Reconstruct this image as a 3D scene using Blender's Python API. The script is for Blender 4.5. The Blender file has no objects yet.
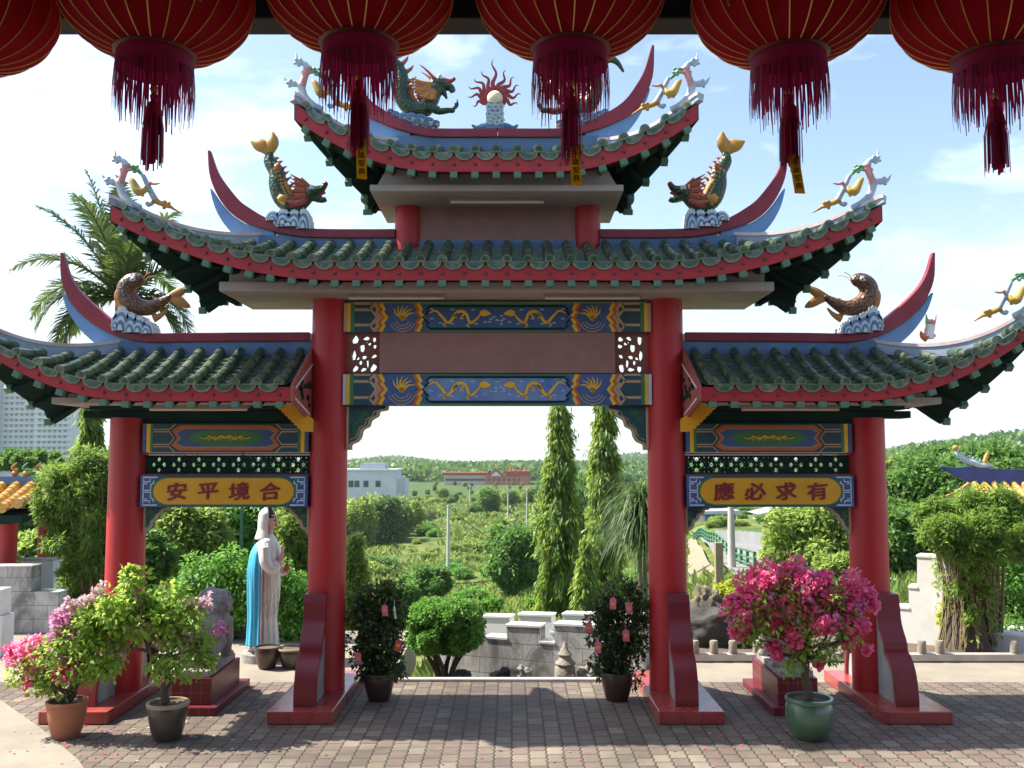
import bpy, bmesh, math, random
import numpy as np
from mathutils import Vector, Matrix, noise
from mathutils.kdtree import KDTree

scene = bpy.context.scene
COL = scene.collection
PI = math.pi
R = math.radians
rng = np.random.default_rng(11)
rnd = random.Random(5)

# ------------------------------------------------------------------ camera
F = 940.0
CAMZ = 2.6
TH = math.atan(71.0 / F)
CT, ST = math.cos(TH), math.sin(TH)
cam_d = bpy.data.cameras.new("camera")
cam_d.sensor_width = 36.0
cam_d.lens = F * 36.0 / 1024.0
cam_d.clip_start = 0.05
cam_d.clip_end = 9000
cam = bpy.data.objects.new("camera", cam_d)
cam.location = (0, 0, CAMZ)
cam.rotation_euler = (PI / 2 + TH, 0, 0)
COL.objects.link(cam)
scene.camera = cam


def P(px, py, Y):
    """world point at distance Y seen at a given direction (used once, to survey the place)"""
    a = (px - 512.0) / F
    b = (384.0 - py) / F
    k = Y / (CT - b * ST)
    return Vector((a * k, Y, CAMZ + (ST + b * CT) * k))


def GP(px, py, z=0.0):
    """world point on the level z"""
    a = (px - 512.0) / F
    b = (384.0 - py) / F
    k = (z - CAMZ) / (ST + b * CT)
    return Vector((a * k, (CT - b * ST) * k, z))


# ------------------------------------------------------------------ mesh builder
class MB:
    def __init__(self):
        self.v = []
        self.f = []
        self.m = []

    def add(self, vs, fs, m=0):
        o = len(self.v)
        self.v.extend([tuple(p) for p in vs])
        for f in fs:
            self.f.append([i + o for i in f])
            self.m.append(m)

    def box(self, c, s, m=0, rz=0.0, rot=None, taper=1.0):
        hx, hy, hz = s[0] / 2, s[1] / 2, s[2] / 2
        vs = []
        for dz in (-1, 1):
            t = taper if dz > 0 else 1.0
            for dx, dy in ((-1, -1), (1, -1), (1, 1), (-1, 1)):
                vs.append(Vector((dx * hx * t, dy * hy * t, dz * hz)))
        if rot is not None:
            vs = [rot @ p for p in vs]
        elif rz:
            M = Matrix.Rotation(rz, 3, 'Z')
            vs = [M @ p for p in vs]
        c = Vector(c)
        self.add([p + c for p in vs],
                 [(0, 3, 2, 1), (4, 5, 6, 7), (0, 1, 5, 4), (1, 2, 6, 5), (2, 3, 7, 6), (3, 0, 4, 7)], m)

    def box2(self, a, b, m=0):
        self.box([(a[i] + b[i]) / 2 for i in range(3)], [abs(b[i] - a[i]) for i in range(3)], m)

    def tube(self, pts, rad, n=10, m=0, caps=True, sx=1.0, up=None):
        pts = [Vector(p) for p in pts]
        k = len(pts)
        if not hasattr(rad, '__len__'):
            rad = [rad] * k
        rings = []
        u = None
        for i in range(k):
            t = (pts[min(i + 1, k - 1)] - pts[max(i - 1, 0)])
            t = t.normalized() if t.length > 1e-9 else Vector((0, 0, 1))
            if up is not None:
                u = Vector(up)
            elif u is None:
                u = Vector((0, 1, 0)) if abs(t.y) < .9 else Vector((1, 0, 0))
            u = (u - t * u.dot(t)).normalized()
            w = t.cross(u)
            rings.append([pts[i] + (u * math.cos(2 * PI * j / n) * sx + w * math.sin(2 * PI * j / n)) * rad[i] for j in range(n)])
        vs = [p for r in rings for p in r]
        fs = [(i * n + j, i * n + (j + 1) % n, (i + 1) * n + (j + 1) % n, (i + 1) * n + j) for i in range(k - 1) for j in range(n)]
        if caps:
            fs.append(list(range(n))[::-1])
            fs.append([(k - 1) * n + j for j in range(n)])
        self.add(vs, fs, m)

    def lathe(self, prof, c=(0, 0, 0), n=32, m=0, fr=None, caps=True):
        vs = []
        for r, z in prof:
            for j in range(n):
                a = 2 * PI * j / n
                q = r * (fr(a, z) if fr else 1)
                vs.append((c[0] + q * math.cos(a), c[1] + q * math.sin(a), c[2] + z))
        k = len(prof)
        fs = [(i * n + j, i * n + (j + 1) % n, (i + 1) * n + (j + 1) % n, (i + 1) * n + j) for i in range(k - 1) for j in range(n)]
        if caps:
            fs.append(list(range(n))[::-1])
            fs.append([(k - 1) * n + j for j in range(n)])
        self.add(vs, fs, m)

    def ball(self, c, r, n=12, m=0, rot=None):
        if not hasattr(r, '__len__'):
            r = (r, r, r)
        vs = []
        h = n // 2
        for i in range(1, h):
            t = PI * i / h
            for j in range(n):
                a = 2 * PI * j / n
                vs.append(Vector((r[0] * math.sin(t) * math.cos(a), r[1] * math.sin(t) * math.sin(a), r[2] * math.cos(t))))
        vs.append(Vector((0, 0, r[2])))
        vs.append(Vector((0, 0, -r[2])))
        if rot is not None:
            vs = [rot @ p for p in vs]
        c = Vector(c)
        fs = [(i * n + j, (i + 1) * n + j, (i + 1) * n + (j + 1) % n, i * n + (j + 1) % n) for i in range(h - 2) for j in range(n)]
        t, b = len(vs) - 2, len(vs) - 1
        fs += [(t, j, (j + 1) % n) for j in range(n)]
        fs += [(b, (h - 2) * n + (j + 1) % n, (h - 2) * n + j) for j in range(n)]
        self.add([p + c for p in vs], fs, m)

    def prism(self, poly, y0, y1, m=0):
        """polygon in (x, z) extruded along y"""
        n = len(poly)
        vs = [(x, y0, z) for x, z in poly] + [(x, y1, z) for x, z in poly]
        self.add(vs, [list(range(n)), list(range(n, 2 * n))[::-1]] + [(i, i + n, (i + 1) % n + n, (i + 1) % n) for i in range(n)], m)

    def prismx(self, poly, x0, x1, m=0):
        """polygon in (y, z) extruded along x"""
        n = len(poly)
        vs = [(x0, y, z) for y, z in poly] + [(x1, y, z) for y, z in poly]
        self.add(vs, [list(range(n)), list(range(n, 2 * n))[::-1]] + [(i, i + n, (i + 1) % n + n, (i + 1) % n) for i in range(n)], m)

    def prismz(self, poly, z0, z1, m=0):
        n = len(poly)
        vs = [(x, y, z0) for x, y in poly] + [(x, y, z1) for x, y in poly]
        self.add(vs, [list(range(n))[::-1], list(range(n, 2 * n))] + [(i, (i + 1) % n, (i + 1) % n + n, i + n) for i in range(n)], m)

    def stroke(self, pts, w, y, th, m=0, closed=False):
        """raised painted line in (x, z) of width w standing th proud of the plane y (towards -y)"""
        k = len(pts)
        if not hasattr(w, '__len__'):
            w = [w] * k
        vs = []
        for i in range(k):
            if closed:
                a, b = pts[i - 1], pts[(i + 1) % k]
            else:
                a, b = pts[max(i - 1, 0)], pts[min(i + 1, k - 1)]
            dx, dz = b[0] - a[0], b[1] - a[1]
            L = math.hypot(dx, dz) or 1
            nx, nz = -dz / L * w[i] / 2, dx / L * w[i] / 2
            x, z = pts[i]
            vs += [(x + nx, y, z + nz), (x + nx, y - th, z + nz), (x - nx, y - th, z - nz), (x - nx, y, z - nz)]
        fs = []
        for i in range(k if closed else k - 1):
            a, b = i * 4, ((i + 1) % k) * 4
            fs += [(a, a + 1, b + 1, b), (a + 1, a + 2, b + 2, b + 1), (a + 2, a + 3, b + 3, b + 2)]
        if not closed:
            fs += [(0, 3, 2, 1), (4 * k - 4, 4 * k - 3, 4 * k - 2, 4 * k - 1)]
        self.add(vs, fs, m)

    def ribbon(self, pts, hs, ts, m=0, y=0.0):
        """bar of height hs and thickness ts (in y) following pts in (x, z)"""
        k = len(pts)
        if not hasattr(ts, '__len__'):
            ts = [ts] * k
        vs = []
        for i in range(k):
            a, b = pts[max(i - 1, 0)], pts[min(i + 1, k - 1)]
            dx, dz = b[0] - a[0], b[1] - a[1]
            L = math.hypot(dx, dz) or 1
            nx, nz = -dz / L * hs[i] / 2, dx / L * hs[i] / 2
            x, z = pts[i]
            t = ts[i] / 2
            vs += [(x + nx, y - t, z + nz), (x + nx, y + t, z + nz), (x - nx, y + t, z - nz), (x - nx, y - t, z - nz)]
        fs = [(i * 4 + j, i * 4 + (j + 1) % 4, i * 4 + 4 + (j + 1) % 4, i * 4 + 4 + j) for i in range(k - 1) for j in range(4)]
        fs += [(3, 2, 1, 0), (4 * k - 4, 4 * k - 3, 4 * k - 2, 4 * k - 1)]
        self.add(vs, fs, m)

    def grid(self, fn, nu, nv, m=0, flip=False):
        vs = [fn(i / nu, j / nv) for i in range(nu + 1) for j in range(nv + 1)]
        q = nv + 1
        fs = []
        for i in range(nu):
            for j in range(nv):
                f = (i * q + j, (i + 1) * q + j, (i + 1) * q + j + 1, i * q + j + 1)
                fs.append(f[::-1] if flip else f)
        self.add(vs, fs, m)

    def addmesh(self, me, fn, m=0):
        self.add([fn(v.co) for v in me.vertices], [list(p.vertices) for p in me.polygons], m)

    def mesh(self, name, mats, smooth=False, bevel=0.0, recalc=True, segs=2):
        me = bpy.data.meshes.new(name)
        me.from_pydata(self.v, [], self.f)
        me.polygons.foreach_set('material_index', self.m)
        for mm in mats:
            me.materials.append(mm)
        bm = bmesh.new()
        bm.from_mesh(me)
        if recalc:
            bmesh.ops.recalc_face_normals(bm, faces=bm.faces)
        if bevel:
            es = [e for e in bm.edges if len(e.link_faces) == 2 and e.calc_face_angle(0) > R(35)]
            bmesh.ops.bevel(bm, geom=es, offset=bevel, segments=segs, affect='EDGES', profile=.6)
        bm.to_mesh(me)
        bm.free()
        if smooth:
            ang = R(smooth) if not isinstance(smooth, bool) else R(40)
            me.polygons.foreach_set('use_smooth', [True] * len(me.polygons))
            me.set_sharp_from_angle(angle=ang)
        return me

    def build(self, name, mats, parent=None, smooth=False, bevel=0.0, recalc=True, loc=None, segs=2):
        if not isinstance(mats, (list, tuple)):
            mats = [mats]
        me = self.mesh(name, mats, smooth, bevel, recalc, segs)
        return link(name, me, parent, loc)


def link(name, me, parent=None, loc=None):
    o = bpy.data.objects.new(name, me)
    COL.objects.link(o)
    if parent is not None:
        o.parent = parent
    if loc is not None:
        o.location = loc
    return o


def tag(o, label=None, cat=None, group=None, kind=None):
    if label:
        o['label'] = label
    if cat:
        o['category'] = cat
    if group:
        o['group'] = group
    if kind:
        o['kind'] = kind
    return o


def empty(name, loc, label, cat, group=None, rz=0.0):
    o = bpy.data.objects.new(name, None)
    COL.objects.link(o)
    o.location = loc
    o.rotation_euler = (0, 0, rz)
    return tag(o, label, cat, group)


def dup(root, loc, label=None, scale=None, rz=None):
    def cp(o, par):
        c = o.copy()
        COL.objects.link(c)
        if par is not None:
            c.parent = par
        for ch in [q for q in KIDS.get(o.name, [])]:
            cp(ch, c)
        return c
    r = cp(root, None)
    r.location = loc
    if scale is not None:
        r.scale = scale
    if rz is not None:
        r.rotation_euler = (0, 0, rz)
    if label:
        r['label'] = label
    return r


KIDS = {}


def note_kids(root):
    for o in root.children_recursive:
        KIDS.setdefault(o.parent.name, []).append(o)


def curve_mesh(splines, depth):
    """filled 2-D outline with holes, given thickness; splines are lists of (x, y)"""
    cu = bpy.data.curves.new('outline', 'CURVE')
    cu.dimensions = '2D'
    cu.fill_mode = 'BOTH'
    cu.extrude = depth / 2
    for s in splines:
        sp = cu.splines.new('POLY')
        sp.points.add(len(s) - 1)
        for q, (x, y) in zip(sp.points, s):
            q.co = (x, y, 0, 1)
        sp.use_cyclic_u = True
    o = bpy.data.objects.new('outline', cu)
    COL.objects.link(o)
    me = bpy.data.meshes.new_from_object(o.evaluated_get(bpy.context.evaluated_depsgraph_get()))
    bpy.data.objects.remove(o)
    bpy.data.curves.remove(cu)
    return me


def glyph_mesh(ch, size, depth, offset=0.0, shear=0.0):
    cu = bpy.data.curves.new('glyph', 'FONT')
    cu.body = ch
    cu.size = size
    cu.extrude = depth / 2
    cu.offset = offset
    cu.shear = shear
    cu.resolution_u = 4
    cu.align_x = 'CENTER'
    cu.align_y = 'CENTER'
    o = bpy.data.objects.new('glyph', cu)
    COL.objects.link(o)
    me = bpy.data.meshes.new_from_object(o.evaluated_get(bpy.context.evaluated_depsgraph_get()))
    bpy.data.objects.remove(o)
    bpy.data.curves.remove(cu)
    return me


def fuse(mb, name, mats, voxel, smooth=3, fac=0.5):
    """melt overlapping closed pieces into one continuous skin, keeping each piece's material"""
    tmp = bpy.data.meshes.new('tmp')
    tmp.from_pydata(mb.v, [], mb.f)
    o = bpy.data.objects.new('tmp', tmp)
    COL.objects.link(o)
    bm = bmesh.new(); bm.from_mesh(tmp); bmesh.ops.recalc_face_normals(bm, faces=bm.faces); bm.to_mesh(tmp); bm.free()
    md = o.modifiers.new('r', 'REMESH')
    md.mode = 'VOXEL'
    md.voxel_size = voxel
    if smooth:
        s = o.modifiers.new('s', 'SMOOTH')
        s.iterations = smooth
        s.factor = fac
    me = bpy.data.meshes.new_from_object(o.evaluated_get(bpy.context.evaluated_depsgraph_get()))
    me.name = name
    kd = KDTree(len(mb.f))
    for i, f in enumerate(mb.f):
        c = sum((Vector(mb.v[j]) for j in f), Vector()) / len(f)
        kd.insert(c, i)
    kd.balance()
    me.materials.clear()
    for mm in mats:
        me.materials.append(mm)
    idx = [mb.m[kd.find(p.center)[1]] for p in me.polygons]
    me.polygons.foreach_set('material_index', idx)
    me.polygons.foreach_set('use_smooth', [True] * len(me.polygons))
    bpy.data.objects.remove(o)
    bpy.data.meshes.remove(tmp)
    return me


def smooth_path(pts, n):
    """Catmull-Rom through pts (any dimension)"""
    pts = [np.array(p, float) for p in pts]
    q = [2 * pts[0] - pts[1]] + pts + [2 * pts[-1] - pts[-2]]
    out = []
    segs = len(pts) - 1
    for i in range(n + 1):
        t = i / n * segs
        k = min(int(t), segs - 1)
        u = t - k
        a, b, c, d = q[k], q[k + 1], q[k + 2], q[k + 3]
        out.append(tuple(.5 * ((2 * b) + (-a + c) * u + (2 * a - 5 * b + 4 * c - d) * u * u + (-a + 3 * b - 3 * c + d) * u ** 3)))
    return out


# ------------------------------------------------------------------ materials
class NT:
    def __init__(self, name):
        self.mat = bpy.data.materials.new(name)
        self.mat.use_nodes = True
        self.t = self.mat.node_tree
        self.t.nodes.clear()
        self.out = self.n('ShaderNodeOutputMaterial')

    def n(self, typ, **kw):
        nd = self.t.nodes.new(typ)
        for k, v in kw.items():
            if k.startswith('i_'):
                nd.inputs[k[2:]].default_value = v
            else:
                setattr(nd, k, v)
        return nd

    def l(self, a, b):
        self.t.links.new(a, b)

    def val(self, sock, v):
        if isinstance(v, (int, float)):
            sock.default_value = v
        elif isinstance(v, (tuple, list)):
            sock.default_value = tuple(v) + ((1,) if len(v) == 3 and sock.type == 'RGBA' else ())
        else:
            self.l(v, sock)

    def math(self, op, a, b=0.0, c=0.0):
        nd = self.n('ShaderNodeMath', operation=op)
        self.val(nd.inputs[0], a)
        self.val(nd.inputs[1], b)
        self.val(nd.inputs[2], c)
        return nd.outputs[0]

    def mix(self, f, a, b, blend='MIX'):
        nd = self.n('ShaderNodeMix', data_type='RGBA', blend_type=blend)
        self.val(nd.inputs[0], f)
        self.val(nd.inputs[6], a)
        self.val(nd.inputs[7], b)
        return nd.outputs[2]

    def noise(self, co, scale, detail=4, rough=.55, dist=0.0):
        nd = self.n('ShaderNodeTexNoise')
        nd.inputs['Scale'].default_value = scale
        nd.inputs['Detail'].default_value = detail
        nd.inputs['Roughness'].default_value = rough
        nd.inputs['Distortion'].default_value = dist
        if co is not None:
            self.l(co, nd.inputs['Vector'])
        return nd.outputs[0]

    def ramp(self, fac, stops, interp='LINEAR'):
        nd = self.n('ShaderNodeValToRGB')
        cr = nd.color_ramp
        cr.interpolation = interp
        while len(cr.elements) < len(stops):
            cr.elements.new(.5)
        for e, (p, c) in zip(cr.elements, stops):
            e.position = p
            e.color = (tuple(c) + (1,)) if hasattr(c, '__len__') else (c, c, c, 1)
        self.l(fac, nd.inputs[0])
        return nd.outputs[0]

    def sep(self, v):
        nd = self.n('ShaderNodeSeparateXYZ')
        self.l(v, nd.inputs[0])
        return nd.outputs

    def coord(self, which='Object'):
        return self.n('ShaderNodeTexCoord').outputs[which]

    def mapped(self, co, scale):
        nd = self.n('ShaderNodeMapping')
        self.l(co, nd.inputs[0])
        nd.inputs['Scale'].default_value = scale
        return nd.outputs[0]

    def bump(self, h, strength=.3, dist=.02):
        nd = self.n('ShaderNodeBump')
        nd.inputs['Strength'].default_value = strength
        nd.inputs['Distance'].default_value = dist
        self.l(h, nd.inputs['Height'])
        return nd.outputs[0]

    def bsdf(self, col, rough=.5, metal=0.0, normal=None, coat=0.0, spec=.5):
        b = self.n('ShaderNodeBsdfPrincipled')
        self.val(b.inputs['Base Color'], col)
        self.val(b.inputs['Roughness'], rough)
        b.inputs['Metallic'].default_value = metal
        b.inputs['Coat Weight'].default_value = coat
        b.inputs['Coat Roughness'].default_value = .15
        b.inputs['Specular IOR Level'].default_value = spec
        if normal is not None:
            self.l(normal, b.inputs['Normal'])
        return b.outputs[0]

    def done(self, sh):
        self.l(sh, self.out.inputs[0])
        return self.mat


def mat(name, c1, c2=None, scale=4.0, rough=.55, bump=0.0, bscale=None, metal=0.0, coat=0.0, dirt=0.0, dirtcol=(.06, .05, .04), stretch=(1, 1, 1), spec=.5):
    t = NT(name)
    co = t.mapped(t.coord(), stretch)
    if c2 is None:
        c2 = tuple(x * .72 for x in c1)
    nz = t.noise(co, scale, 5, .6)
    f = t.ramp(nz, [(.32, 0.0), (.68, 1.0)])
    col = t.mix(f, c1, c2)
    if dirt:
        d = t.ramp(t.noise(co, scale * .37 + .6, 8, .7, .6), [(.5, 0.0), (.72, dirt)])
        col = t.mix(d, col, dirtcol)
    rg = t.math('ADD', t.math('MULTIPLY', nz, .2), rough - .1)
    nm = None
    if bump:
        nm = t.bump(t.noise(co, bscale or scale * 6, 6, .65), bump, .02)
    return t.done(t.bsdf(col, rg, metal, nm, coat, spec))


def leafmat(name, c1, c2, c3=None, trans=.35, rough=.5):
    """leaf-to-leaf variation by island; light passes through the blades"""
    t = NT(name)
    g = t.n('ShaderNodeNewGeometry')
    rp = g.outputs['Random Per Island']
    col = t.ramp(rp, [(0.0, c1), (.6, c2), (1.0, c3 or c2)])
    big = t.noise(t.coord(), .9, 3, .5)
    col = t.mix(t.ramp(big, [(.35, 0.0), (.7, .45)]), col, tuple(x * .72 for x in c1))
    b = t.bsdf(col, rough, spec=.35)
    tr = t.n('ShaderNodeBsdfTranslucent')
    t.l(t.mix(.5, col, tuple(min(1, x * 2.2) for x in (c3 or c2))), tr.inputs[0])
    mx = t.n('ShaderNodeMixShader')
    mx.inputs[0].default_value = trans
    t.l(b, mx.inputs[1])
    t.l(tr.outputs[0], mx.inputs[2])
    return t.done(mx.outputs[0])


M = {}
M['red'] = mat('red_paint', (.48, .014, .017), (.37, .011, .014), 2.2, .5, .12, 60, dirt=.4, coat=.03, dirtcol=(.20, .035, .03), stretch=(1, 1, .35))
M['redfascia'] = mat('red_fascia_paint', (.43, .018, .022), (.32, .014, .018), 3, .5, .06, 40, dirt=.35, dirtcol=(.10, .03, .03))
M['redtile'] = mat('red_floor_tile', (.40, .03, .025), (.30, .02, .02), 6, .22, 0, coat=.4)
M['maroon'] = mat('maroon_paint', (.26, .016, .032), (.19, .012, .024), 3, .5, .05, 50, dirt=.3, dirtcol=(.25, .12, .12))
M['blue'] = mat('ridge_blue', (.10, .19, .33), (.07, .13, .25), 4, .55, .08, 40, dirt=.3, dirtcol=(.25, .27, .28), stretch=(1, 1, .4))
M['finblue'] = mat('fin_blue', (.14, .30, .55), (.10, .22, .42), 3, .5, .05, 40, dirt=.2, dirtcol=(.35, .4, .45))
M['hipblue'] = mat('hip_blue', (.34, .42, .52), (.26, .32, .42), 5, .6, .1, 40, dirt=.35, dirtcol=(.4, .22, .2))
M['hippink'] = mat('hip_pink', (.62, .36, .33), (.62, .60, .58), 4, .6, .05, 40, dirt=.2)
M['slab'] = mat('grey_render', (.42, .37, .345), (.35, .31, .285), 2.5, .85, .1, 60, dirt=.25, dirtcol=(.22, .18, .15))
M['wallpink'] = mat('pink_brown_render', (.31, .165, .145), (.27, .14, .12), 5, .9, .25, 120, dirt=.15)
M['brownboard'] = mat('brown_board', (.24, .07, .035), (.18, .05, .03), 4, .6)
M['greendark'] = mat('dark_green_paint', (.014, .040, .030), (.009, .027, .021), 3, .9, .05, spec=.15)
M['greenmint'] = mat('rafter_green', (.10, .22, .14), (.07, .16, .10), 5, .6)
M['bolt'] = mat('bolt_maroon', (.16, .03, .03), None, 5, .5)
M['greyside'] = mat('buttress_grey', (.34, .36, .34), (.26, .28, .27), 3, .8, .15, 60, dirt=.3)
M['tube_white'] = mat('lamp_tube', (.62, .55, .46), (.55, .48, .4), 3, .5)
M['white'] = mat('white_paint', (.72, .71, .68), (.62, .61, .58), 3, .7, .05, 50, dirt=.3, dirtcol=(.3, .28, .25))
# painted pattern colours
M['pblue'] = mat('panel_blue', (.028, .075, .20), (.05, .11, .26), 3, .5)
M['plight'] = mat('panel_light_blue', (.20, .29, .46), (.06, .15, .38), 3, .5)
M['pyel'] = mat('panel_yellow', (.78, .46, .025), (.68, .38, .02), 5, .5)
M['pgreen'] = mat('panel_green', (.05, .20, .06), (.04, .15, .05), 5, .5)
M['pteal'] = mat('panel_teal', (.02, .07, .09), (.015, .05, .07), 5, .5)
M['ptan'] = mat('panel_tan', (.45, .32, .19), (.40, .27, .15), 5, .55)
M['porange'] = mat('panel_orange', (.50, .13, .02), (.42, .10, .02), 5, .5)
M['pgold'] = mat('sign_gold', (.70, .36, .012), (.62, .30, .01), 4, .45)
M['pred'] = mat('sign_red', (.24, .012, .02), None, 5, .5)
M['pgray'] = mat('fret_white', (.55, .60, .68), (.45, .5, .58), 5, .5)


def tile_mat(name, c1, c2, worn_sunlit):
    t = NT(name)
    co = t.coord()
    a = t.ramp(t.noise(co, 7, 5, .6), [(.3, 0.0), (.7, 1.0)])
    col = t.mix(a, c1, c2)
    w = t.ramp(t.noise(t.mapped(co, (1, .6, 1)), 13, 6, .7, .4), [(.46, 0.0), (.64, .8)])
    col = t.mix(w, col, worn_sunlit)  # random wear, its colour paled further to put sunlight into the glaze
    rp = t.n('ShaderNodeNewGeometry').outputs['Random Per Island']
    col = t.mix(t.math('MULTIPLY', rp, .45), col, tuple(x * .45 for x in c1))
    nm = t.bump(t.noise(co, 60, 4, .6), .15, .01)
    return t.done(t.bsdf(col, t.math('ADD', t.math('MULTIPLY', a, .2), .28), 0, nm, .25))


M['tile'] = tile_mat('green_glazed_tile', (.026, .066, .036), (.055, .10, .055), (.22, .23, .15))
M['drip'] = tile_mat('pale_green_tile_end', (.09, .17, .09), (.15, .23, .13), (.30, .33, .21))
M['ytile'] = tile_mat('yellow_glazed_tile', (.55, .27, .03), (.62, .36, .06), (.65, .5, .25))
# ------------------------------------------------------------------ the archway
GX, YG = -0.158, 10.2
A, B = 1.825, 3.99            # half spacing of the inner and outer columns
gate = empty('memorial_archway', (GX, YG, 0), 'red columned ceremonial archway with three tiers of green tiled upturned roofs', 'archway')


def Z(py, ly=0.0):
    return P(512, py, YG + ly).z


def LX(px, py, ly=0.0):
    w = P(px, py, YG + ly)
    return w.x - GX, w.z


# columns
zc_main = Z(300)
zc_side = Z(418)
for x, zt in ((-A, zc_main), (A, zc_main), (-B, zc_side), (B, zc_side)):
    mb = MB()
    prof = [(.204, .10), (.204, .2)] + [(.204 - .008 * k / 8, .2 + (zt - .2) * k / 8) for k in range(1, 9)]
    mb.lathe(prof, (x, 0, 0), 40)
    mb.build('column', M['red'], gate, smooth=True)
# small columns of the top tier
for s in (-1, 1):
    mb = MB()
    mb.lathe([(.148, Z(252)), (.148, Z(196))], (s * .985, 0, 0), 32)
    mb.build('column', M['red'], gate, smooth=True)

# floor plinths faced with red tile
tt = NT('red_tile_plinth')
tco = tt.coord()
br = tt.n('ShaderNodeTexBrick')
tt.l(tt.mapped(tco, (1, 1, 1)), br.inputs[0])
br.offset = 0
for k, v in (('Color1', (.36, .03, .025, 1)), ('Color2', (.30, .02, .02, 1)), ('Mortar', (.10, .02, .02, 1)), ('Scale', 1), ('Mortar Size', .004), ('Brick Width', .2), ('Row Height', .2)):
    br.inputs[k].default_value = v
nz = tt.noise(tco, 5, 5, .6)
M['plinth'] = tt.done(tt.bsdf(tt.mix(tt.math('MULTIPLY', nz, .35), br.outputs[0], (.45, .2, .16)), tt.math('ADD', tt.math('MULTIPLY', nz, .35), .12), coat=.3))
for x, hw in ((-1.895, .32), (1.895, .32), (-4.09, .335), (4.09, .335)):
    mb = MB()
    mb.box2((x - hw, -.9, .004), (x + hw, .87, .125))
    mb.build('plinth', M['plinth'], gate, bevel=.012)

# scroll buttresses in front of and behind each column
prof = [(-.15, 1.13), (-.29, 1.13), (-.305, .98), (-.325, .88), (-.375, .79), (-.435, .715), (-.465, .65), (-.462, .60), (-.50, .585), (-.565, .54),
        (-.625, .47), (-.665, .38), (-.69, .28), (-.70, .2), (-.70, .125)]


def buttress(x, sgn):
    face = smooth_path(prof[1:], 40)
    mb = MB()
    mb.prismx([(y * sgn, z) for y, z in face] + [(-.1 * sgn, .125), (-.1 * sgn, 1.1)], x - .085, x + .085)
    o = mb.build('buttress', M['greyside'], gate)
    mb = MB()
    pts = [(-.1, 1.13)] + face
    vs, fs = [], []
    for i, (y, z) in enumerate(pts):
        a, b = pts[max(0, i - 1)], pts[min(len(pts) - 1, i + 1)]
        d = Vector((b[0] - a[0], b[1] - a[1])).normalized()
        ny, nz = d.y, -d.x
        for xx, k in ((x - .115, -.03), (x - .115, .028), (x + .115, .028), (x + .115, -.03)):
            vs.append((xx, (y + ny * k) * sgn, z + nz * k))
    k = len(pts)
    fs = [(i * 4 + j, i * 4 + (j + 1) % 4, i * 4 + 4 + (j + 1) % 4, i * 4 + 4 + j) for i in range(k - 1) for j in range(4)]
    fs += [(0, 1, 2, 3), (4 * k - 4, 4 * k - 1, 4 * k - 2, 4 * k - 3)]
    mb.add(vs, fs)
    mb.build('rim', M['maroonrim'], o, bevel=.006)


M['maroonrim'] = mat('rim_red', (.20, .014, .022), (.15, .012, .018), 3, .4, .04, 50, dirt=.15, dirtcol=(.3, .12, .1))
for x in (-1.885, 1.885, -4.06, 4.06):
    for sgn in (1, -1):
        buttress(x, sgn)


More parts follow.
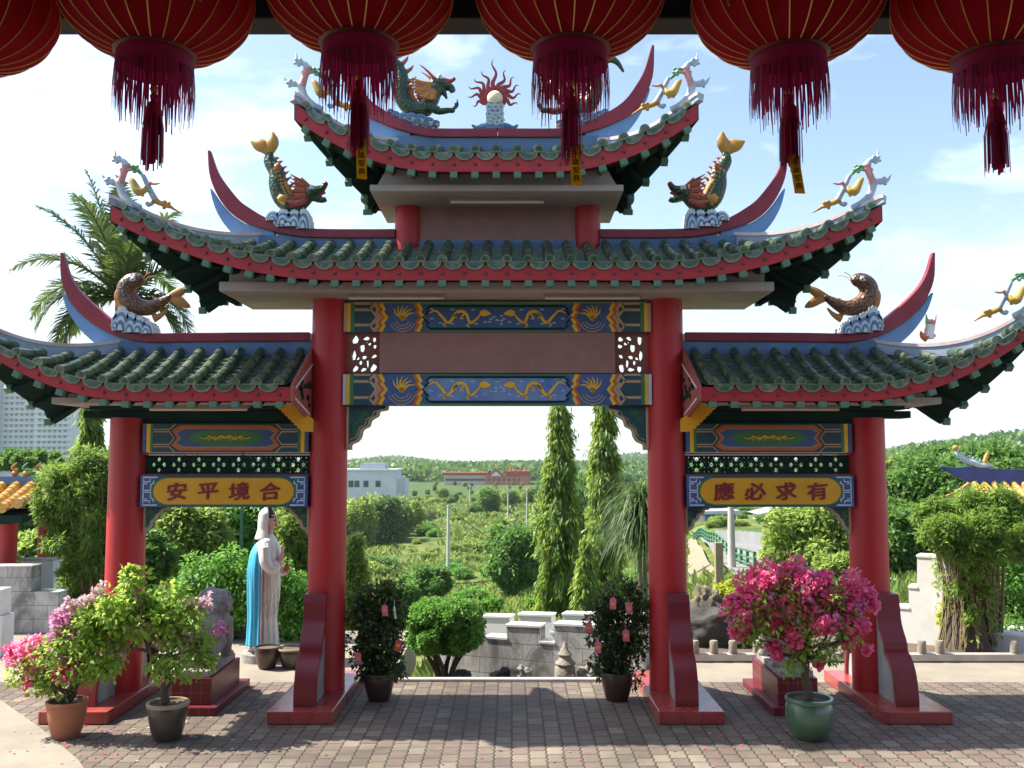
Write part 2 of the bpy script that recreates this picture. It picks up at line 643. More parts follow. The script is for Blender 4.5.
# ---------------------------------------------------------------- roofs
def make_roof(name, xa, xb, ra, rb, d, ze, zr, La, Lb, fa, fb, sp=.212, fas=.165, flare=.62):
    """green tiled roof: eave from xa to xb, ridge from ra to rb; an end whose ridge reaches the eave end is a gable"""
    def lift(x):
        if x < fa:
            return La * ((fa - x) / (fa - xa)) ** 2
        if x > fb:
            return Lb * ((x - fb) / (xb - fb)) ** 2
        return 0.0

    def vmax(x):
        if x < ra:
            return (x - xa) / (ra - xa)
        if x > rb:
            return (xb - x) / (xb - rb)
        return 1.0

    def wx(x):
        if x < fa and ra > xa + .05:
            return min(1, (fa - x) / (fa - xa))
        if x > fb and rb < xb - .05:
            return -min(1, (x - fb) / (xb - fb))
        return 0.0

    def SF(x, v, s=-1):
        u = x
        if s > 0:
            u = x + flare * (1 - v) * wx(x)
        return Vector((u, (s * d if s < 0 else d * .62) * (1 - v), ze + (zr - ze) * v ** 1.12 + lift(x) * (1 - v) * (1 if s < 0 else .1)))

    def SS(y, v, right):
        e, r = (xb, rb) if right else (xa, ra)
        vh = 1 - abs(y) / d
        xh = e - (e - r) * vh
        q = min(1, abs(y) / max(1e-4, d * (1 - v)))
        fl = flare * (1 - v) * ((1 - q ** 1.25) + (q ** 1.25 * abs(wx(xh)) if y > 0 else 0)) * (-1 if right else 1)
        return Vector((e - (e - r) * v + fl, y if y < 0 else y * .62, ze + (zr - ze) * v ** 1.12 + lift(xh) * (1 - v) * (1 if y < 0 else .1) - .14 * (1 - v) * (1 - q ** 1.6)))

    hipa, hipb = ra > xa + .05, rb < xb - .05
    slopes = []
    n = int(round((xb - xa) / sp))
    xs = [xa + (xb - xa) * (i + .5) / n for i in range(n)]
    for s in (-1, 1):
        slopes.append((lambda u, v, s=s: SF(u, v, s), xs, vmax, Vector((0, s, 0)), xa, xb))
    m = max(4, int(round(2 * d / sp)))
    ys = [-d + 2 * d * (i + .5) / m for i in range(m)]
    for right in (False, True):
        if (hipb if right else hipa):
            slopes.append((lambda u, v, r=right: SS(u, v, r), ys, lambda y: max(0.0, 1 - abs(y) / d), Vector((1 if right else -1, 0, 0)), -d, d))
    mb = MB()
    drf = MB()
    drb = MB()
    fa_ = MB()
    en = MB()
    un = MB()
    singles = []
    for S, us, vm, outd, u0, u1 in slopes:
        dr = drf if outd.y < -.5 else drb
        step = us[1] - us[0]
        # pans, as overlapping courses
        edges = [us[0] - step / 2] + [u + step / 2 for u in us]
        for i in range(len(us) + 1):
            a = us[i - 1] if i > 0 else u0
            b = us[i] if i < len(us) else u1
            mid = (a + b) / 2
            V = max(min(vm(a), 1), min(vm(b), 1))
            L = (S(mid, V) - S(mid, 0)).length
            k = max(1, int(L / .11))
            rows = []
            for c in range(k):
                for q, hgt in ((0, .024), (1, .0)):
                    v = V * (c + q) / k
                    row = []
                    for w in range(5):
                        t = w / 4
                        u = a + (b - a) * t
                        p = S(u, min(v, max(vm(u), .001)) if vm(u) < V else v)
                        row.append(p + Vector((0, 0, hgt - .035 * math.sin(PI * t))))
                    rows.append(row)
            vs = [p for r in rows for p in r]
            mb.add(vs, [(r * 5 + w, r * 5 + w + 1, r * 5 + w + 6, r * 5 + w + 5) for r in range(len(rows) - 1) for w in range(4)])
            # hanging drip tile
            if 0 < i < len(us):
                p0 = S(mid, 0) + outd * .035 + Vector((0, 0, -.0))
                du = (S(b, 0) - S(a, 0)).normalized()
                w = (S(b, 0) - S(a, 0)).length * .47
                pts = []
                for q in range(11):
                    a_ = PI * q / 10
                    pts.append(p0 + du * (w * math.cos(a_)) + Vector((0, 0, -.085 * math.sin(a_))))
                top = [p0 + du * (w * math.cos(PI * q / 10)) + Vector((0, 0, -.012 * math.sin(PI * q / 10) + .012)) for q in range(10, -1, -1)]
                loop = pts + top
                nn = len(loop)
                vs = [p + outd * .0 for p in loop] + [p - outd * .02 for p in loop]
                dr.add(vs, [list(range(nn)), list(range(nn, 2 * nn))[::-1]] + [(q, (q + 1) % nn, (q + 1) % nn + nn, q + nn) for q in range(nn)])
                ins = [p0 + outd * .006 + du * (w * .72 * math.cos(PI * q / 10)) + Vector((0, 0, -.012 - .052 * math.sin(PI * q / 10))) for q in range(11)]
                dr.add(ins, [list(range(11))], 1)
        # cover tubes
        for u in us:
            V = vm(u)
            if V < .06:
                continue
            L = (S(u, V) - S(u, 0)).length
            k = max(2, int(L / .2)) if L > .2 else 1
            rings = []
            jr = .94 + .12 * rnd.random()
            for c in range(k):
                for q, rr in ((0, .053), (1, .046)):
                    v = V * (c + q) / k
                    p = S(u, v)
                    if c == 0 and q == 0:
                        p = p + outd * .05
                    tv = (S(u, min(1, v + .02)) - S(u, max(0, v - .02))).normalized()
                    du = (S(u + .01, v) - S(u - .01, v)).normalized()
                    nn = du.cross(tv)
                    if nn.z < 0:
                        nn = -nn
                    rings.append([p + du * math.cos(a) * rr * jr + nn * (math.sin(a) * rr + .012) for a in [R(-25) + R(230) * j / 9 for j in range(10)]])
            vs = [p for r in rings for p in r]
            mb.add(vs, [(r * 10 + j, r * 10 + j + 1, r * 10 + j + 11, r * 10 + j + 10) for r in range(len(rings) - 1) for j in range(9)])
            dr.add(rings[0], [list(range(10))])
            c0 = sum(rings[0], Vector()) / 10
            dr.add([c0 + outd * .006 + (p - c0) * .62 for p in rings[0]], [list(range(10))], 1)
        # fascia board with bolts, rafter ends, dark boarding underneath
        N = 48
        for dz0, dz1, th in ((-.03, -.03 - fas, .05),):
            vs = []
            for q in range(N + 1):
                u = u0 + (u1 - u0) * q / N
                p = S(u, 0)
                vs += [p + Vector((0, 0, dz0)) + outd * .012, p + Vector((0, 0, dz1)) + outd * .012, p + Vector((0, 0, dz1)) - outd * (th - .012), p + Vector((0, 0, dz0)) - outd * (th - .012)]
            fm = 0 if outd.y < -.5 else 2
            fs = [(q * 4 + j, q * 4 + (j + 1) % 4, q * 4 + 4 + (j + 1) % 4, q * 4 + 4 + j) for q in range(N) for j in range(4)] + [(0, 1, 2, 3), (4 * N + 3, 4 * N + 2, 4 * N + 1, 4 * N)]
            fa_.add(vs, fs, fm)
        for u in us:
            p = S(u, 0)
            fa_.ball(p + outd * .014 + Vector((0, 0, -.03 - fas * .55)), .02, 8, 1)
            du = (S(u + .01, 0) - S(u - .01, 0)).normalized()
            ang = math.atan2(du.z, Vector((du.x, du.y)).length)
            if abs(outd.y) > 0:
                rot = Matrix.Rotation(-ang if du.x > 0 else ang, 3, 'Y')
            else:
                rot = Matrix.Rotation(ang, 3, 'X')
            if outd.y < -.5:
                one = MB()
                one.box((0, 0, 0), (.075, .075, .062), 0, rot=rot)
                singles.append((one, p - outd * .012 + Vector((0, 0, -.03 - fas - .034))))
            else:
                en.box(p - outd * .012 + Vector((0, 0, -.03 - fas - .034)), (.075, .075, .062), 0, rot=rot)
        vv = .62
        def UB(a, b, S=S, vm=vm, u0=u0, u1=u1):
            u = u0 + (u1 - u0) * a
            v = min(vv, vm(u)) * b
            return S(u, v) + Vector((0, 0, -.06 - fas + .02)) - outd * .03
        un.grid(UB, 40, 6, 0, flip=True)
        for u in us:
            V = min(vv, vm(u))
            if V < .08:
                continue
            prev = None
            pts = [S(u, V * q / 5) + Vector((0, 0, -.085 - fas + .02)) - outd * .06 for q in range(6)]
            un.tube(pts, .036, 4, 0)
    # verge under the tiles: closing sheet so no light leaks
    body = mb.build(name, [M['tile']], gate, smooth=30, recalc=False)
    drf.build('tile_ends', [M['drip'], M['tile']], body)
    drb.build('tile_ends', [M['tile'], M['tile']], body)
    fa_.build('fascia', [M['redfascia'], M['bolt'], M['greendark']], body, smooth=30)
    tag(en.build('rafter_ends', M['greenmint'], body, bevel=.006), kind='stuff')
    for one, at_ in singles:
        one.build('rafter_end', M['greenmint'], body, bevel=.006, loc=at_)
    un.build('eave_boarding', M['greendark'], body, recalc=False)
    # hip ridges
    for right in (False, True):
        if not (hipb if right else hipa):
            continue
        e, r = (xb, rb) if right else (xa, ra)
        for s in (-1, 1):
            h = MB()
            vs = []
            K = 16
            for q in range(K + 2):
                v = 1 - q / K
                if q == K + 1:
                    p = Vector((pl_.x + (.03 if right else -.03), pl_.y + s * .03, pz + .012))
                else:
                    p = SS(s * d * (1 - v), v, right)
                    pz = p.z
                    pl_ = p.copy()
                dirn = Vector((e - r, s * d, 0)).normalized()
                w = Vector((-dirn.y, dirn.x, 0)) * .045
                hh = .085 if q < K - 2 else (.07, .055, .03, .02)[q - K + 2]
                vs += [p - w + Vector((0, 0, -.02)), p - w + Vector((0, 0, hh)), p - w * 1.25 + Vector((0, 0, hh + .004)), p - w * 1.25 + Vector((0, 0, hh + .04)),
                       p + w * 1.25 + Vector((0, 0, hh + .04)), p + w * 1.25 + Vector((0, 0, hh + .004)), p + w + Vector((0, 0, hh)), p + w + Vector((0, 0, -.02))]
            n8 = K + 2
            fs, ms = [], []
            for q in range(n8 - 1):
                for j in range(8):
                    fs.append((q * 8 + j, q * 8 + (j + 1) % 8, q * 8 + 8 + (j + 1) % 8, q * 8 + 8 + j))
                    ms.append(1 if j in (2, 3, 4) else 0)
            fs += [tuple(range(8)), tuple(range(n8 * 8 - 8, n8 * 8))[::-1]]
            ms += [0, 0]
            h.v, h.f, h.m = vs, fs, ms
            h.build('hip_ridge', [M['hipblue'], M['hippink']] if s < 0 else [M['tile'], M['tile']], body)
    return body, SF, SS


def horn(pts, h0, mirror=1):
    """ridge cap outline: pixel path -> local path with tapering height"""
    q = [LX(px, py) for px, py in pts]
    return q


def ridge(body, half_px_pts, fin_pts, band, xin, x_end, both=True, sides=(-1, 1)):
    """red ridge cap ending in tall horns, blue band below and a blue fin under each horn"""
    for s in sides:
        cap = smooth_path([(abs(x), z) for x, z in [LX(px, py) for px, py in half_px_pts]], 36)
        k = len(cap)
        hs, ts = [], []
        L = 0
        acc = [0]
        for i in range(1, k):
            L += math.hypot(cap[i][0] - cap[i - 1][0], cap[i][1] - cap[i - 1][1])
            acc.append(L)
        for i in range(k):
            rest = (L - acc[i])
            t = min(1, rest / 1.25)
            hs.append(.03 + .07 * t ** .6 + .085 * math.sin(PI * min(1, rest / 1.35)) ** 1.5)
            ts.append(.07 + .10 * t)
        mb = MB()
        mb.ribbon([(s * x, z) for x, z in cap], hs, ts)
        mb.build('ridge_cap', M['maroon'], body, bevel=.012)
        fin = smooth_path([(abs(x), z) for x, z in [LX(px, py) for px, py in fin_pts]], 20)
        k = len(fin)
        mb = MB()
        mb.ribbon([(s * x, z) for x, z in fin], [.24 * (1 - i / (k - 1)) ** .8 + .012 for i in range(k)], [.10 - .05 * i / (k - 1) for i in range(k)])
        mb.build('ridge_fin', M['finblue'], body, bevel=.008)
        mb = MB()
        mb.box2((s * xin, -.055, band[0]), (s * x_end, .055, band[1]))
        mb.build('ridge_band', M['blue'], body, bevel=.006)


# middle roof
ze_m = Z(262, -.93)
zr_m = Z(244)
mid, SFm, SSm = make_roof('middle_roof', -3.86, 3.86, -2.62, 2.62, .93, ze_m, zr_m, .60, .60, -1.55, 1.55, fas=.155)
ridge(mid, [(396, 235), (332, 235), (296, 233), (270, 226), (250, 217), (232.6, 204), (216, 178), (209.5, 151)],
      [(275, 238), (250, 235), (233, 224), (220, 208), (211, 189)], (Z(252), Z(236)), .98, 2.62)
mb = MB()
mb.box2((-.975, -.075, Z(252)), (.975, .075, Z(241)))
mb.build('ridge_band', M['blue'], mid, bevel=.006)
# soffit slab of the middle roof
zs = Z(291, -.63)
mb = MB()
mb.box2((-2.86, -.63, zs), (2.86, .63, zs + .10))
mb.box2((-2.78, -.56, zs + .10), (2.78, .56, zs + .34))
mb.build('soffit_slab', M['slab'], mid, bevel=.015)

# top roof
ze_t = Z(153, -.9)
zr_t = Z(150)
top, SFt, SSt = make_roof('top_roof', -2.04, 2.04, -1.12, 1.12, .9, ze_t, zr_t, .54, .54, -.55, .55, fas=.165)
ridge(top, [(497.5, 135), (440, 135), (421, 133), (404, 128), (388, 121), (365, 106), (349, 78), (343, 46)],
      [(410, 140), (390, 136), (372, 126), (357, 109), (346, 89)], (Z(156), Z(137)), .0, 1.12)
zst = Z(191, -.68)
mb = MB()
mb.box2((-1.31, -.68, zst), (1.31, .68, zst + .07))
mb.prism([(-1.25, zst + .07), (1.25, zst + .07), (1.12, zst + .30), (-1.12, zst + .30)], -.62, .62)
mb.build('soffit_slab', M['slab'], top, bevel=.012)
mb = MB()
mb.box2((-.85, -.06, Z(249)), (.85, .06, Z(198)))
mb.build('upper_wall', M['wallpink'], gate)

# low roofs over the side bays
ze_l = Z(384, -.93)
zr_l = Z(351)
IN = 2.03
lows = {}
for s in (-1, 1):
    if s > 0:
        b, SFl, SSl = make_roof('side_roof', IN, 5.5, IN, 4.12, .93, ze_l, zr_l, 0, .80, IN, 3.55, fas=.14)
    else:
        b, SFl, SSl = make_roof('side_roof', -5.5, -IN, -4.12, -IN, .93, ze_l, zr_l, .80, 0, -3.55, -IN, fas=.14)
    lows[s] = (b, SFl, SSl)
    ridge(b, [(311, 337.5), (200, 338), (150, 338.5), (128, 334), (110, 326), (83, 304), (68, 281), (62.5, 253)],
          [(135, 346), (110, 341), (91, 330), (74, 312), (63, 293)], (Z(357), Z(341)), 1.98, 4.12, sides=(s,))
    zsl = Z(404, -.63)
    mb = MB()
    mb.box2((s * 2.06, -.63, zsl), (s * 4.54, .63, zsl + .07))
    mb.box2((s * 2.06, -.56, zsl + .07), (s * 4.4, .56, zsl + .26))
    mb.build('soffit_slab', M['slab'], b, bevel=.012)
    # inner gable: painted triangular board and scalloped apron
    mb = MB()
    x0, x1 = s * (IN - .035), s * (IN - .005)
    zt, zb = ze_l, ze_l - .19
    zgb = Z(421, -.2)
    out = [(-.96, ze_l - .01), (-.96, ze_l - .17), (-.2, zgb), (.2, zgb), (.96, ze_l - .17), (.96, ze_l - .01), (0, zr_l + .06)]
    mb.prismx(out, x0, x1, 0)
    ins = [(-.90, ze_l - .02), (-.90, ze_l - .13)]
    for k in range(15):
        t = k / 14
        ins.append((-.88 + .68 * t, ze_l - .15 + (zgb + .06 - ze_l + .15) * t + .012 * (k % 2)))
    ins += [(0, zgb + .1), (0, zr_l - .06)]
    xf = s * (IN - .037)
    for i in range(1, len(ins) - 2):
        pass
    def stx(pts, w, m):
        vs = []
        for i, (y, z) in enumerate(pts):
            a, b2 = pts[max(0, i - 1)], pts[min(len(pts) - 1, i + 1)]
            L = math.hypot(b2[0] - a[0], b2[1] - a[1]) or 1
            ny, nz = -(b2[1] - a[1]) / L * w / 2, (b2[0] - a[0]) / L * w / 2
            vs += [(xf, y + ny, z + nz), (xf - s * .006, y + ny, z + nz), (xf - s * .006, y - ny, z - nz), (xf, y - ny, z - nz)]
        mb.add(vs, [(i * 4 + j, i * 4 + j + 1, i * 4 + 5 + j, i * 4 + 4 + j) for i in range(len(pts) - 1) for j in range(3)], m)
    stx(ins[1:-2], .018, 1)
    stx([(-.90, ze_l - .04), (-.02, zr_l - .12)], .018, 1)
    for k in range(16):
        t = .12 + .8 * rnd.random()
        y = -.85 + .8 * t
        z = ze_l - .04 + (rnd.random() - .5) * (.12 + .30 * t)
        stx(smooth_path([(y, z), (y + .03, z + .04), (y + .06, z + .0), (y + .09, z + .05)], 8), .022, 2)
    mb.build('gable_board', [M['gable'] if 'gable' in M else M.setdefault('gable', mat('gable_pink', (.36, .09, .07), (.28, .06, .05), 4, .6)), M['white'], M['greendark']], b)
    ap = MB()
    def al(px, py):
        x, z = LX(px, py, -.34)
        return (s * abs(x), z)
    edge = []
    for k in range(29):
        t = k / 28
        edge.append((304 - 28 * t, 431.5 - 28 * t))
    poly = [al(277, 402), al(291, 403), al(313, 419), al(313, 432)]
    for k, (ax, ay) in enumerate(edge):
        x, z = al(ax, ay)
        w = .022 * abs(math.sin(PI * k / 28 * 9))
        poly.append((x + s * w * .7, z - w * .7))
    ap.prism(poly, -.30, -.36, 0)
    ap.build('gable_apron', M['pgold'], b)

# tie beams under the side roofs
for s in (-1, 1):
    mb = MB()
    mb.box2((s * 2.0, -.14, Z(418.5)), (s * 4.43, .14, Z(411.5)))
    mb.box2((s * 2.0, -.10, Z(424)), (s * 3.82, .10, Z(418.4)))
    mb.box2((s * 2.02, -.30, Z(411)), (s * 4.3, .30, Z(411) + .05))
    mb.build('tie_beam', M['greendark'], gate, bevel=.006)

# fluorescent strip lamps under the soffits
def tube_lamp(lx, ly, z, ln, label):
    e = empty('strip_lamp', (GX + lx, YG + ly, z), label, 'lamp', 'fluorescent strip lamps under the eaves')
    mb = MB(); mb.box((0, 0, .018), (ln, .055, .03)); mb.build('housing', M['slabdark'] if 'slabdark' in M else M.setdefault('slabdark', mat('lamp_body', (.30, .24, .19), None, 4, .6)), e, bevel=.004)
    mb = MB(); mb.tube([(-ln / 2 + .02, -.02, -.012), (ln / 2 - .02, -.02, -.012)], .016, 10); mb.build('tube', M['tube_white'], e, smooth=True)


tube_lamp(0.0, -.40, zst - .034, 1.03, 'pale strip lamp under the top roof soffit, above the upper wall')
tube_lamp(-1.05, -.45, zs - .034, 1.03, 'pale strip lamp under the middle soffit, at its end beside the left inner column')
tube_lamp(1.0, -.45, zs - .034, 1.03, 'pale strip lamp under the middle soffit, at its end beside the right inner column')
tube_lamp(-3.1, -.42, zsl - .034, 1.05, 'pale strip lamp under the left side roof, above the 安平境合 bay')
tube_lamp(3.05, -.42, zsl - .034, 1.05, 'pale strip lamp under the right side roof, above the 應必求有 bay')

# ---------------------------------------------------------------- painted beams
PM = [M['pblue'], M['pyel'], M['pgreen'], M['pteal'], M['ptan'], M['porange'], M['greendark'], M['plight'], M['pgray']]


def zig(x, z0, z1, s, k=.0):
    h = z1 - z0
    zc = (z0 + z1) / 2
    return [(x + s * .075, z1), (x + s * .03, zc + .27 * h), (x + s * .055, zc + .2 * h), (x, zc), (x + s * .055, zc - .2 * h), (x + s * .03, zc - .27 * h), (x + s * .075, z0)]


def painted_dragon(mb, xc, zc, w, h, s, y, m=1):
    """small wavy painted serpent with legs and cloud flecks"""
    pts = smooth_path([(-.5, .25), (-.38, .38), (-.28, .05), (-.16, -.3), (-.02, .3), (.12, .25), (.2, -.3), (.32, -.05), (.40, .28), (.5, .2)], 40)
    ws = [.012 + .034 * math.sin(PI * min(1, i / 36)) ** .7 for i in range(41)]
    mb.stroke([(xc + s * a * w, zc + b * h) for a, b in pts], [q * h / .27 for q in ws], y, .006, m)
    mb.prism([(xc + s * a * w, zc + b * h) for a, b in ((.36, .35), (.44, .46), (.50, .36), (.56, .2), (.5, .12), (.42, .05), (.36, .15))], y, y - .008, m)
    for a, b in ((-.2, -.25), (-.02, .25), (.2, -.28), (.1, .2)):
        mb.stroke([(xc + s * a * w, zc + b * h), (xc + s * (a - .06) * w, zc + (b - .2) * h), (xc + s * (a - .01) * w, zc + (b - .28) * h)], .016, y, .006, m)
    for a, b in ((-.45, -.1), (-.3, -.35), (-.1, -.4), (.06, -.1), (.3, -.4), (.45, -.3), (-.1, .42), (.25, .4), (-.45, .45), (.55, -.12), (-.6, .1)):
        mb.stroke([(xc + s * (a - .03) * w, zc + b * h), (xc + s * a * w, zc + b * h + .012), (xc + s * (a + .03) * w, zc + b * h)], .009, y, .004, 8)


def painted_bird(mb, xc, zc, h, s, y):
    for k in range(6):
        a = R(35 + 22 * k)
        mb.stroke([(xc, zc - .02), (xc + s * math.cos(a) * h * .28, zc + math.sin(a) * h * .3 - .01), (xc + s * math.cos(a + .25) * h * .45, zc + math.sin(a + .25) * h * .42)], [.02, .018, .006], y, .005, 1)
    for r0 in (.22, .32, .42):
        mb.stroke([(xc + math.cos(a) * h * r0 * 1.05, zc - .02 + math.sin(a) * h * r0) for a in [R(200 + 14 * k) for k in range(11)]], .009, y, .005, 4)
    mb.ball((xc, y, zc), (.03, .006, .035), 8, 1)


def centre_beam(z0, z1, lightness):
    mb = MB()
    X = 1.66
    yb = -.13
    mb.box2((-X, yb, z0), (X, .13, z1), 0)
    e = .004
    h = z1 - z0
    zc = (z0 + z1) / 2
    y = yb
    for s in (-1, 1):
        def bx(a, b, zz0, zz1, m, th=.004):
            mb.box2((s * a, y - th, zz0), (s * b, y + .001, zz1), m)
        bx(X - .035, X - .002, z0 + e, z1 - e, 8 if lightness else 4)
        bx(X - .075, X - .037, z0 + e, z1 - e, 1)
        bx(X - .115, X - .077, z0 + e, z1 - e, 2)
        bx(X - .34, X - .117, z0 + e, z1 - e, 3)
        for zz, g in ((.8, 1), (.5, 0), (.2, 1)):
            pass
        # elongated hexagon lines
        mb.stroke([(s * (X - .12), z0 + h * .76), (s * (X - .30), z0 + h * .76), (s * (X - .36), zc), (s * (X - .30), z0 + h * .24), (s * (X - .12), z0 + h * .24)], .03, y - .004, .005, 4)
        mb.stroke([(s * (X - .12), z0 + h * .97), (s * (X - .30), z0 + h * .97)], .02, y - .004, .005, 4)
        mb.stroke([(s * (X - .28), z0 + h * .76), (s * (X - .34), z1 - e)], .022, y - .004, .005, 4)
        mb.stroke([(s * (X - .28), z0 + h * .24), (s * (X - .34), z0 + e)], .022, y - .004, .005, 4)
        for xb_, sg in ((X - .40, -1), (X - .80, -1)):
            for k, m in ((0, 4), (1, 5), (2, 1)):
                if xb_ < X - .5 and k == 0:
                    m = 5
                    continue
                mb.stroke(zig(s * (xb_ - .034 * k), z0 + e, z1 - e, s * .9), .036, y, .006 + .0006 * k, m)
        painted_bird(mb, s * (X - .635), zc, h, s, y)
        painted_dragon(mb, s * .42, zc, .64, h * .60, -s, y - .006)
    # long central panel, light blue with dark green edging
    px_ = .80
    poly = [(-px_, zc), (-px_ + .06, zc + .22 * h), (-px_ + .035, zc + .28 * h), (-px_ + .08, z1 - .035), (px_ - .08, z1 - .035), (px_ - .035, zc + .28 * h), (px_ - .06, zc + .22 * h), (px_, zc)]
    low = [(a, 2 * zc - b) for a, b in poly[::-1]][1:-1]
    mb.prism(poly + low, y + .001, y - .004, 7 if lightness else 0)
    mb.stroke(poly + low, .022, y - .004, .005, 6, closed=True)
    mb.box2((-.9, y - .004, z1 - .018), (.9, y, z1 - .002), 2)
    mb.box2((-.9, y - .004, z0 + .002), (.9, y, z0 + .018), 2)
    for k in range(7):
        mb.ball((rnd.uniform(-.09, .09), y - .004, zc + rnd.uniform(-.3, .3) * h), (.018, .004, .007), 6, 8)
    return mb.build('painted_beam', PM, gate)


centre_beam(Z(332, -.13), Z(303, -.13), False)
centre_beam(Z(405, -.13), Z(374, -.13), True)
mb = MB()
mb.box2((-1.27, -.11, Z(374)), (1.27, .11, Z(332)))
mb.build('middle_wall', M['wallpink'], gate)


def blobhole(cx, cz, rx, rz, a0=0, n=10, wob=.25):
    ph = rnd.random() * 6
    return [(cx + rx * (1 + wob * math.sin(2 * t + ph)) * math.cos(t + a0), cz + rz * (1 + wob * math.cos(3 * t + ph)) * math.sin(t + a0)) for t in [2 * PI * k / n for k in range(n)]]


# pierced square panels at both ends of the middle wall
holes = [(.12, .86, .07, .06), (.42, .88, .09, .05), (.82, .84, .09, .10), (.10, .68, .07, .05), (.30, .74, .05, .04), (.56, .64, .10, .09), (.40, .78, .035, .03), (.12, .42, .08, .045),
         (.86, .44, .06, .13), (.48, .40, .10, .045), (.36, .24, .05, .10), (.62, .26, .05, .06), (.14, .12, .10, .09), (.50, .08, .10, .045), (.80, .10, .09, .07), (.72, .36, .05, .04)]
zz0, zz1 = Z(375.5), Z(331.5)
for s in (-1, 1):
    w, h = .36, zz1 - zz0
    out = [(0, 0), (w, 0), (w, h), (0, h)]
    hl = [blobhole(w * (.09 + .82 * a), h * (.06 + .88 * b), w * c * 1.02, h * d_ * 1.02) for a, b, c, d_ in holes]
    me = curve_mesh([out] + hl, .10)
    mb = MB()
    x0 = 1.275
    mb.addmesh(me, lambda c: (s * (x0 + c.x), c.z - .0, zz0 + c.y))
    mb.build('pierced_panel', M['brownboard'], gate)

# corner brackets
def bracket(xc, ztop, s, w, h, yb=0.0, th=.09):
    """stepped ogee bracket; xc column face, s direction towards the opening"""
    prof = smooth_path([(w, 0), (w * .97, -.10 * h), (w * .80, -.13 * h), (w * .76, -.24 * h), (w * .60, -.33 * h), (w * .55, -.47 * h), (w * .40, -.55 * h), (w * .36, -.70 * h), (w * .27, -.82 * h), (w * .13, -.88 * h), (w * .12, -1.0 * h)], 30)
    poly = [(0, 0)] + prof + [(0, -h)]
    mb = MB()
    mb.prism([(xc + s * a, ztop + b) for a, b in poly], yb + th / 2, yb - th / 2, 0)
    y = yb - th / 2
    mb.stroke([(xc + s * (a - .012), ztop + b + .006) for a, b in prof], .026, y, .012, 1)
    mb.stroke([(xc + s * .013, ztop - .01), (xc + s * .013, ztop - h)], .026, y, .010, 1)
    mb.stroke([(xc + s * (a * .86 - .012), ztop + b * .86 - .01) for a, b in prof[3:-3]], .010, y, .008, 1)
    # fret scrolls
    for k in range(24):
        for _ in range(20):
            a, b = rnd.uniform(.07, .80), rnd.uniform(.06, .84)
            if a + b < .84:
                break
        L = .10 * w
        q = [(a * w, -b * h), (a * w + L * .8, -b * h + rnd.uniform(-.3, .3) * L), (a * w + L * .9, -b * h - L * .7), (a * w + L * .3, -b * h - L * .8), (a * w + L * .35, -b * h - L * .3)]
        q = [(min(p[0], .80 * w + .5 * p[1]) if p[0] > .80 * w + .5 * p[1] else p[0], p[1]) for p in q]
        mb.stroke([(xc + s * p[0], ztop + p[1]) for p in smooth_path(q, 10)], .009, y, .006 + .0002 * k, 2)
    mb.build('corner_bracket', [M['pteal'], M['ptan'], M['bracketgreen'] if 'bracketgreen' in M else M.setdefault('bracketgreen', mat('bracket_green', (.03, .17, .07), (.02, .12, .05), 6, .5))], gate)


ztb = Z(406)
for s in (-1, 1):
    bracket(s * (A - .195), ztb, -s, .45, Z(406) - Z(450))

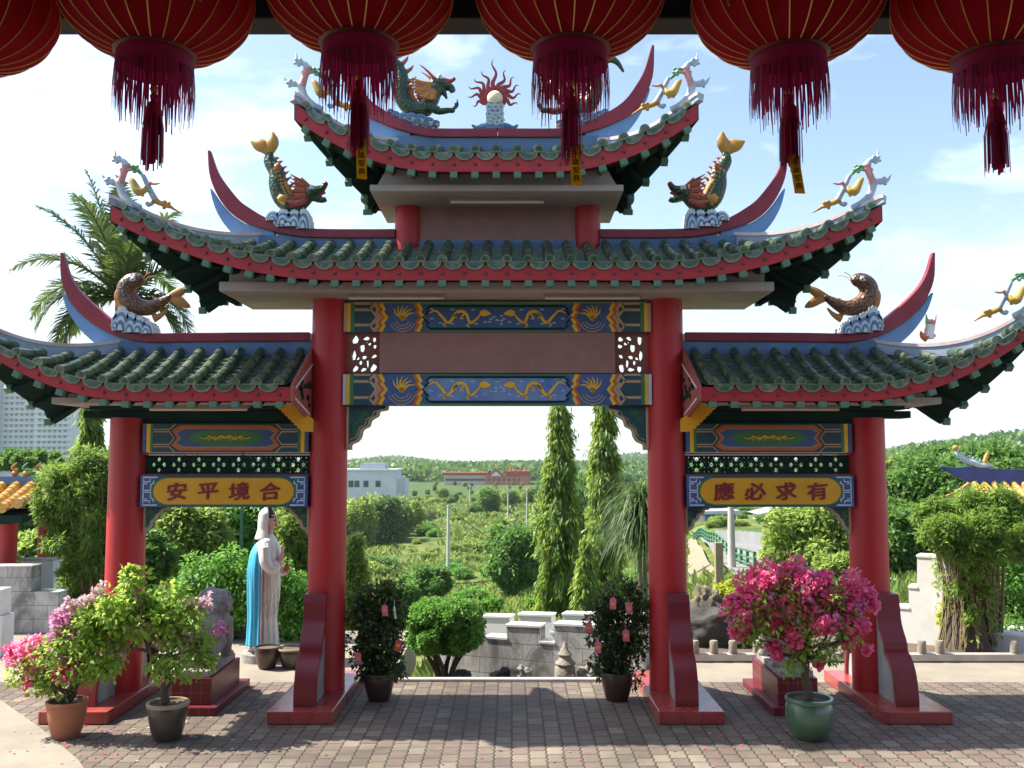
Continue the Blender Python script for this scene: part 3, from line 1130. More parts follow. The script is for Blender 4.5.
# side bays: painted beam, lattice, brackets
XI, XO = A + .19, B - .195
zb1, zb0 = Z(424), Z(452.5)
zl1, zl0 = Z(455), Z(474.5)
zg1, zg0 = Z(475.5, -.15), Z(507, -.15)
for s in (-1, 1):
    mb = MB()
    X0, X1 = s * XI, s * XO
    xm = (X0 + X1) / 2
    hw = (XO - XI) / 2
    y = -.13
    h = zb1 - zb0
    zc = (zb0 + zb1) / 2
    mb.box2((X0, y, zb0), (X1, .13, zb1), 3)
    e = .003
    for q in (-1, 1):
        def bx(a, b, z0, z1, m):
            mb.box2((xm + q * a, y - .005, z0), (xm + q * b, y, z1), m)
        bx(hw - .04, hw - .004, zb0 + e, zb1 - e, 0)
        bx(hw - .085, hw - .045, zb0 + e, zb1 - e, 1)
        bx(hw - .115, hw - .087, zb0 + e, zb1 - e, 2)
        mb.stroke([(xm + q * (hw - .12), zc + .22 * h), (xm + q * (hw - .29), zc + .22 * h), (xm + q * (hw - .34), zc), (xm + q * (hw - .29), zc - .22 * h), (xm + q * (hw - .12), zc - .22 * h)], .014, y, .006, 4)
        mb.stroke([(xm + q * (hw - .12), zc + .30 * h), (xm + q * (hw - .29), zc + .30 * h), (xm + q * (hw - .35), zb1 - e)], .012, y, .006, 4)
        mb.stroke([(xm + q * (hw - .12), zc - .30 * h), (xm + q * (hw - .29), zc - .30 * h), (xm + q * (hw - .35), zb0 + e)], .012, y, .006, 4)
    ww = hw - .37
    hexa = [(-ww, zc), (-ww - .055, zc + .27 * h), (-ww + .03, zb1 - .02), (ww - .03, zb1 - .02), (ww + .055, zc + .27 * h), (ww, zc), (ww + .055, zc - .27 * h), (ww - .03, zb0 + .02), (-ww + .03, zb0 + .02), (-ww - .055, zc - .27 * h)]
    mb.prism([(xm + a, b) for a, b in hexa], y, y - .003, 5)
    mb.prism([(xm + a * .935, zc + (b - zc) * .74) for a, b in hexa], y - .003, y - .006, 4)
    mb.prism([(xm + a * .915, zc + (b - zc) * .69) for a, b in hexa], y - .006, y - .009, 0)
    el = [(xm + math.copysign(abs(math.cos(t)) ** .7, math.cos(t)) * .40, zc + math.sin(t) * h * .27) for t in [2 * PI * k / 36 for k in range(36)]]
    mb.prism(el, y - .009, y - .012, 2)
    for q in (-1, 1):
        mb.stroke([(xm + q * a, zc + b) for a, b in smooth_path([(0, 0), (.05, .018), (.10, -.012), (.16, .016), (.21, -.008), (.27, .004)], 24)], [.022 - .016 * k / 24 for k in range(25)], y - .012, .004, 1)
        for a in (.03, .09, .15):
            mb.stroke([(xm + q * a, zc - .01), (xm + q * (a + .03), zc + .03)], [.014, .004], y - .012, .005, 1)
            mb.stroke([(xm + q * a, zc + .01), (xm + q * (a + .03), zc - .03)], [.014, .004], y - .012, .005, 1)
    mb.build('painted_beam', PM, gate)
    # lattice strip of eight pierced cells
    W, H = XO - XI, zl1 - zl0
    outl = [(0, 0), (W, 0), (W, H), (0, H)]
    hl = []
    cw = (W - .06) / 8
    for k in range(8):
        cx, cz = .03 + cw * (k + .5), H / 2
        u = cw / 2
        for a in range(4):
            t = PI / 2 * a
            hx, hz = cx + math.cos(t) * u * .52, cz + math.sin(t) * H * .27
            hl.append([(hx + .026 * math.cos(q), hz + .026 * math.sin(q)) for q in [2 * PI * j / 8 for j in range(8)]])
        hl.append([(cx + .010 * math.cos(q), cz + .010 * math.sin(q)) for q in [2 * PI * j / 6 for j in range(6)]])
        for a, b in ((-.78, -.8), (-.78, .8), (.78, -.8), (.78, .8), (-.28, .78), (.28, .78), (-.28, -.78), (.28, -.78), (-.8, .3), (.8, .3), (-.8, -.3), (.8, -.3), (.42, .42), (-.42, .42), (.42, -.42), (-.42, -.42)):
            r_ = .009
            hl.append([(cx + a * u + r_ * math.cos(q), cz + b * H * .46 + r_ * math.sin(q)) for q in [2 * PI * j / 5 for j in range(5)]])
    me = curve_mesh([outl] + hl, .05)
    mb = MB()
    mb.addmesh(me, lambda c: (min(X0, X1) + c.x, c.z, zl0 + c.y))
    mb.build('lattice', M['greendark'], gate)
    mb = MB()
    for zz in ((zl1 + zb0) / 2, (zl0 + zg1) / 2):
        mb.box2((X0, -.09, zz - .012), (X1, .09, zz + .012))
    mb.build('rail', M['brownboard'], gate)
    hb = zg0 - Z(534)
    for q, xc in ((1, XI), (-1, XO)):
        bracket(s * xc, zg0, s * q, .27, hb, th=.07)

# name boards
NB = [M['pblue'], M['pgold'], M['pgreen'], M['pteal'], M['pgray']]
for s, text, lab in ((-1, '安平境合', 'blue and gold name board reading 安平境合 in red, hung in the left bay'), (1, '應必求有', 'blue and gold name board reading 應必求有 in red, hung in the right bay')):
    xm = s * (XI + XO) / 2
    e = empty('name_board', (GX + xm, YG - .1, (zg0 + zg1) / 2), lab, 'sign', 'name boards of the side bays')
    W, H = XO - XI - .004, zg1 - zg0
    mb = MB()
    mb.box2((-W / 2, -.05, -H / 2), (W / 2, .05, H / 2), 0)

    def pill(w, h):
        r_ = h / 2
        pts = []
        for k in range(13):
            t = -PI / 2 + PI * k / 12
            pts.append((w / 2 - r_ * 1.15 + math.cos(t) * r_ * 1.15, math.sin(t) * r_))
        for k in range(13):
            t = PI / 2 + PI * k / 12
            pts.append((-w / 2 + r_ * 1.15 + math.cos(t) * r_ * 1.15, math.sin(t) * r_))
        return pts
    y = -.05
    mb.prism(pill(W * .89, H * .97), y, y - .003, 3)
    mb.prism(pill(W * .87, H * .90), y - .003, y - .006, 2)
    mb.prism(pill(W * .84, H * .83), y - .006, y - .009, 1)
    for q in (-1, 1):
        for v in (-1, 1):
            x_ = W / 2 - .012
            f = [(x_ - .17, v * H * .44), (x_ - .02, v * H * .44), (x_ - .02, v * H * .30), (x_ - .09, v * H * .30), (x_ - .09, v * H * .38)]
            mb.stroke([(q * a, b) for a, b in f], .014, y, .006, 4)
            f = [(x_ - .06, v * H * .24), (x_ - .02, v * H * .24), (x_ - .02, v * H * .03), (x_ - .10, v * H * .03), (x_ - .10, v * H * .2), (x_ - .13, v * H * .26), (x_ - .13, v * H * .33)]
            mb.stroke([(q * a, b) for a, b in f], .014, y, .007, 4)
    mb.build('board', NB, e)
    mb = MB()
    for k, ch in enumerate(text):
        me = glyph_mesh(ch, .225, .006)
        cxs = [v.co.x for v in me.vertices]; cys = [v.co.y for v in me.vertices]
        mx, my = (min(cxs) + max(cxs)) / 2, (min(cys) + max(cys)) / 2
        px_ = (k - 1.5) * W * .186
        for q, (ox, oz) in enumerate(((0, 0), (.007, .003), (-.006, -.003), (.003, -.004), (-.003, .004))):
            mb.addmesh(me, lambda c: (px_ + ox + (c.x - mx) * 1.02, y - .013 - c.z - .0005 * q, oz + (c.y - my) * .86 + .09 * (c.x - mx)))
    mb.build('lettering', M['pred'], e)
note_kids(gate)
# ------------------------------------------------------------------ roof sculptures
M['dgreen'] = mat('dragon_green', (.02, .085, .025), (.05, .13, .03), 18, .4, .3, 60, coat=.2)
def scales(name, c1, c2, c3, sc):
    t = NT(name)
    co = t.coord()
    v = t.n('ShaderNodeTexVoronoi')
    v.inputs['Scale'].default_value = sc
    t.l(co, v.inputs['Vector'])
    col = t.ramp(v.outputs['Distance'], [(.0, c3), (.35, c2), (.62, c1)])
    col = t.mix(t.math('MULTIPLY', t.noise(co, 9, 4), .6), col, c1)
    return t.done(t.bsdf(col, .38, 0, t.bump(v.outputs['Distance'], .6, .015), .2))


M['dgreen'] = scales('dragon_green', (.008, .03, .010), (.022, .075, .02), (.10, .16, .03), 34)
M['dgold'] = mat('dragon_gold', (.50, .26, .03), (.40, .18, .02), 12, .45, .2, 60)
M['dorange'] = mat('dragon_orange', (.42, .13, .03), (.34, .09, .02), 12, .5)
M['dred'] = mat('dragon_red', (.36, .03, .03), None, 10, .5)
M['dwhite'] = mat('wave_white', (.62, .66, .68), (.5, .55, .58), 10, .6)
M['dblue'] = mat('wave_blue', (.12, .24, .40), (.08, .17, .30), 10, .5)
M['carp'] = mat('carp_gold', (.26, .12, .028), (.17, .065, .015), 14, .35, .35, 70, coat=.25)
M['carp'] = scales('carp_gold', (.07, .028, .010), (.20, .085, .02), (.34, .17, .04), 36)
M['carpfin'] = mat('carp_fin', (.46, .21, .05), (.36, .14, .03), 10, .45)
M['sgreen'] = mat('sprig_green', (.10, .30, .14), (.2, .36, .2), 8, .5)
M['spink'] = mat('sprig_pink', (.46, .16, .16), (.52, .28, .25), 8, .5)
M['syel'] = mat('sprig_yellow', (.46, .32, .05), (.40, .26, .05), 8, .5)
M['sblue'] = mat('sprig_blue', (.26, .37, .46), (.46, .51, .54), 8, .5)
M['black'] = mat('black_dot', (.01, .01, .01), None, 4, .3)
M['pearl'] = mat('pearl_cream', (.80, .66, .44), (.74, .6, .4), 4, .35)
OM = [M['dgreen'], M['dgold'], M['dorange'], M['dred'], M['dwhite'], M['dblue'], M['black']]


class Orn:
    """works in photographed directions at the roof's own distance, gives local points (x, y, z)"""
    def __init__(self, px, py, ly):
        self.ly = ly
        self.o = P(px, py, YG + ly)

    def __call__(self, px, py, dy=0.0):
        w = P(px, py, YG + self.ly)
        return Vector((w.x - self.o.x, dy, w.z - self.o.z))

    def path(self, pts, n=20, dys=None):
        return smooth_path([tuple(self(q[0], q[1], q[2] if len(q) > 2 else 0)) for q in pts], n)


def taper(a, b, n, p=1.0):
    return [a + (b - a) * (i / n) ** p for i in range(n + 1)]


def wave_base(o, pts, parent, th=.11):
    """crest of small blue and white waves; pts = (px, py_base, py_top, halfwidth px)"""
    mb = MB()
    for px, yb, yt, hw in pts:
        c = o(px, yb)
        t = o(px, yt)
        w = abs((o(px + hw, yb) - c).x)
        h = t.z - c.z
        for k, (f, m) in enumerate(((1.0, 0), (.80, 1), (.62, 0), (.44, 1), (.26, 0))):
            poly = []
            for q in range(19):
                a = PI * q / 18
                rr = f * (1 + (.10 * abs(math.sin(4.5 * a * 2)) if k == 0 else 0))
                poly.append((c.x + math.cos(a) * w * rr, c.z + math.sin(a) * h * rr - .01))
            mb.prism(poly, th - .012 * k * 0, -th - .008 * k, m)
            mb.prism(poly, th + .008 * k, th - .002, m)
    mb.build('wave_base', [M['dwhite'], M['dblue']], parent)


# --- green dragon-headed fish on the middle roof (right one surveyed, left one mirrored)
def dragon_fish():
    o = Orn(702, 226, 0)
    root = empty('dragon_fish_sculpture', (0, 0, 0), '', 'sculpture', 'painted sculptures on the roof ridges')
    mb = MB()
    body = o.path([(725, 152), (726, 161), (719, 172), (717.5, 185), (713, 197), (704, 204), (695, 203), (688, 197), (683, 193)], 26)
    rad = [.035, .05, .065, .075, .082, .09, .098, .105, .11, .115, .118, .12, .122, .124, .125, .125, .124, .122, .118, .11, .10, .095, .09, .085, .08, .075, .07]
    mb.tube(body, [q * .88 for q in rad], 12, 0, sx=.8)
    # belly
    mb.tube(o.path([(722, 170), (711, 186), (706, 197)], 10), .05, 8, 1, sx=1.3)
    # head with open jaws
    mb.ball(o(684, 193), (.085, .085, .07), 12, 0)
    mb.tube(o.path([(684, 190), (678, 190), (673, 188), (670, 184)], 8), taper(.06, .032, 8), 8, 0)
    mb.tube(o.path([(684, 196), (677, 199), (672, 200), (669, 199)], 8), taper(.05, .026, 8), 8, 0)
    mb.ball(o(670, 184), (.034, .045, .03), 8, 3)
    mb.tube(o.path([(678, 194), (673, 193.5), (670, 192)], 6), .018, 6, 3)
    for dy in (-.055, .055):
        mb.ball(o(682.5, 188, dy), .024, 8, 4)
        mb.tube(o.path([(684, 188, dy), (690, 182, dy * 1.2), (693, 179, dy * 1.5)], 6), taper(.018, .006, 6), 6, 2)
    # whisker tufts, side fins
    for k in range(9):
        for dy in (-.05, .05):
            a = 186 + k * 2.4
            mb.tube(o.path([(690 - k * .2, a - 2, dy), (697, a - 6 + k, dy * 1.4), (704, a - 10 + k * 1.3, dy * 1.5)], 6), taper(.022, .007, 6), 6, 2 if k % 2 else 3)
    for (x, y), (tx, ty) in (((721, 160), (716, 158)), ((719, 165), (712, 161)), ((716, 172), (708, 166)), ((714, 178), (706, 171)), ((712, 184), (703, 176)), ((708, 190), (699, 181)), ((703, 194), (694, 184))):
        mb.tube(o.path([(x, y), ((x + tx) / 2, (y + ty) / 2 - 1), (tx, ty)], 5), taper(.028, .006, 5), 6, 2)
    for dy in (-.09, .09):
        mb.ball(o(711, 201, dy), (.06, .02, .05), 8, 1)
        mb.ball(o(716, 168, dy * .7), (.035, .02, .045), 8, 2)
    me = fuse(mb, 'body', OM, .008, 1)
    link('body', me, root)
    t = MB()
    j = o(726, 152)
    for pts in ([(725, 154), (724, 146), (722.5, 139), (723, 131.5)], [(726, 154), (732, 147), (739, 144), (745, 141)]):
        t.tube(o.path(pts, 14), [.03 + .045 * math.sin(PI * min(1, i / 12)) ** 1 for i in range(13)] + [.02, .004], 8, 0, sx=.35)
    t.build('tail_fin', [M['dgold']], root, smooth=50)
    wave_base(o, [(690, 230, 211, 7), (699, 228, 212, 8), (710, 226, 211.5, 9), (720, 222, 213, 7), (705, 228, 216, 12)], root)
    note_kids(root)
    return root, o.o


LG = 'painted sculptures on the roof ridges'
df, oo = dragon_fish()
df.location = oo
df['label'] = 'green dragon-headed fish with raised golden tail, on the right ridge of the middle roof'
mx_ = lambda v: Vector((2 * GX - v.x, v.y, v.z))
dup(df, mx_(oo), 'green dragon-headed fish with raised golden tail, on the left ridge of the middle roof', (-1, 1, 1))

# --- golden carp on the side roofs
o = Orn(860, 330, 0)
root = empty('carp_sculpture', o.o, 'brown and gold leaping carp among waves, on the right side roof ridge', 'sculpture', LG)
mb = MB()
body = o.path([(824, 296), (834, 302.5), (846, 308), (858, 306), (867, 299), (869, 290), (866, 284), (860, 280.5), (854, 280.5), (851, 281)], 26)
rad = [.03, .04, .05, .06, .07, .078, .085, .09, .095, .10, .102, .104, .105, .106, .106, .105, .104, .102, .10, .096, .09, .084, .076, .066, .052, .04, .026]
mb.tube(body, rad, 12, 0, sx=.8)
mb.tube(o.path([(877, 289), (878, 298), (875, 308), (868, 313)], 10), [.02, .03, .035, .035, .035, .035, .03, .03, .025, .02, .01], 8, 1, sx=.4)
mb.tube(o.path([(827, 308), (834, 315), (842, 319)], 8), taper(.012, .05, 8), 8, 1, sx=.4)
mb.tube(o.path([(836, 301), (839, 299), (841, 303)], 5), .022, 6, 1, sx=.5)
mb.tube(o.path([(863, 294), (858, 298), (857, 302)], 6), taper(.04, .012, 6), 8, 3, sx=1.6)
for dy in (-.07, .07):
    mb.ball(o(860, 280, dy * .9), .02, 8, 4)
    mb.ball(o(860, 280, dy * 1.12), .011, 6, 6)
me = fuse(mb, 'body', [M['carp'], M['carpfin'], M['dorange'], M['dred'], M['dwhite'], M['dblue'], M['black']], .008, 1)
link('body', me, root)
t = MB()
for pts in ([(827, 297), (819, 294), (812, 290), (806, 286)], [(827, 298), (818, 300), (811, 304), (804.5, 307.5)]):
    t.tube(o.path(pts, 12), [.03 + .022 * math.sin(PI * min(1, i / 10)) for i in range(11)] + [.02, .004], 8, 0, sx=.35)
t.build('tail_fin', [M['carpfin']], root, smooth=50)
t = MB()
for dy in (-.02, .02):
    t.tube(o.path([(851, 281, dy), (849, 277, dy * 2), (846, 275, dy * 3), (841, 274, dy * 5)], 8), .004, 4)
t.build('barbel', [M['carpfin']], root)
wave_base(o, [(845, 334, 322, 7), (853, 333, 317, 8), (861, 333, 314, 8), (870, 331, 308, 9), (875, 328, 315, 5)], root)
note_kids(root)
dup(root, mx_(o.o), 'brown and gold leaping carp among waves, on the left side roof ridge', (-1, 1, 1))

# --- long dragons of the top ridge
o = Orn(414, 127, 0)
root = empty('dragon_sculpture', o.o, 'green dragon with orange mane facing the flaming pearl from the left, on the top ridge', 'sculpture', LG)
mb = MB()
body = o.path([(372, 72), (379, 62), (388, 59), (397, 66), (401, 78), (401, 92), (406, 104), (415, 110), (425, 109), (431, 100), (434, 92), (437, 86)], 36)
rad = [.015 + .075 * min(1, i / 14) for i in range(37)]
mb.tube(body, rad, 12, 0, sx=.85)
mb.ball(o(438, 83), (.10, .085, .075), 12, 0)
mb.tube(o.path([(440, 83), (446, 86), (451, 88), (453, 92)], 8), taper(.06, .035, 8), 8, 0)
mb.tube(o.path([(442, 80), (447, 81), (451, 81), (455, 78)], 8), taper(.035, .022, 8), 8, 3)
mb.tube(o.path([(440, 88), (444, 93), (447, 99)], 8), taper(.05, .012, 8), 8, 0)
for dy in (-.07, .07):
    mb.ball(o(440, 78, dy * .8), .028, 8, 4)
    mb.tube(o.path([(434, 80, dy), (427, 73, dy * 1.2), (420, 68, dy * 1.4)], 8), taper(.022, .006, 8), 6, 2)
    for k in range(11):
        a = R(165 + k * 11)
        x0, y0 = 434 + 3 * math.cos(a), 88 - 5 * math.sin(a)
        mb.tube(o.path([(x0, y0, dy), (x0 + 9 * math.cos(a), y0 - 8 * math.sin(a) + 1, dy * 1.5), (x0 + 19 * math.cos(a), y0 - 13 * math.sin(a) - 2, dy * 1.6)], 6), taper(.03, .008, 6), 6, 2 if k % 3 else 1)
for k in range(9):
    q = body[8 + k * 2]
    c = Vector(q)
    n_ = (Vector(body[9 + k * 2]) - c).normalized()
    out = Vector((n_.z, 0, -n_.x)) * (1 if k < 0 else -1)
    mb.tube([c + out * .06, c + out * .13 + n_ * -.03, c + out * .17 - n_ * .07], [.03, .02, .006], 6, 2)
for dy, pts in ((-.09, [(430, 108), (438, 114), (448, 113.5), (454, 113)]), (.09, [(426, 110), (433, 105), (439, 106)])):
    mb.tube(o.path([(a, b, dy) for a, b in pts], 10), taper(.05, .026, 10), 8, 0)
for dx, dy_ in ((2, -6), (5, -9), (6, -5), (-1, 4)):
    mb.tube(o.path([(454, 112, -.09), (455 + dx * .5, 112 + dy_ * .6, -.09), (453 + dx, 112 + dy_, -.09 - .01 * dx)], 6), taper(.02, .006, 6), 6, 0)
me = fuse(mb, 'body', OM, .008, 1)
link('body', me, root)
cl = MB()
for k, (x, y, r_) in enumerate(((396, 116, .05), (404, 119, .07), (412, 120, .08), (421, 121.5, .085), (429, 124, .075), (436, 125, .05), (391, 113, .04), (416, 126, .06), (425, 128, .05))):
    cl.ball(o(x, y, -.02), (r_, r_ * 1.1, r_ * .8), 10, 0)
    for w in (.8, .5, .25):
        ring = [o(x, y, -.02) + Vector((math.cos(a) * r_ * w, -r_ * 1.12 * math.sqrt(max(.05, 1 - w * w)), math.sin(a) * r_ * .8 * w)) for a in [2 * PI * j / 14 for j in range(12)]]
        cl.tube(ring, .009, 5, 1)
cl.build('cloud_base', [M['dwhite'], M['dblue']], root, smooth=50)
note_kids(root)
dup(root, mx_(o.o), 'green dragon with orange mane facing the flaming pearl from the right, on the top ridge', (-1, 1, 1))

# --- flaming pearl in the middle of the top ridge
o = Orn(495, 130, 0)
root = empty('flaming_pearl_sculpture', o.o, 'cream pearl with red flames on a blue scrolled pillar, middle of the top ridge', 'sculpture', LG)
mb = MB()
mb.ball(o(495, 99), .092, 20, 0)
mb.build('pearl', [M['pearl']], root, smooth=60)
mb = MB()
for k in range(20):
    a = R(-38 + 256 * k / 19)
    mb.ball(o(495, 98) + Vector((math.cos(a) * .105, .02, math.sin(a) * .105)), (.03, .03, .03), 8)
for ang, ln in ((-18, .16), (6, .19), (27, .20), (47, .22), (68, .24), (92, .34), (114, .24), (135, .22), (154, .22), (174, .20), (198, .16)):
    a = R(ang)
    d_ = Vector((math.cos(a), 0, math.sin(a)))
    n_ = Vector((-d_.z, 0, d_.x))
    pts = [o(495, 98) + d_ * (.10 + ln * t) + n_ * (.022 * math.sin(t * 9)) for t in [q / 12 for q in range(13)]]
    mb.tube(pts, taper(.032, .004, 12), 6, 0, sx=.6)
mb.build('flame', [M['dred']], root, smooth=60)
mb = MB()
mb.prism([(o(486, 130).x, 0), (o(504, 130).x, 0), (o(503, 104).x, o(495, 104).z), (o(487, 104).x, o(495, 104).z)], -.06, .06, 0)
for x, y in ((489, 109), (495, 109), (501, 109), (489, 116), (495, 117), (501, 116), (490, 123), (497, 124), (502, 123)):
    c = o(x, y, -.065)
    for r_ in (.034, .018):
        mb.tube([c + Vector((math.cos(a) * r_, 0, math.sin(a) * r_)) for a in [2 * PI * j / 12 for j in range(12)]], .007, 5, 1)
for s in (-1, 1):
    mb.tube(o.path([(495 + s * 3, 126), (495 + s * 12, 127), (495 + s * 18, 128), (495 + s * 23, 125)], 10), taper(.06, .012, 10), 8, 0, sx=.9)
mb.build('pillar', [M['dblue'], M['dwhite']], root, smooth=40)


# --- scrolled sprigs on the hip ridges
def sprig():
    """flowering scroll; authored around its foot, x pointing outwards along the roof corner"""
    root = empty('scroll_sprig', (0, 0, 0), '', 'roof ornament', 'scrolled sprigs on the roof corners')
    k = .0098
    def q(pts, n, y=0):
        return smooth_path([((136.5 - a) * k, y + (c[0] if c else 0), (205 - b) * k) for a, b, *c in pts], n)
    mb = MB()
    mb.tube(q([(150, 209), (140, 204), (131, 195), (126.5, 182)], 14), taper(0.0342, 0.0418, 14), 8, 3)
    mb.tube(q([(128, 184), (130, 176), (134, 164)], 10), taper(0.0418, 0.0342, 10), 8, 1)
    mb.tube(q([(134, 165), (130, 159), (124, 158), (122, 153), (121, 147)], 12), taper(0.0380, 0.0061, 12), 8, 3)
    mb.tube(q([(127, 181), (121, 181), (113, 180), (110, 176), (107.5, 172)], 12), taper(0.0342, 0.0053, 12), 8, 3)
    mb.tube(q([(135, 164), (141, 166, .05), (147, 171, .06), (149, 174, .03)], 10), taper(0.0304, 0.0152, 10), 8, 0)
    mb.tube(q([(139, 178, -.04), (143, 183, -.05), (148, 192, -.05), (154, 192, -.05), (156, 187, -.05)], 12), [.012, .02, .03, .035, .04, .045, .05, .05, .045, .04, .03, .02, .01], 8, 2)
    mb.tube(q([(151, 174), (155, 182), (160, 192), (165, 201)], 12), taper(0.0228, 0.0342, 12), 8, 4)
    mb.tube(q([(159, 183, -.03), (165, 185, -.04), (171, 184, -.04)], 6), taper(0.0228, 0.0076, 6), 6, 1)
    mb.tube(q([(163, 200), (170, 204), (178, 206), (184, 210), (191, 214)], 12), taper(0.0342, 0.0076, 12), 8, 5)
    mb.tube(q([(162, 204), (158, 206), (156, 203)], 6), .022, 6, 3)
    for a, b, m in ((124, 158, 3), (117, 181, 3), (150, 193, 2), (176, 206, 5), (143, 168, 0), (133, 168, 1)):
        for j in range(5):
            t = 2 * PI * j / 5 + a
            mb.ball(((136.5 - a) * k + math.cos(t) * .04, -.01, (205 - b) * k + math.sin(t) * .035), (.022, .02, .016), 8, m)
    me = fuse(mb, 'body', [M['sgreen'], M['spink'], M['syel'], M['sblue'], M['hipblue'], M['dgold']], .009, 1)
    link('sprig', me, root)
    note_kids(root)
    return root


sp0 = sprig()
first = True
for nm, SS_, e, zlab in (('middle', SSm, 3.86, 'middle'), ('top', SSt, 2.04, 'top')):
    for s in (-1, 1):
        v = .10 if nm == 'middle' else .13
        p = SS_(-(.93 if nm == 'middle' else .9) * (1 - v), v, s > 0)
        # foot stands on the hip, a little inboard of the tip; its scroll leans outwards
        loc = Vector((GX + p.x, YG + p.y, p.z + .10))
        lab = 'pale blue and pink scrolled sprig standing on the %s corner of the %s roof' % ('left' if s < 0 else 'right', zlab)
        sc = (1, 1, 1) if s > 0 else (-1, 1, 1)
        if first:
            sp0.location = loc
            sp0.scale = sc
            sp0['label'] = lab
            first = False
        else:
            dup(sp0, loc, lab, sc)
SSr = lows[1][2]
SSlft = lows[-1][2]
for s, S_ in ((1, SSr), (-1, SSlft)):
    v = .12 if s > 0 else 0.0
    p = S_(-.93 * (1 - v), v, s > 0)
    dup(sp0, Vector((GX + p.x, YG + p.y, p.z + .10)), 'pale blue and pink scrolled sprig on the outer %s corner of the %s side roof' % (('right', 'right') if s > 0 else ('left', 'left')), (s, 1, 1))

# little painted figure standing on the right side roof hip, and a green leaf on the middle roof
o = Orn(927, 338, -.18)
root = empty('figurine', o.o, 'tiny robed figurine with a raised arm behind the right side roof horn', 'sculpture', LG)
mb = MB()
mb.tube(o.path([(930, 339), (930, 332), (931, 325)], 6), taper(.04, .05, 6), 8, 0)
mb.ball(o(931, 321.5), .032, 8, 1)
mb.tube(o.path([(933, 326), (935, 321), (936, 315)], 6), taper(.018, .01, 6), 6, 1)
mb.tube(o.path([(929, 326), (926, 328), (925, 336)], 6), taper(.018, .014, 6), 6, 1)
mb.tube(o.path([(931, 332), (935, 337)], 4), .02, 6, 1)
mb.tube(o.path([(926, 314), (927, 322), (929, 327)], 6), taper(.012, .04, 6), 6, 2, sx=.5)
mb.tube(o.path([(927, 339), (922, 336), (921, 331)], 6), taper(.04, .012, 6), 6, 3)
link('body', fuse(mb, 'figurine', [M['dwhite'], M['spink'], M['sgreen'], M['dorange']], .008, 1), root)

# ------------------------------------------------------------------ temple eave and lanterns
M['eave'] = mat('dark_timber', (.012, .010, .012), (.02, .015, .018), 3, .7, .1, 40)
M['skyblock_wall'] = mat('skylight_block_red', (.22, .02, .02), None, 2, .7)
ev = empty('temple_hall', (0, 2.0, 4.2), 'temple hall whose dark timber eave hangs above the row of red lanterns', 'temple')
zb_ = P(512, 27, 3.35).z - 4.2
mb = MB(); mb.box2((-9, 1.28, zb_), (9, 1.42, zb_ + .32)); mb.build('beam', M['eave'], ev, bevel=.01)
mb = MB(); mb.box2((-9, -6, zb_ + .32), (9, 1.55, zb_ + .40)); mb.build('ceiling', M['eave'], ev)
mb = MB()
for k in range(45):
    mb.box2((-8.8 + .4 * k, -6, zb_ + .25), (-8.7 + .4 * k, 1.27, zb_ + .318))
mb.build('rafters', M['eave'], ev)
mb = MB(); mb.box2((-9, -6.4, -4.2), (9, -6.002, zb_ + .3)); mb.build('rear_wall', M['skyblock_wall'], ev)  # unseen hall wall, added to cut skylight from behind the camera
mb = MB(); mb.prismx([(1.6, zb_ + .41), (1.6, zb_ + .60), (-4.0, 2.6), (-10, zb_ + .6), (-10, zb_ + .41)], -9.4, 9.4); mb.build('roof', M['tile'], ev)  # unseen sloped roof, added and shaped to block more of that skylight

t = NT('lantern_cloth')
co = t.coord()
nz = t.noise(co, 14, 5, .6)
col = t.mix(nz, (.50, .013, .032), (.36, .010, .024))
b = t.bsdf(col, .75, spec=.15)
tr = t.n('ShaderNodeBsdfTranslucent')
tr.inputs[0].default_value = (.70, .026, .052, 1)
mxs = t.n('ShaderNodeMixShader')
mxs.inputs[0].default_value = .5
t.l(b, mxs.inputs[1]); t.l(tr.outputs[0], mxs.inputs[2])
M['cloth'] = t.done(mxs.outputs[0])
M['ltgold'] = mat('lantern_gold', (.90, .58, .16), (.8, .48, .10), 20, .4)
M['lring'] = mat('lantern_ring', (.22, .05, .02), (.10, .012, .01), 16, .5)
M['lred'] = mat('lantern_band', (.10, .008, .012), (.07, .006, .01), 10, .7)
t = NT('fringe_thread')
g = t.n('ShaderNodeNewGeometry')
col = t.ramp(g.outputs['Random Per Island'], [(0, (.17, .009, .055)), (.6, (.38, .018, .10)), (1, (.58, .035, .10))])
tr = t.n('ShaderNodeBsdfTranslucent')
t.l(col, tr.inputs[0])
mxs = t.n('ShaderNodeMixShader')
mxs.inputs[0].default_value = .5
t.l(t.bsdf(col, .6), mxs.inputs[1]); t.l(tr.outputs[0], mxs.inputs[2])
M['fringe'] = t.done(mxs.outputs[0])
t = NT('paper_tag_yellow')
tr = t.n('ShaderNodeBsdfTranslucent')
tr.inputs[0].default_value = (.85, .60, .06, 1)
mxs = t.n('ShaderNodeMixShader')
mxs.inputs[0].default_value = .5
t.l(t.bsdf((.80, .55, .04), .7), mxs.inputs[1]); t.l(tr.outputs[0], mxs.inputs[2])
M['tagy'] = t.done(mxs.outputs[0])
LA, LC = .275, .186


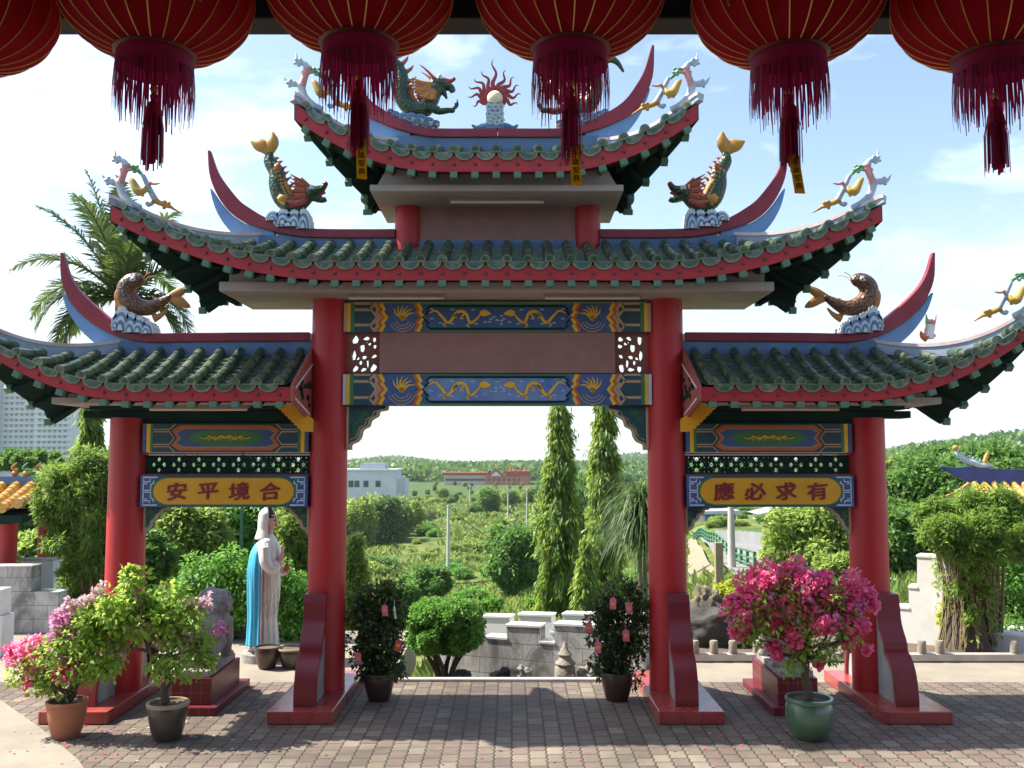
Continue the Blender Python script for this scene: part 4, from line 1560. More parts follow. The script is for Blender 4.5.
def lantern_parts(root, tagged, seed, tassel):
    rr = random.Random(seed)
    NR = 24
    mb = MB()
    n = NR * 6
    prof = []
    for k in range(27):
        th = R(-68 + 136 * k / 26)
        prof.append((LA * math.cos(th) ** .86, LC * math.sin(th)))
    mb.lathe(prof, n=n, fr=lambda a, z: 1 - .030 * abs(math.sin(a * NR / 2)) , caps=False)
    mb.build('shade', M['cloth'], root, smooth=80, recalc=False)
    mb = MB()
    for j in range(NR):
        a = 2 * PI * j / NR
        mb.tube([Vector((r_ * 1.004 * math.cos(a), r_ * 1.004 * math.sin(a), z)) for r_, z in prof], .0020, 4, 0, caps=False)
    mb.build('ribs', M['ltgold'], root)
    # gold ornament patches painted high on the cloth
    mb = MB()
    for a0, a1 in ((R(-112), R(-100)), (R(-150), R(-132)), (R(-62), R(-45))):
        for q in range(26):
            a = rr.uniform(a0, a1); th = R(rr.uniform(-24, 4))
            L_ = []
            for i in range(4):
                L_.append(Vector((LA * math.cos(th) ** .86 * 1.006 * math.cos(a), LA * math.cos(th) ** .86 * 1.006 * math.sin(a), LC * math.sin(th) * 1.005)))
                a += R(rr.uniform(-2.5, 2.5)); th += R(rr.uniform(-5, 5))
            mb.tube(L_, .003, 4)
    mb.build('gold_pattern', M['ltgold2'], root)
    # collars
    mb = MB()
    mb.lathe([(.112, -.158), (.117, -.174), (.106, -.180), (.098, -.174)], n=40, caps=False)
    mb.build('lower_ring', M['lring'], root, smooth=60)
    mb = MB(); mb.lathe([(.1035, -.186), (.1035, -.180)], n=32); mb.build('glow_stop_disc', M['lred'], root)  # added dark disc, hides the bright inside of the shade
    mb = MB()
    mb.lathe([(.108, .19), (.11, .23), (.05, .24)], n=32)
    mb.tube([(0, 0, .24), (0, 0, .50)], .006, 6)
    mb.build('hanger', M['lred'], root, smooth=50)
    # fringe: band with threads hanging from it
    mb = MB()
    mb.lathe([(.104, -.172), (.108, -.188), (.109, -.226)], n=48, caps=False)
    for ring, (r_, cnt, l0, l1) in enumerate(((.1095, 125, .10, .155), (.100, 60, .07, .13))):
        for j in range(cnt):
            a = 2 * PI * j / cnt + rr.uniform(-.02, .02)
            if rr.random() < .10:
                continue
            ln = rr.uniform(l0, l1)
            w = rr.uniform(.0016, .0033)
            c, s_ = math.cos(a), math.sin(a)
            sw = rr.uniform(-.006, .006)
            u = Vector((-s_, c, 0)) * w
            p0 = Vector((c * r_, s_ * r_, -.222)); p1 = p0 + Vector((c * .004, s_ * .004, -ln * .5)) + u * (sw / w) * .4; p2 = p0 + Vector((c * .003, s_ * .003, -ln)) + u * (sw / w)
            mb.add([p0 - u, p0 + u, p1 + u, p1 - u, p2 + u * .5, p2 - u * .5], [(0, 1, 2, 3), (3, 2, 4, 5)])
    mb.build('fringe', M['fringe'], root, recalc=False)
    # hanging tassel
    tz = tassel
    mb = MB()
    mb.tube([(0, 0, -.10), (0, 0, tz + .03)], .003, 5)
    mb.lathe([(.006, tz + .045), (.012, tz + .035), (.009, tz + .02), (.018, tz + .01), (.022, tz - .005), (.026, tz - .03)], n=14)
    for j in range(64):
        a = rr.uniform(0, 2 * PI)
        r_ = rr.uniform(.016, .034)
        ln = rr.uniform(.115, .150)
        w = rr.uniform(.0018, .0034)
        c, s_ = math.cos(a), math.sin(a)
        u = Vector((-s_, c, 0)) * w
        p0 = Vector((c * .022, s_ * .022, tz - .015)); p1 = Vector((c * r_, s_ * r_, tz - .06)); p2 = Vector((c * r_ * 1.05, s_ * r_ * 1.05, tz - .03 - ln))
        mb.add([p0 - u, p0 + u, p1 + u, p1 - u, p2 + u, p2 - u], [(0, 1, 2, 3), (3, 2, 4, 5)])
    mb.build('tassel', M['fringe'], root, recalc=False)
    mb = MB()
    mb.lathe([(.010, tz + .062), (.013, tz + .055), (.010, tz + .048)], n=14)
    mb.build('bead', M['ltgold'], root, smooth=60)
    if tagged:
        mb = MB()
        zt = tz - .150
        dx, lean = tagged
        M_ = Matrix.Rotation(lean, 3, 'Y')
        o_ = Vector((dx, -.02, zt))
        vs = [M_ @ Vector((x, y, z)) + o_ for y in (-.001, .001) for x, z in ((-.0145, .01), (.0145, .016), (.0145, -.105), (-.0145, -.10))]
        mb.add(vs, [(0, 1, 2, 3), (7, 6, 5, 4), (0, 4, 5, 1), (1, 5, 6, 2), (2, 6, 7, 3), (3, 7, 4, 0)], 0)
        for k, ch in enumerate('千歲聖典'):
            me = glyph_mesh(ch, .021, .0006)
            cxs = [v.co.x for v in me.vertices]; cys = [v.co.y for v in me.vertices]
            mx0, my0 = (min(cxs) + max(cxs)) / 2, (min(cys) + max(cys)) / 2
            for q in ((0, 0), (.0007, 0)):
                mb.addmesh(me, lambda c: M_ @ Vector((c.x - mx0 + q[0], -.0016 - c.z - q[0] * .2, c.y - my0 - .010 - .0235 * k)) + o_, 1)
        mb.build('paper_tag', [M['tagy'], M['black']], root)


M['ltgold2'] = mat('lantern_faded_gold', (.55, .32, .07), (.36, .18, .03), 30, .5)
LD = 2.65
for (px, py, tas, tg, lab) in ((-44, 8, -.33, None, 'red lantern cut by the left edge of the picture, outermost on the left'),
                               (157, 0, -.335, None, 'red lantern above the left tip of the middle roof, without a tag'),
                               (360, -9, -.325, (.012, R(-2)), 'red lantern with a yellow paper tag, over the left top roof corner'),
                               (570, -4, -.330, (.010, R(-3)), 'red lantern with a yellow paper tag, over the right top roof corner'),
                               (787, 2, -.335, (.004, R(-8)), 'red lantern with a drab paper tag against open sky right of the top roof'),
                               (991, 3, -.345, None, 'red lantern near the right edge of the picture, over open sky, no tag')):
    root = empty('red_lantern', P(px, py - 4, LD), lab, 'lantern', 'red lanterns hung along the temple eave')
    lantern_parts(root, tg, abs(px) + 3, tas)
# ------------------------------------------------------------------ foliage helpers
def unit(v):
    return v / np.maximum(np.linalg.norm(v, axis=-1, keepdims=True), 1e-9)


def leaf_mesh(name, sets, mats, fold=.18):
    """sets: list of (pos, dir, normal, length, width, material index); every leaf is a small folded blade"""
    V, MI = [], []
    for pos, T, N, L, W, mi in sets:
        T = unit(T)
        Bv = unit(np.cross(T, N))
        N2 = np.cross(Bv, T)
        L = np.broadcast_to(np.asarray(L, float), (len(pos),))[:, None]
        W = np.broadcast_to(np.asarray(W, float), (len(pos),))[:, None]
        a = pos
        c = pos + T * L - N2 * L * .12
        m = pos + T * L * .45
        b = m + Bv * W * .5 + N2 * W * fold
        d = m - Bv * W * .5 + N2 * W * fold
        V.append(np.stack([a, b, c, d], 1).reshape(-1, 3))
        MI.append(np.broadcast_to(np.asarray(mi, np.int32), (len(pos),)))
    V = np.concatenate(V).astype(np.float32)
    MI = np.concatenate(MI).astype(np.int32)
    n = len(MI)
    me = bpy.data.meshes.new(name)
    me.vertices.add(n * 4)
    me.vertices.foreach_set('co', V.ravel())
    me.loops.add(n * 4)
    me.loops.foreach_set('vertex_index', np.arange(n * 4, dtype=np.int32))
    me.polygons.add(n)
    me.polygons.foreach_set('loop_start', np.arange(0, n * 4, 4, dtype=np.int32))
    me.polygons.foreach_set('material_index', MI)
    for m in mats:
        me.materials.append(m)
    me.update(calc_edges=True)
    me.validate()
    return me


def sphere_dirs(n):
    return unit(rng.normal(size=(n, 3)))


def clump_leaves(clumps, per, L, W, mi=0, droop=.3, inner=.45, spread=.6, vol=True, squash=1.0):
    """leaves around clump balls (centre, radius)"""
    P_, T_, N_, LL = [], [], [], []
    for c, r in clumps:
        k = int(per * (r ** 1.6 if vol else 1)) if vol else per
        k = max(k, 6)
        d = sphere_dirs(k)
        rad = r * (inner + (1 - inner) * rng.random(k) ** .6)
        q = d * rad[:, None]
        q[:, 2] *= squash
        P_.append(np.asarray(c)[None] + q)
        t = d * .75 + rng.normal(size=(k, 3)) * spread + np.array([0, 0, -droop])
        T_.append(t)
        N_.append(rng.normal(size=(k, 3)) * .55 + d * .6 + np.array([0, 0, .8]))
        LL.append(L * (.65 + .7 * rng.random(k)))
    P_, T_, N_, LL = map(np.concatenate, (P_, T_, N_, LL))
    return (P_, T_, N_, LL, LL * (W / L), mi)


def ell_clumps(c, rad, n, r, shell=.55, jitter=.35):
    d = sphere_dirs(n)
    k = shell + (1 - shell) * rng.random(n)
    pts = np.asarray(c)[None] + d * np.asarray(rad)[None] * k[:, None]
    return [(p, r * (1 - jitter + 2 * jitter * rng.random())) for p in pts]


M['lf_boug'] = leafmat('bougainvillea_leaf', (0.102, 0.243, 0.032), (0.205, 0.410, 0.058), (0.384, 0.538, 0.090), .5)
M['lf_dark'] = leafmat('dark_shrub_leaf', (0.015, 0.045, 0.013), (0.032, 0.083, 0.019), (0.128, 0.166, 0.038), .22)
M['lf_hedge'] = leafmat('hedge_leaf', (0.058, 0.166, 0.026), (0.115, 0.282, 0.038), (0.205, 0.410, 0.064), .35)
M['lf_tree'] = leafmat('tree_leaf', (0.045, 0.128, 0.026), (0.096, 0.218, 0.038), (0.179, 0.307, 0.064), .35)
M['lf_tree2'] = leafmat('tree_leaf_olive', (.10, .17, .03), (.19, .28, .05), (.30, .38, .09), .5)
M['lf_mast'] = leafmat('mast_tree_leaf', (0.038, 0.102, 0.019), (0.115, 0.230, 0.032), (0.358, 0.435, 0.064), .35)
M['lf_bamboo'] = leafmat('bamboo_leaf', (0.064, 0.141, 0.026), (0.141, 0.256, 0.038), (0.256, 0.371, 0.064), .4)
M['lf_palm'] = leafmat('palm_leaf', (0.026, 0.064, 0.019), (0.058, 0.115, 0.032), (0.179, 0.243, 0.064), .25)
M['lf_yel'] = leafmat('yellow_shrub_leaf', (0.205, 0.282, 0.026), (0.384, 0.435, 0.038), (0.512, 0.538, 0.064), .4)
M['lf_grass'] = leafmat('field_grass', (.065, .13, .022), (.14, .225, .04), (.27, .31, .08), .4)
M['lf_far'] = leafmat('far_tree_leaf', (0.045, 0.109, 0.028), (0.083, 0.173, 0.038), (0.141, 0.243, 0.058), .25)
M['lf_dry'] = leafmat('dry_twig', (.16, .12, .07), (.22, .17, .10), (.28, .2, .12), .2)
M['fl_mag'] = leafmat('magenta_bract', (.86, .04, .18), (.96, .09, .27), (.96, .30, .46), .5, .6)
M['fl_pink'] = leafmat('pink_bract', (.62, .10, .38), (.72, .26, .54), (.80, .45, .62), .35, .6)
M['fl_pale'] = leafmat('pale_bract', (.72, .50, .42), (.78, .62, .56), (.72, .35, .50), .35, .6)
M['bark'] = mat('bark', (.10, .075, .05), (.06, .045, .03), 14, .9, .6, 40)
M['barkgrey'] = mat('grey_bark', (.20, .17, .13), (.13, .11, .08), 10, .9, .6, 40)
M['vine'] = mat('dry_vine', (.22, .17, .09), (.14, .11, .05), 20, .9, .5, 40)


def flowers(clumps, per, L, mi):
    P_, T_, N_ = [], [], []
    for c, r in clumps:
        k = max(5, int(per * r ** 1.4))
        d = sphere_dirs(k)
        cen = np.asarray(c)[None] + d * (r * (.55 + .5 * rng.random(k)))[:, None]
        for b in range(3):
            t = unit(rng.normal(size=(k, 3)) * .8 + d * .5)
            P_.append(cen)
            T_.append(t)
            N_.append(d + rng.normal(size=(k, 3)) * .4)
    P_, T_, N_ = map(np.concatenate, (P_, T_, N_))
    LL = L * (.7 + .6 * rng.random(len(P_)))
    return (P_, T_, N_, LL, LL * .85, mi)


def limbs(mb, base, tips, r0, r1, seed=0, wob=.12, n=6):
    rr = random.Random(seed)
    for t in tips:
        b, t = Vector(base), Vector(t)
        d = t - b
        pts = [b]
        for k in range(1, n):
            q = b + d * (k / n) + Vector((rr.uniform(-1, 1), rr.uniform(-1, 1), rr.uniform(-.5, .8))) * d.length * wob * math.sin(PI * k / n)
            pts.append(q)
        pts.append(t)
        mb.tube(smooth_path([tuple(p) for p in pts], n * 2), taper(r0, r1, n * 2), 6)


def plant(name, loc, label, cat, sets, mats, trunk=None, group=None, crown='crown', bark='bark', kindtrunk='trunk'):
    root = empty(name, loc, label, cat, group)
    if trunk is not None:
        trunk.build(kindtrunk, M[bark], root, smooth=60)
    me = leaf_mesh(crown, sets, mats)
    link(crown, me, root)
    return root


def rel(px, py, Y, o):
    w = P(px, py, Y)
    return np.array(w - o)


# ------------------------------------------------------------------ lie of the land
def lerp_pts(x, xs, ys):
    return float(np.interp(x, xs, ys))


def TZ(x, Y):
    c = lerp_pts(Y, (11, 12.6, 14, 20, 40, 84, 150, 400, 1000, 2000, 4000), (-.42, -.42, -.9, -1.6, -4.0, -9.0, -9.6, -9.5, -12, -24, -50))
    r = lerp_pts(Y, (11, 13.5, 20, 30, 70, 150, 400, 1000, 2000, 4000), (-.3, -.3, -.55, -1.07, -3.4, -6.0, -8, -12, -24, -50))
    l = lerp_pts(Y, (11, 14, 16, 25, 40, 84, 150, 400, 1000, 2000, 4000), (-.4, -.4, -.5, -1.0, -2.4, -6.2, -8, -9, -12, -24, -50))
    q = x / Y
    wr = min(1, max(0, (q - .13) / .08))
    wl = min(1, max(0, (-.20 - q) / .06))
    wr = wr * wr * (3 - 2 * wr)
    wl = wl * wl * (3 - 2 * wl)
    z = c * (1 - wr) * (1 - wl) + r * wr + l * wl
    # rolling ground and the hills behind
    if Y > 16:
        z += noise.noise(Vector((x * .06, Y * .06, 0))) * min(1.0, (Y - 16) / 40) * .9
    if Y > 250:
        s = min(1, (Y - 250) / 350)
        z += s * 22 * max(0, min(1, (q - .30) / .26)) ** 1.0 * (1 + .25 * noise.noise(Vector((x * .012, Y * .012, 3))))
        s2 = min(1, max(0, (Y - 700) / 500))
        z += s2 * (11 * math.exp(-((q + .125) / .045) ** 2) + 13 * math.exp(-((q - .14) / .05) ** 2) + 9 * math.exp(-((q + .35) / .1) ** 2) + 4 * noise.noise(Vector((q * 14 + 1.3, Y * .0012, 7)))) * math.exp(-((Y - 1350) / 500) ** 2)
    return z


def on_land(px, py, ymin=12.0, ymax=1500.0):
    Y = ymin
    while Y < ymax:
        w = P(px, py, Y)
        if w.z <= TZ(w.x, Y):
            return Vector((w.x, Y, TZ(w.x, Y)))
        Y *= 1.01
    w = P(px, py, ymax)
    return Vector((w.x, ymax, TZ(w.x, ymax)))
# ------------------------------------------------------------------ ground near the archway
def paver_mat():
    t = NT('interlocking_pavers')
    co = t.coord('Object')
    x, y, _ = t.sep(co)
    w = t.n('ShaderNodeTexNoise'); w.inputs['Scale'].default_value = 1.2; w.inputs['Detail'].default_value = 2
    t.l(co, w.inputs['Vector'])
    x = t.math('ADD', x, t.math('MULTIPLY', t.math('SINE', t.math('MULTIPLY', y, 2 * PI / .1025)), .006))
    u = t.math('DIVIDE', x, .152)
    col_i = t.math('FLOOR', u)
    v = t.math('ADD', t.math('DIVIDE', y, .205), t.math('MULTIPLY', t.math('MODULO', t.math('ABSOLUTE', col_i), 2.0), .5))
    row_i = t.math('FLOOR', v)
    fu = t.math('SUBTRACT', u, col_i)
    fv = t.math('SUBTRACT', v, row_i)
    du = t.math('MULTIPLY', t.math('MINIMUM', fu, t.math('SUBTRACT', 1.0, fu)), .152)
    dv = t.math('MULTIPLY', t.math('MINIMUM', fv, t.math('SUBTRACT', 1.0, fv)), .205)
    dist = t.math('MINIMUM', du, dv)
    cv = t.n('ShaderNodeCombineXYZ')
    t.l(col_i, cv.inputs[0]); t.l(row_i, cv.inputs[1])
    wn = t.n('ShaderNodeTexWhiteNoise', noise_dimensions='2D')
    t.l(cv.outputs[0], wn.inputs['Vector'])
    base = t.ramp(wn.outputs[0], [(0, (.16, .112, .09)), (.30, (.215, .148, .12)), (.55, (.20, .153, .117)), (.78, (.235, .19, .14)), (.93, (.31, .26, .19)), (1, (.175, .12, .095))])
    stain = t.noise(co, .55, 6, .65, .4)
    base = t.mix(t.ramp(stain, [(.36, .7), (.60, 0.0)]), base, (.070, .055, .042))
    st2 = t.noise(co, 3.1, 7, .7, .5)
    base = t.mix(t.ramp(st2, [(.52, 0.0), (.72, .55)]), base, (.21, .18, .135))
    grain = t.noise(co, 70, 5, .7)
    base = t.mix(t.math('MULTIPLY', grain, .4), base, (.055, .045, .037))
    gap = t.ramp(dist, [(.003, 1.0), (.0095, 0.0)])
    moss = t.ramp(t.noise(co, 2.2, 4, .6), [(.4, (.030, .026, .020)), (.65, (.035, .05, .018))])
    col = t.mix(gap, base, moss)
    hgt = t.math('ADD', t.ramp(dist, [(.002, 0.0), (.016, 1.0)]), t.math('MULTIPLY', grain, .18))
    tilt = t.math('MULTIPLY', wn.outputs[0], .25)
    nm = t.bump(t.math('ADD', hgt, tilt), .55, .012)
    return t.done(t.bsdf(col, t.math('ADD', t.math('MULTIPLY', grain, .25), .68), 0, nm, spec=.35))


M['pavers'] = paver_mat()
M['concrete'] = mat('worn_concrete', (.29, .25, .19), (.22, .19, .145), 1.6, .9, .25, 50, dirt=.45, dirtcol=(.16, .13, .10))
M['kerb'] = mat('pale_kerb', (.52, .47, .42), (.42, .38, .34), 3, .85, .2, 60, dirt=.3)
M['soil'] = mat('garden_soil', (.14, .10, .07), (.08, .058, .04), 5, .95, .8, 26)
def block_wall(name, c1, c2, dirt):
    t = NT(name)
    co = t.coord()
    x, y, z = t.sep(co)
    cb = t.n('ShaderNodeCombineXYZ')
    t.l(x, cb.inputs[0]); t.l(z, cb.inputs[1])
    br = t.n('ShaderNodeTexBrick')
    t.l(cb.outputs[0], br.inputs[0])
    br.offset = .5
    for k, v in (('Scale', 1), ('Mortar Size', .006), ('Brick Width', .40), ('Row Height', .20), ('Mortar Smooth', .3)):
        br.inputs[k].default_value = v
    br.inputs['Color1'].default_value = c1 + (1,)
    br.inputs['Color2'].default_value = c2 + (1,)
    br.inputs['Mortar'].default_value = tuple(q * .5 for q in c2) + (1,)
    d = t.ramp(t.noise(t.mapped(co, (1, 1, .4)), 2.6, 8, .72, .8), [(.44, 0.0), (.64, dirt)])
    col = t.mix(d, br.outputs[0], (.075, .072, .062))
    d2 = t.ramp(t.noise(co, 9, 6, .7), [(.5, 0.0), (.8, .5)])
    col = t.mix(d2, col, (.16, .16, .12))
    return t.done(t.bsdf(col, .9, 0, t.bump(t.math('ADD', t.math('MULTIPLY', br.outputs[1], -.6), t.noise(co, 40, 5, .7)), .35, .01)))


M['greywall'] = block_wall('weathered_block_wall', (.56, .55, .52), (.47, .46, .44), .75)
M['whitewall'] = mat('white_limewash', (.74, .73, .70), (.66, .65, .62), 2.2, .85, .15, 50, dirt=.35, dirtcol=(.22, .2, .17))
M['rock'] = mat('limestone_rock', (.32, .28, .22), (.17, .15, .12), 5, .92, .8, 22, dirt=.5)
M['scholar'] = mat('scholar_rock', (.24, .21, .13), (.10, .09, .065), 6, .92, .9, 24, dirt=.6)
M['darkrock'] = mat('dark_rock', (.075, .07, .06), (.04, .038, .033), 4, .92, .8, 18, dirt=.4)

mb = MB()
mb.prismz([(-16, -6), (16, -6), (16, 11.02), (-16, 11.02)], -.5, 0)
tag(mb.build('pavement', M['pavers']), kind='structure')
# bare concrete in the left corner
pts = [GP(-260, 700), GP(0, 700), GP(40, 728), GP(78, 760), GP(105, 800), GP(120, 860), GP(-260, 860)]
mb = MB()
mb.prismz([(p.x, p.y) for p in pts][::-1], -.05, .005)
tag(mb.build('concrete_patch', M['concrete']), kind='structure')
# strip behind the pavers, left platform, right platform
mb = MB()
mb.box2((-16, 11.021, -.5), (-1.42, 14.2, -.004))
tag(mb.build('left_platform', M['concrete'] if True else 0), kind='structure')
mb = MB()
mb.box2((1.75, 11.021, -.5), (16, 12.05, -.004))
tag(mb.build('right_apron', M['concrete']), kind='structure')
mb = MB()
mb.box2((2.0, 12.05, -.5), (16, 14.4, .015))
tag(mb.build('garden_bed', M['soil']), kind='structure')
mb = MB()
mb.box2((-1.42, 11.021, -.5), (1.75, 11.12, .035))
tag(mb.build('edge_kerb', M['kerb'], bevel=.01), 'pale concrete kerb closing the paved yard between the inner columns', 'kerb')
mb = MB()
mb.box2((1.9, 12.051, -.2), (9, 12.16, .10))
tag(mb.build('bed_kerb', M['kerb'], bevel=.012), 'low pale kerb with stubby posts behind the right bay', 'kerb')
# little posts on the bed kerb
bol = None
for k, px in enumerate((695, 714, 733, 757, 826, 844, 860, 922, 940, 1015)):
    w = P(px, 652, 12.1)
    if bol is None:
        mb = MB()
        mb.lathe([(.052, 0), (.056, .02), (.05, .10), (.055, .14), (.045, .16)], n=12)
        bol = mb.build('stub_post', M['rock'], smooth=50)
        o = bol
    else:
        o = bol.copy(); COL.objects.link(o)
    o.location = (w.x, 12.105, .10)
    tag(o, 'stubby round concrete post standing on the low kerb behind the right bay', 'post', 'stub posts on the bed kerb')

# ------------------------------------------------------------------ terrain sheet to the horizon
ys = [11.0]
while ys[-1] < 1950:
    ys.append(ys[-1] * 1.045 + .05)
qs = [(-1.15 + 2.3 * i / 130) for i in range(131)]
V = []
for Y in ys:
    for q in qs:
        V.append((q * Y * (1 + 0), Y, TZ(q * Y, Y) - .02))
n = len(qs)
Fc = [(a * n + b, a * n + b + 1, (a + 1) * n + b + 1, (a + 1) * n + b) for a in range(len(ys) - 1) for b in range(n - 1)]
t = NT('wild_grassland')
co = t.coord('Object')
n1 = t.noise(co, .11, 6, .65, .5)
n2 = t.noise(co, .8, 6, .7)
n3 = t.noise(co, .018, 4, .6)
col = t.ramp(n1, [(.25, (.045, .085, .018)), (.42, (.10, .155, .03)), (.55, (.19, .22, .05)), (.68, (.24, .22, .09)), (.8, (.09, .13, .03))])
col = t.mix(t.ramp(n2, [(.38, 0.0), (.62, .85)]), col, (.04, .07, .016))
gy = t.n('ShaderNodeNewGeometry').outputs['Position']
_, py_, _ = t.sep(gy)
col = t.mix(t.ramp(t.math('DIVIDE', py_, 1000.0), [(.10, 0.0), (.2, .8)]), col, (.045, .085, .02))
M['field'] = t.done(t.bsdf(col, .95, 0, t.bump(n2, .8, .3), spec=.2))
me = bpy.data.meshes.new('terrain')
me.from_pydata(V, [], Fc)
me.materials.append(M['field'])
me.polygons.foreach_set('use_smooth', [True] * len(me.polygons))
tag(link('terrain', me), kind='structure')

# ------------------------------------------------------------------ crenellated low walls
def crenel_wall(name, label, pts_px, Y, zb, th, mats, group=None, turn=0.0, stretch=1.0):
    """outline given in picture directions at distance Y"""
    poly = [P(a, b, Y) for a, b in pts_px]
    x0 = poly[0].x
    root_loc = Vector((x0, Y, zb))
    pl = [((p.x - x0) * stretch, p.z - zb) for p in poly]
    pl = [(pl[0][0], 0)] + pl + [(pl[-1][0], 0)]
    mb = MB()
    mb.prism(pl, 0, th, 0)
    for k in range(1, len(pl) - 2):
        (xa, za), (xb_, zb_) = pl[k], pl[k + 1]
        if abs(za - zb_) < .04 and xb_ > xa:
            mb.add([(xa - .012, -.012, za + .002), (xb_ + .012, -.012, zb_ + .002), (xb_ + .012, th + .012, zb_ + .002), (xa - .012, th + .012, za + .002),
                    (xa - .012, -.012, za + .03), (xb_ + .012, -.012, zb_ + .03), (xb_ + .012, th + .012, zb_ + .03), (xa - .012, th + .012, za + .03)],
                   [(0, 3, 2, 1), (4, 5, 6, 7), (0, 1, 5, 4), (1, 2, 6, 5), (2, 3, 7, 6), (3, 0, 4, 7)], 1)
    o = mb.build(name, mats, None, loc=root_loc)
    o.rotation_euler = (0, 0, -R(turn))
    tag(o, label, 'wall', group)
    return o


WM = [M['greywall'], M['whitewall']]
crenel_wall('crenellated_wall', 'front grey crenellated wall across the sunken rock garden, seen through the central opening',
            [(452, 652), (470, 645), (487, 636), (508, 636), (508, 623), (541, 622), (541, 637), (555, 637), (555, 619), (592, 618), (592, 633), (606, 633), (606, 615), (640, 614)], 12.75, -.45, .22, WM, None, 20, 1.04)
crenel_wall('crenellated_wall', 'rear crenellated wall, its pale battlements showing above the front grey wall',
            [(440, 632), (484, 631), (484, 615), (511, 614), (511, 628), (520, 628), (520, 611), (552, 610), (552, 626), (563, 626), (563, 608), (592, 607), (592, 622), (604, 622), (604, 606), (640, 605)], 14.3, -.9, .22, [M['whitewall'], M['whitewall']], None, 20, 1.04)
# white stepped wall at the right
crenel_wall('stepped_wall', 'white stepped stair wall beyond the right outer column, beside the vine-wrapped tree',
            [(880, 607), (902, 607), (902, 586), (908, 586), (908, 555), (936, 555), (936, 586), (944, 586), (944, 607), (958, 607), (958, 625), (985, 625)], 13.4, 0, .30, [M['whitewall'], M['whitewall']], None, 33, 1.22)
crenel_wall('stepped_wall', 'second white stepped wall just behind the first, right of the outer column',
            [(918, 606), (930, 606), (930, 585), (936, 585), (936, 556), (942, 555), (942, 590), (966, 592), (966, 622), (1060, 622)], 14.6, -.3, .25, [M['whitewall'], M['whitewall']], None, 33, 1.2)
# left walls
crenel_wall('rear_wall', 'dark stained block wall at the left edge, behind the pink bougainvillea',
            [(-60, 568), (31, 568), (31, 594), (58, 594), (58, 618), (110, 622)], 14.0, 0, .3, [M['greywall'], M['greywall']])
crenel_wall('rear_wall', 'pale grey crenel block beyond the stained wall at the left edge',
            [(12, 575), (20, 575), (20, 561), (53, 561), (53, 600), (75, 600)], 15.2, -.3, .3, [M['whitewall'], M['greywall']])
e = empty('gate_pier', GP(-6, 655), 'squat white pier cut by the left edge, in front of the stained wall', 'pier')
mb = MB(); mb.box2((-.22, -.15, 0), (.17, .15, .52)); mb.build('base', M['whitewall'], e, bevel=.01)
mb = MB(); mb.box2((-.2, -.13, .522), (.13, .13, .86)); mb.build('shaft', M['whitewall'], e, bevel=.01)

# rocks of the sunken garden
def rock_mesh(r, seed, mat_, squash=.7, lumps=1.0):
    bm = bmesh.new()
    bmesh.ops.create_icosphere(bm, subdivisions=4, radius=r)
    for v in bm.verts:
        n_ = v.co.normalized()
        q = 1 + lumps * (.45 * noise.noise(n_ * 1.4 + Vector((seed, 0, 0))) + .28 * noise.noise(n_ * 3.5 + Vector((0, seed, 0))) + .10 * noise.noise(n_ * 9 + Vector((0, 0, seed))))
        v.co = Vector((v.co.x * q, v.co.y * q, v.co.z * q * squash))
    me = bpy.data.meshes.new('rock')
    bm.to_mesh(me); bm.free()
    me.materials.append(mat_)
    me.polygons.foreach_set('use_smooth', [True] * len(me.polygons))
    return me


for k, (px, py, r, mt) in enumerate(((520, 667, .13, 'rock'), (506, 672, .10, 'darkrock'), (545, 672, .10, 'darkrock'), (590, 668, .12, 'rock'), (572, 674, .09, 'rock'), (480, 673, .11, 'darkrock'), (620, 668, .14, 'darkrock'),
                                       (560, 673, .08, 'darkrock'), (534, 674, .07, 'rock'), (495, 675, .07, 'rock'), (606, 673, .09, 'darkrock'), (462, 672, .12, 'darkrock'))):
    w = P(px, py, 11.75)
    o = link('garden_rock', rock_mesh(r, k * 3.1 + 1, M[mt]), None, (w.x, 11.75 + .3 * math.sin(k * 2.3), -.42 + (w.z + .42) * .8))
    tag(o, 'weathered rock lying in the sunken bed before the grey crenellated wall', 'rock', 'rocks in the sunken bed')
# a stacked little stone lantern
w = P(565, 668, 11.9)
mb = MB()
mb.lathe([(.13, -.35), (.13, .0), (.11, .03), (.13, .06), (.09, .10), (.07, .14), (.09, .17), (.05, .22), (.03, .27), (.012, .32)], n=14, fr=lambda a, z: 1 + .08 * math.sin(3 * a + z * 20))
tag(mb.build('stone_pagoda', M['rock'], None, smooth=40, loc=(w.x, 11.9, w.z)), 'small stacked stone pagoda among the rocks before the grey wall', 'stone ornament')
# dark rock face and scholar's rock behind the right bay
w = P(722, 650, 13.0)
o = link('rock_face', rock_mesh(.62, 4.4, M['darkrock'], .62, .8), None, (w.x, 13.2, .22))
o.scale = (1.0, .6, .9)
tag(o, 'broad dark rock standing behind the stub posts of the right bay', 'rock')
for k, (px, py, r, sc, lab) in enumerate(((703, 598, .26, (.9, .8, 1.15), 'pale pitted scholar rock perched on the dark rock beside the right inner column'), (712, 626, .27, (1.2, .8, .6), 'flat pale rock ledge below the pitted scholar rock'))):
    w = P(px, py + 8, 13.3)
    o = link('scholar_rock', rock_mesh(r * .78, 7.7 + k * 5, M['scholar'], 1.0, 1.5), None, w)
    o.scale = sc
    tag(o, lab, 'rock')
# hedge-like weeds covering the sunken bed

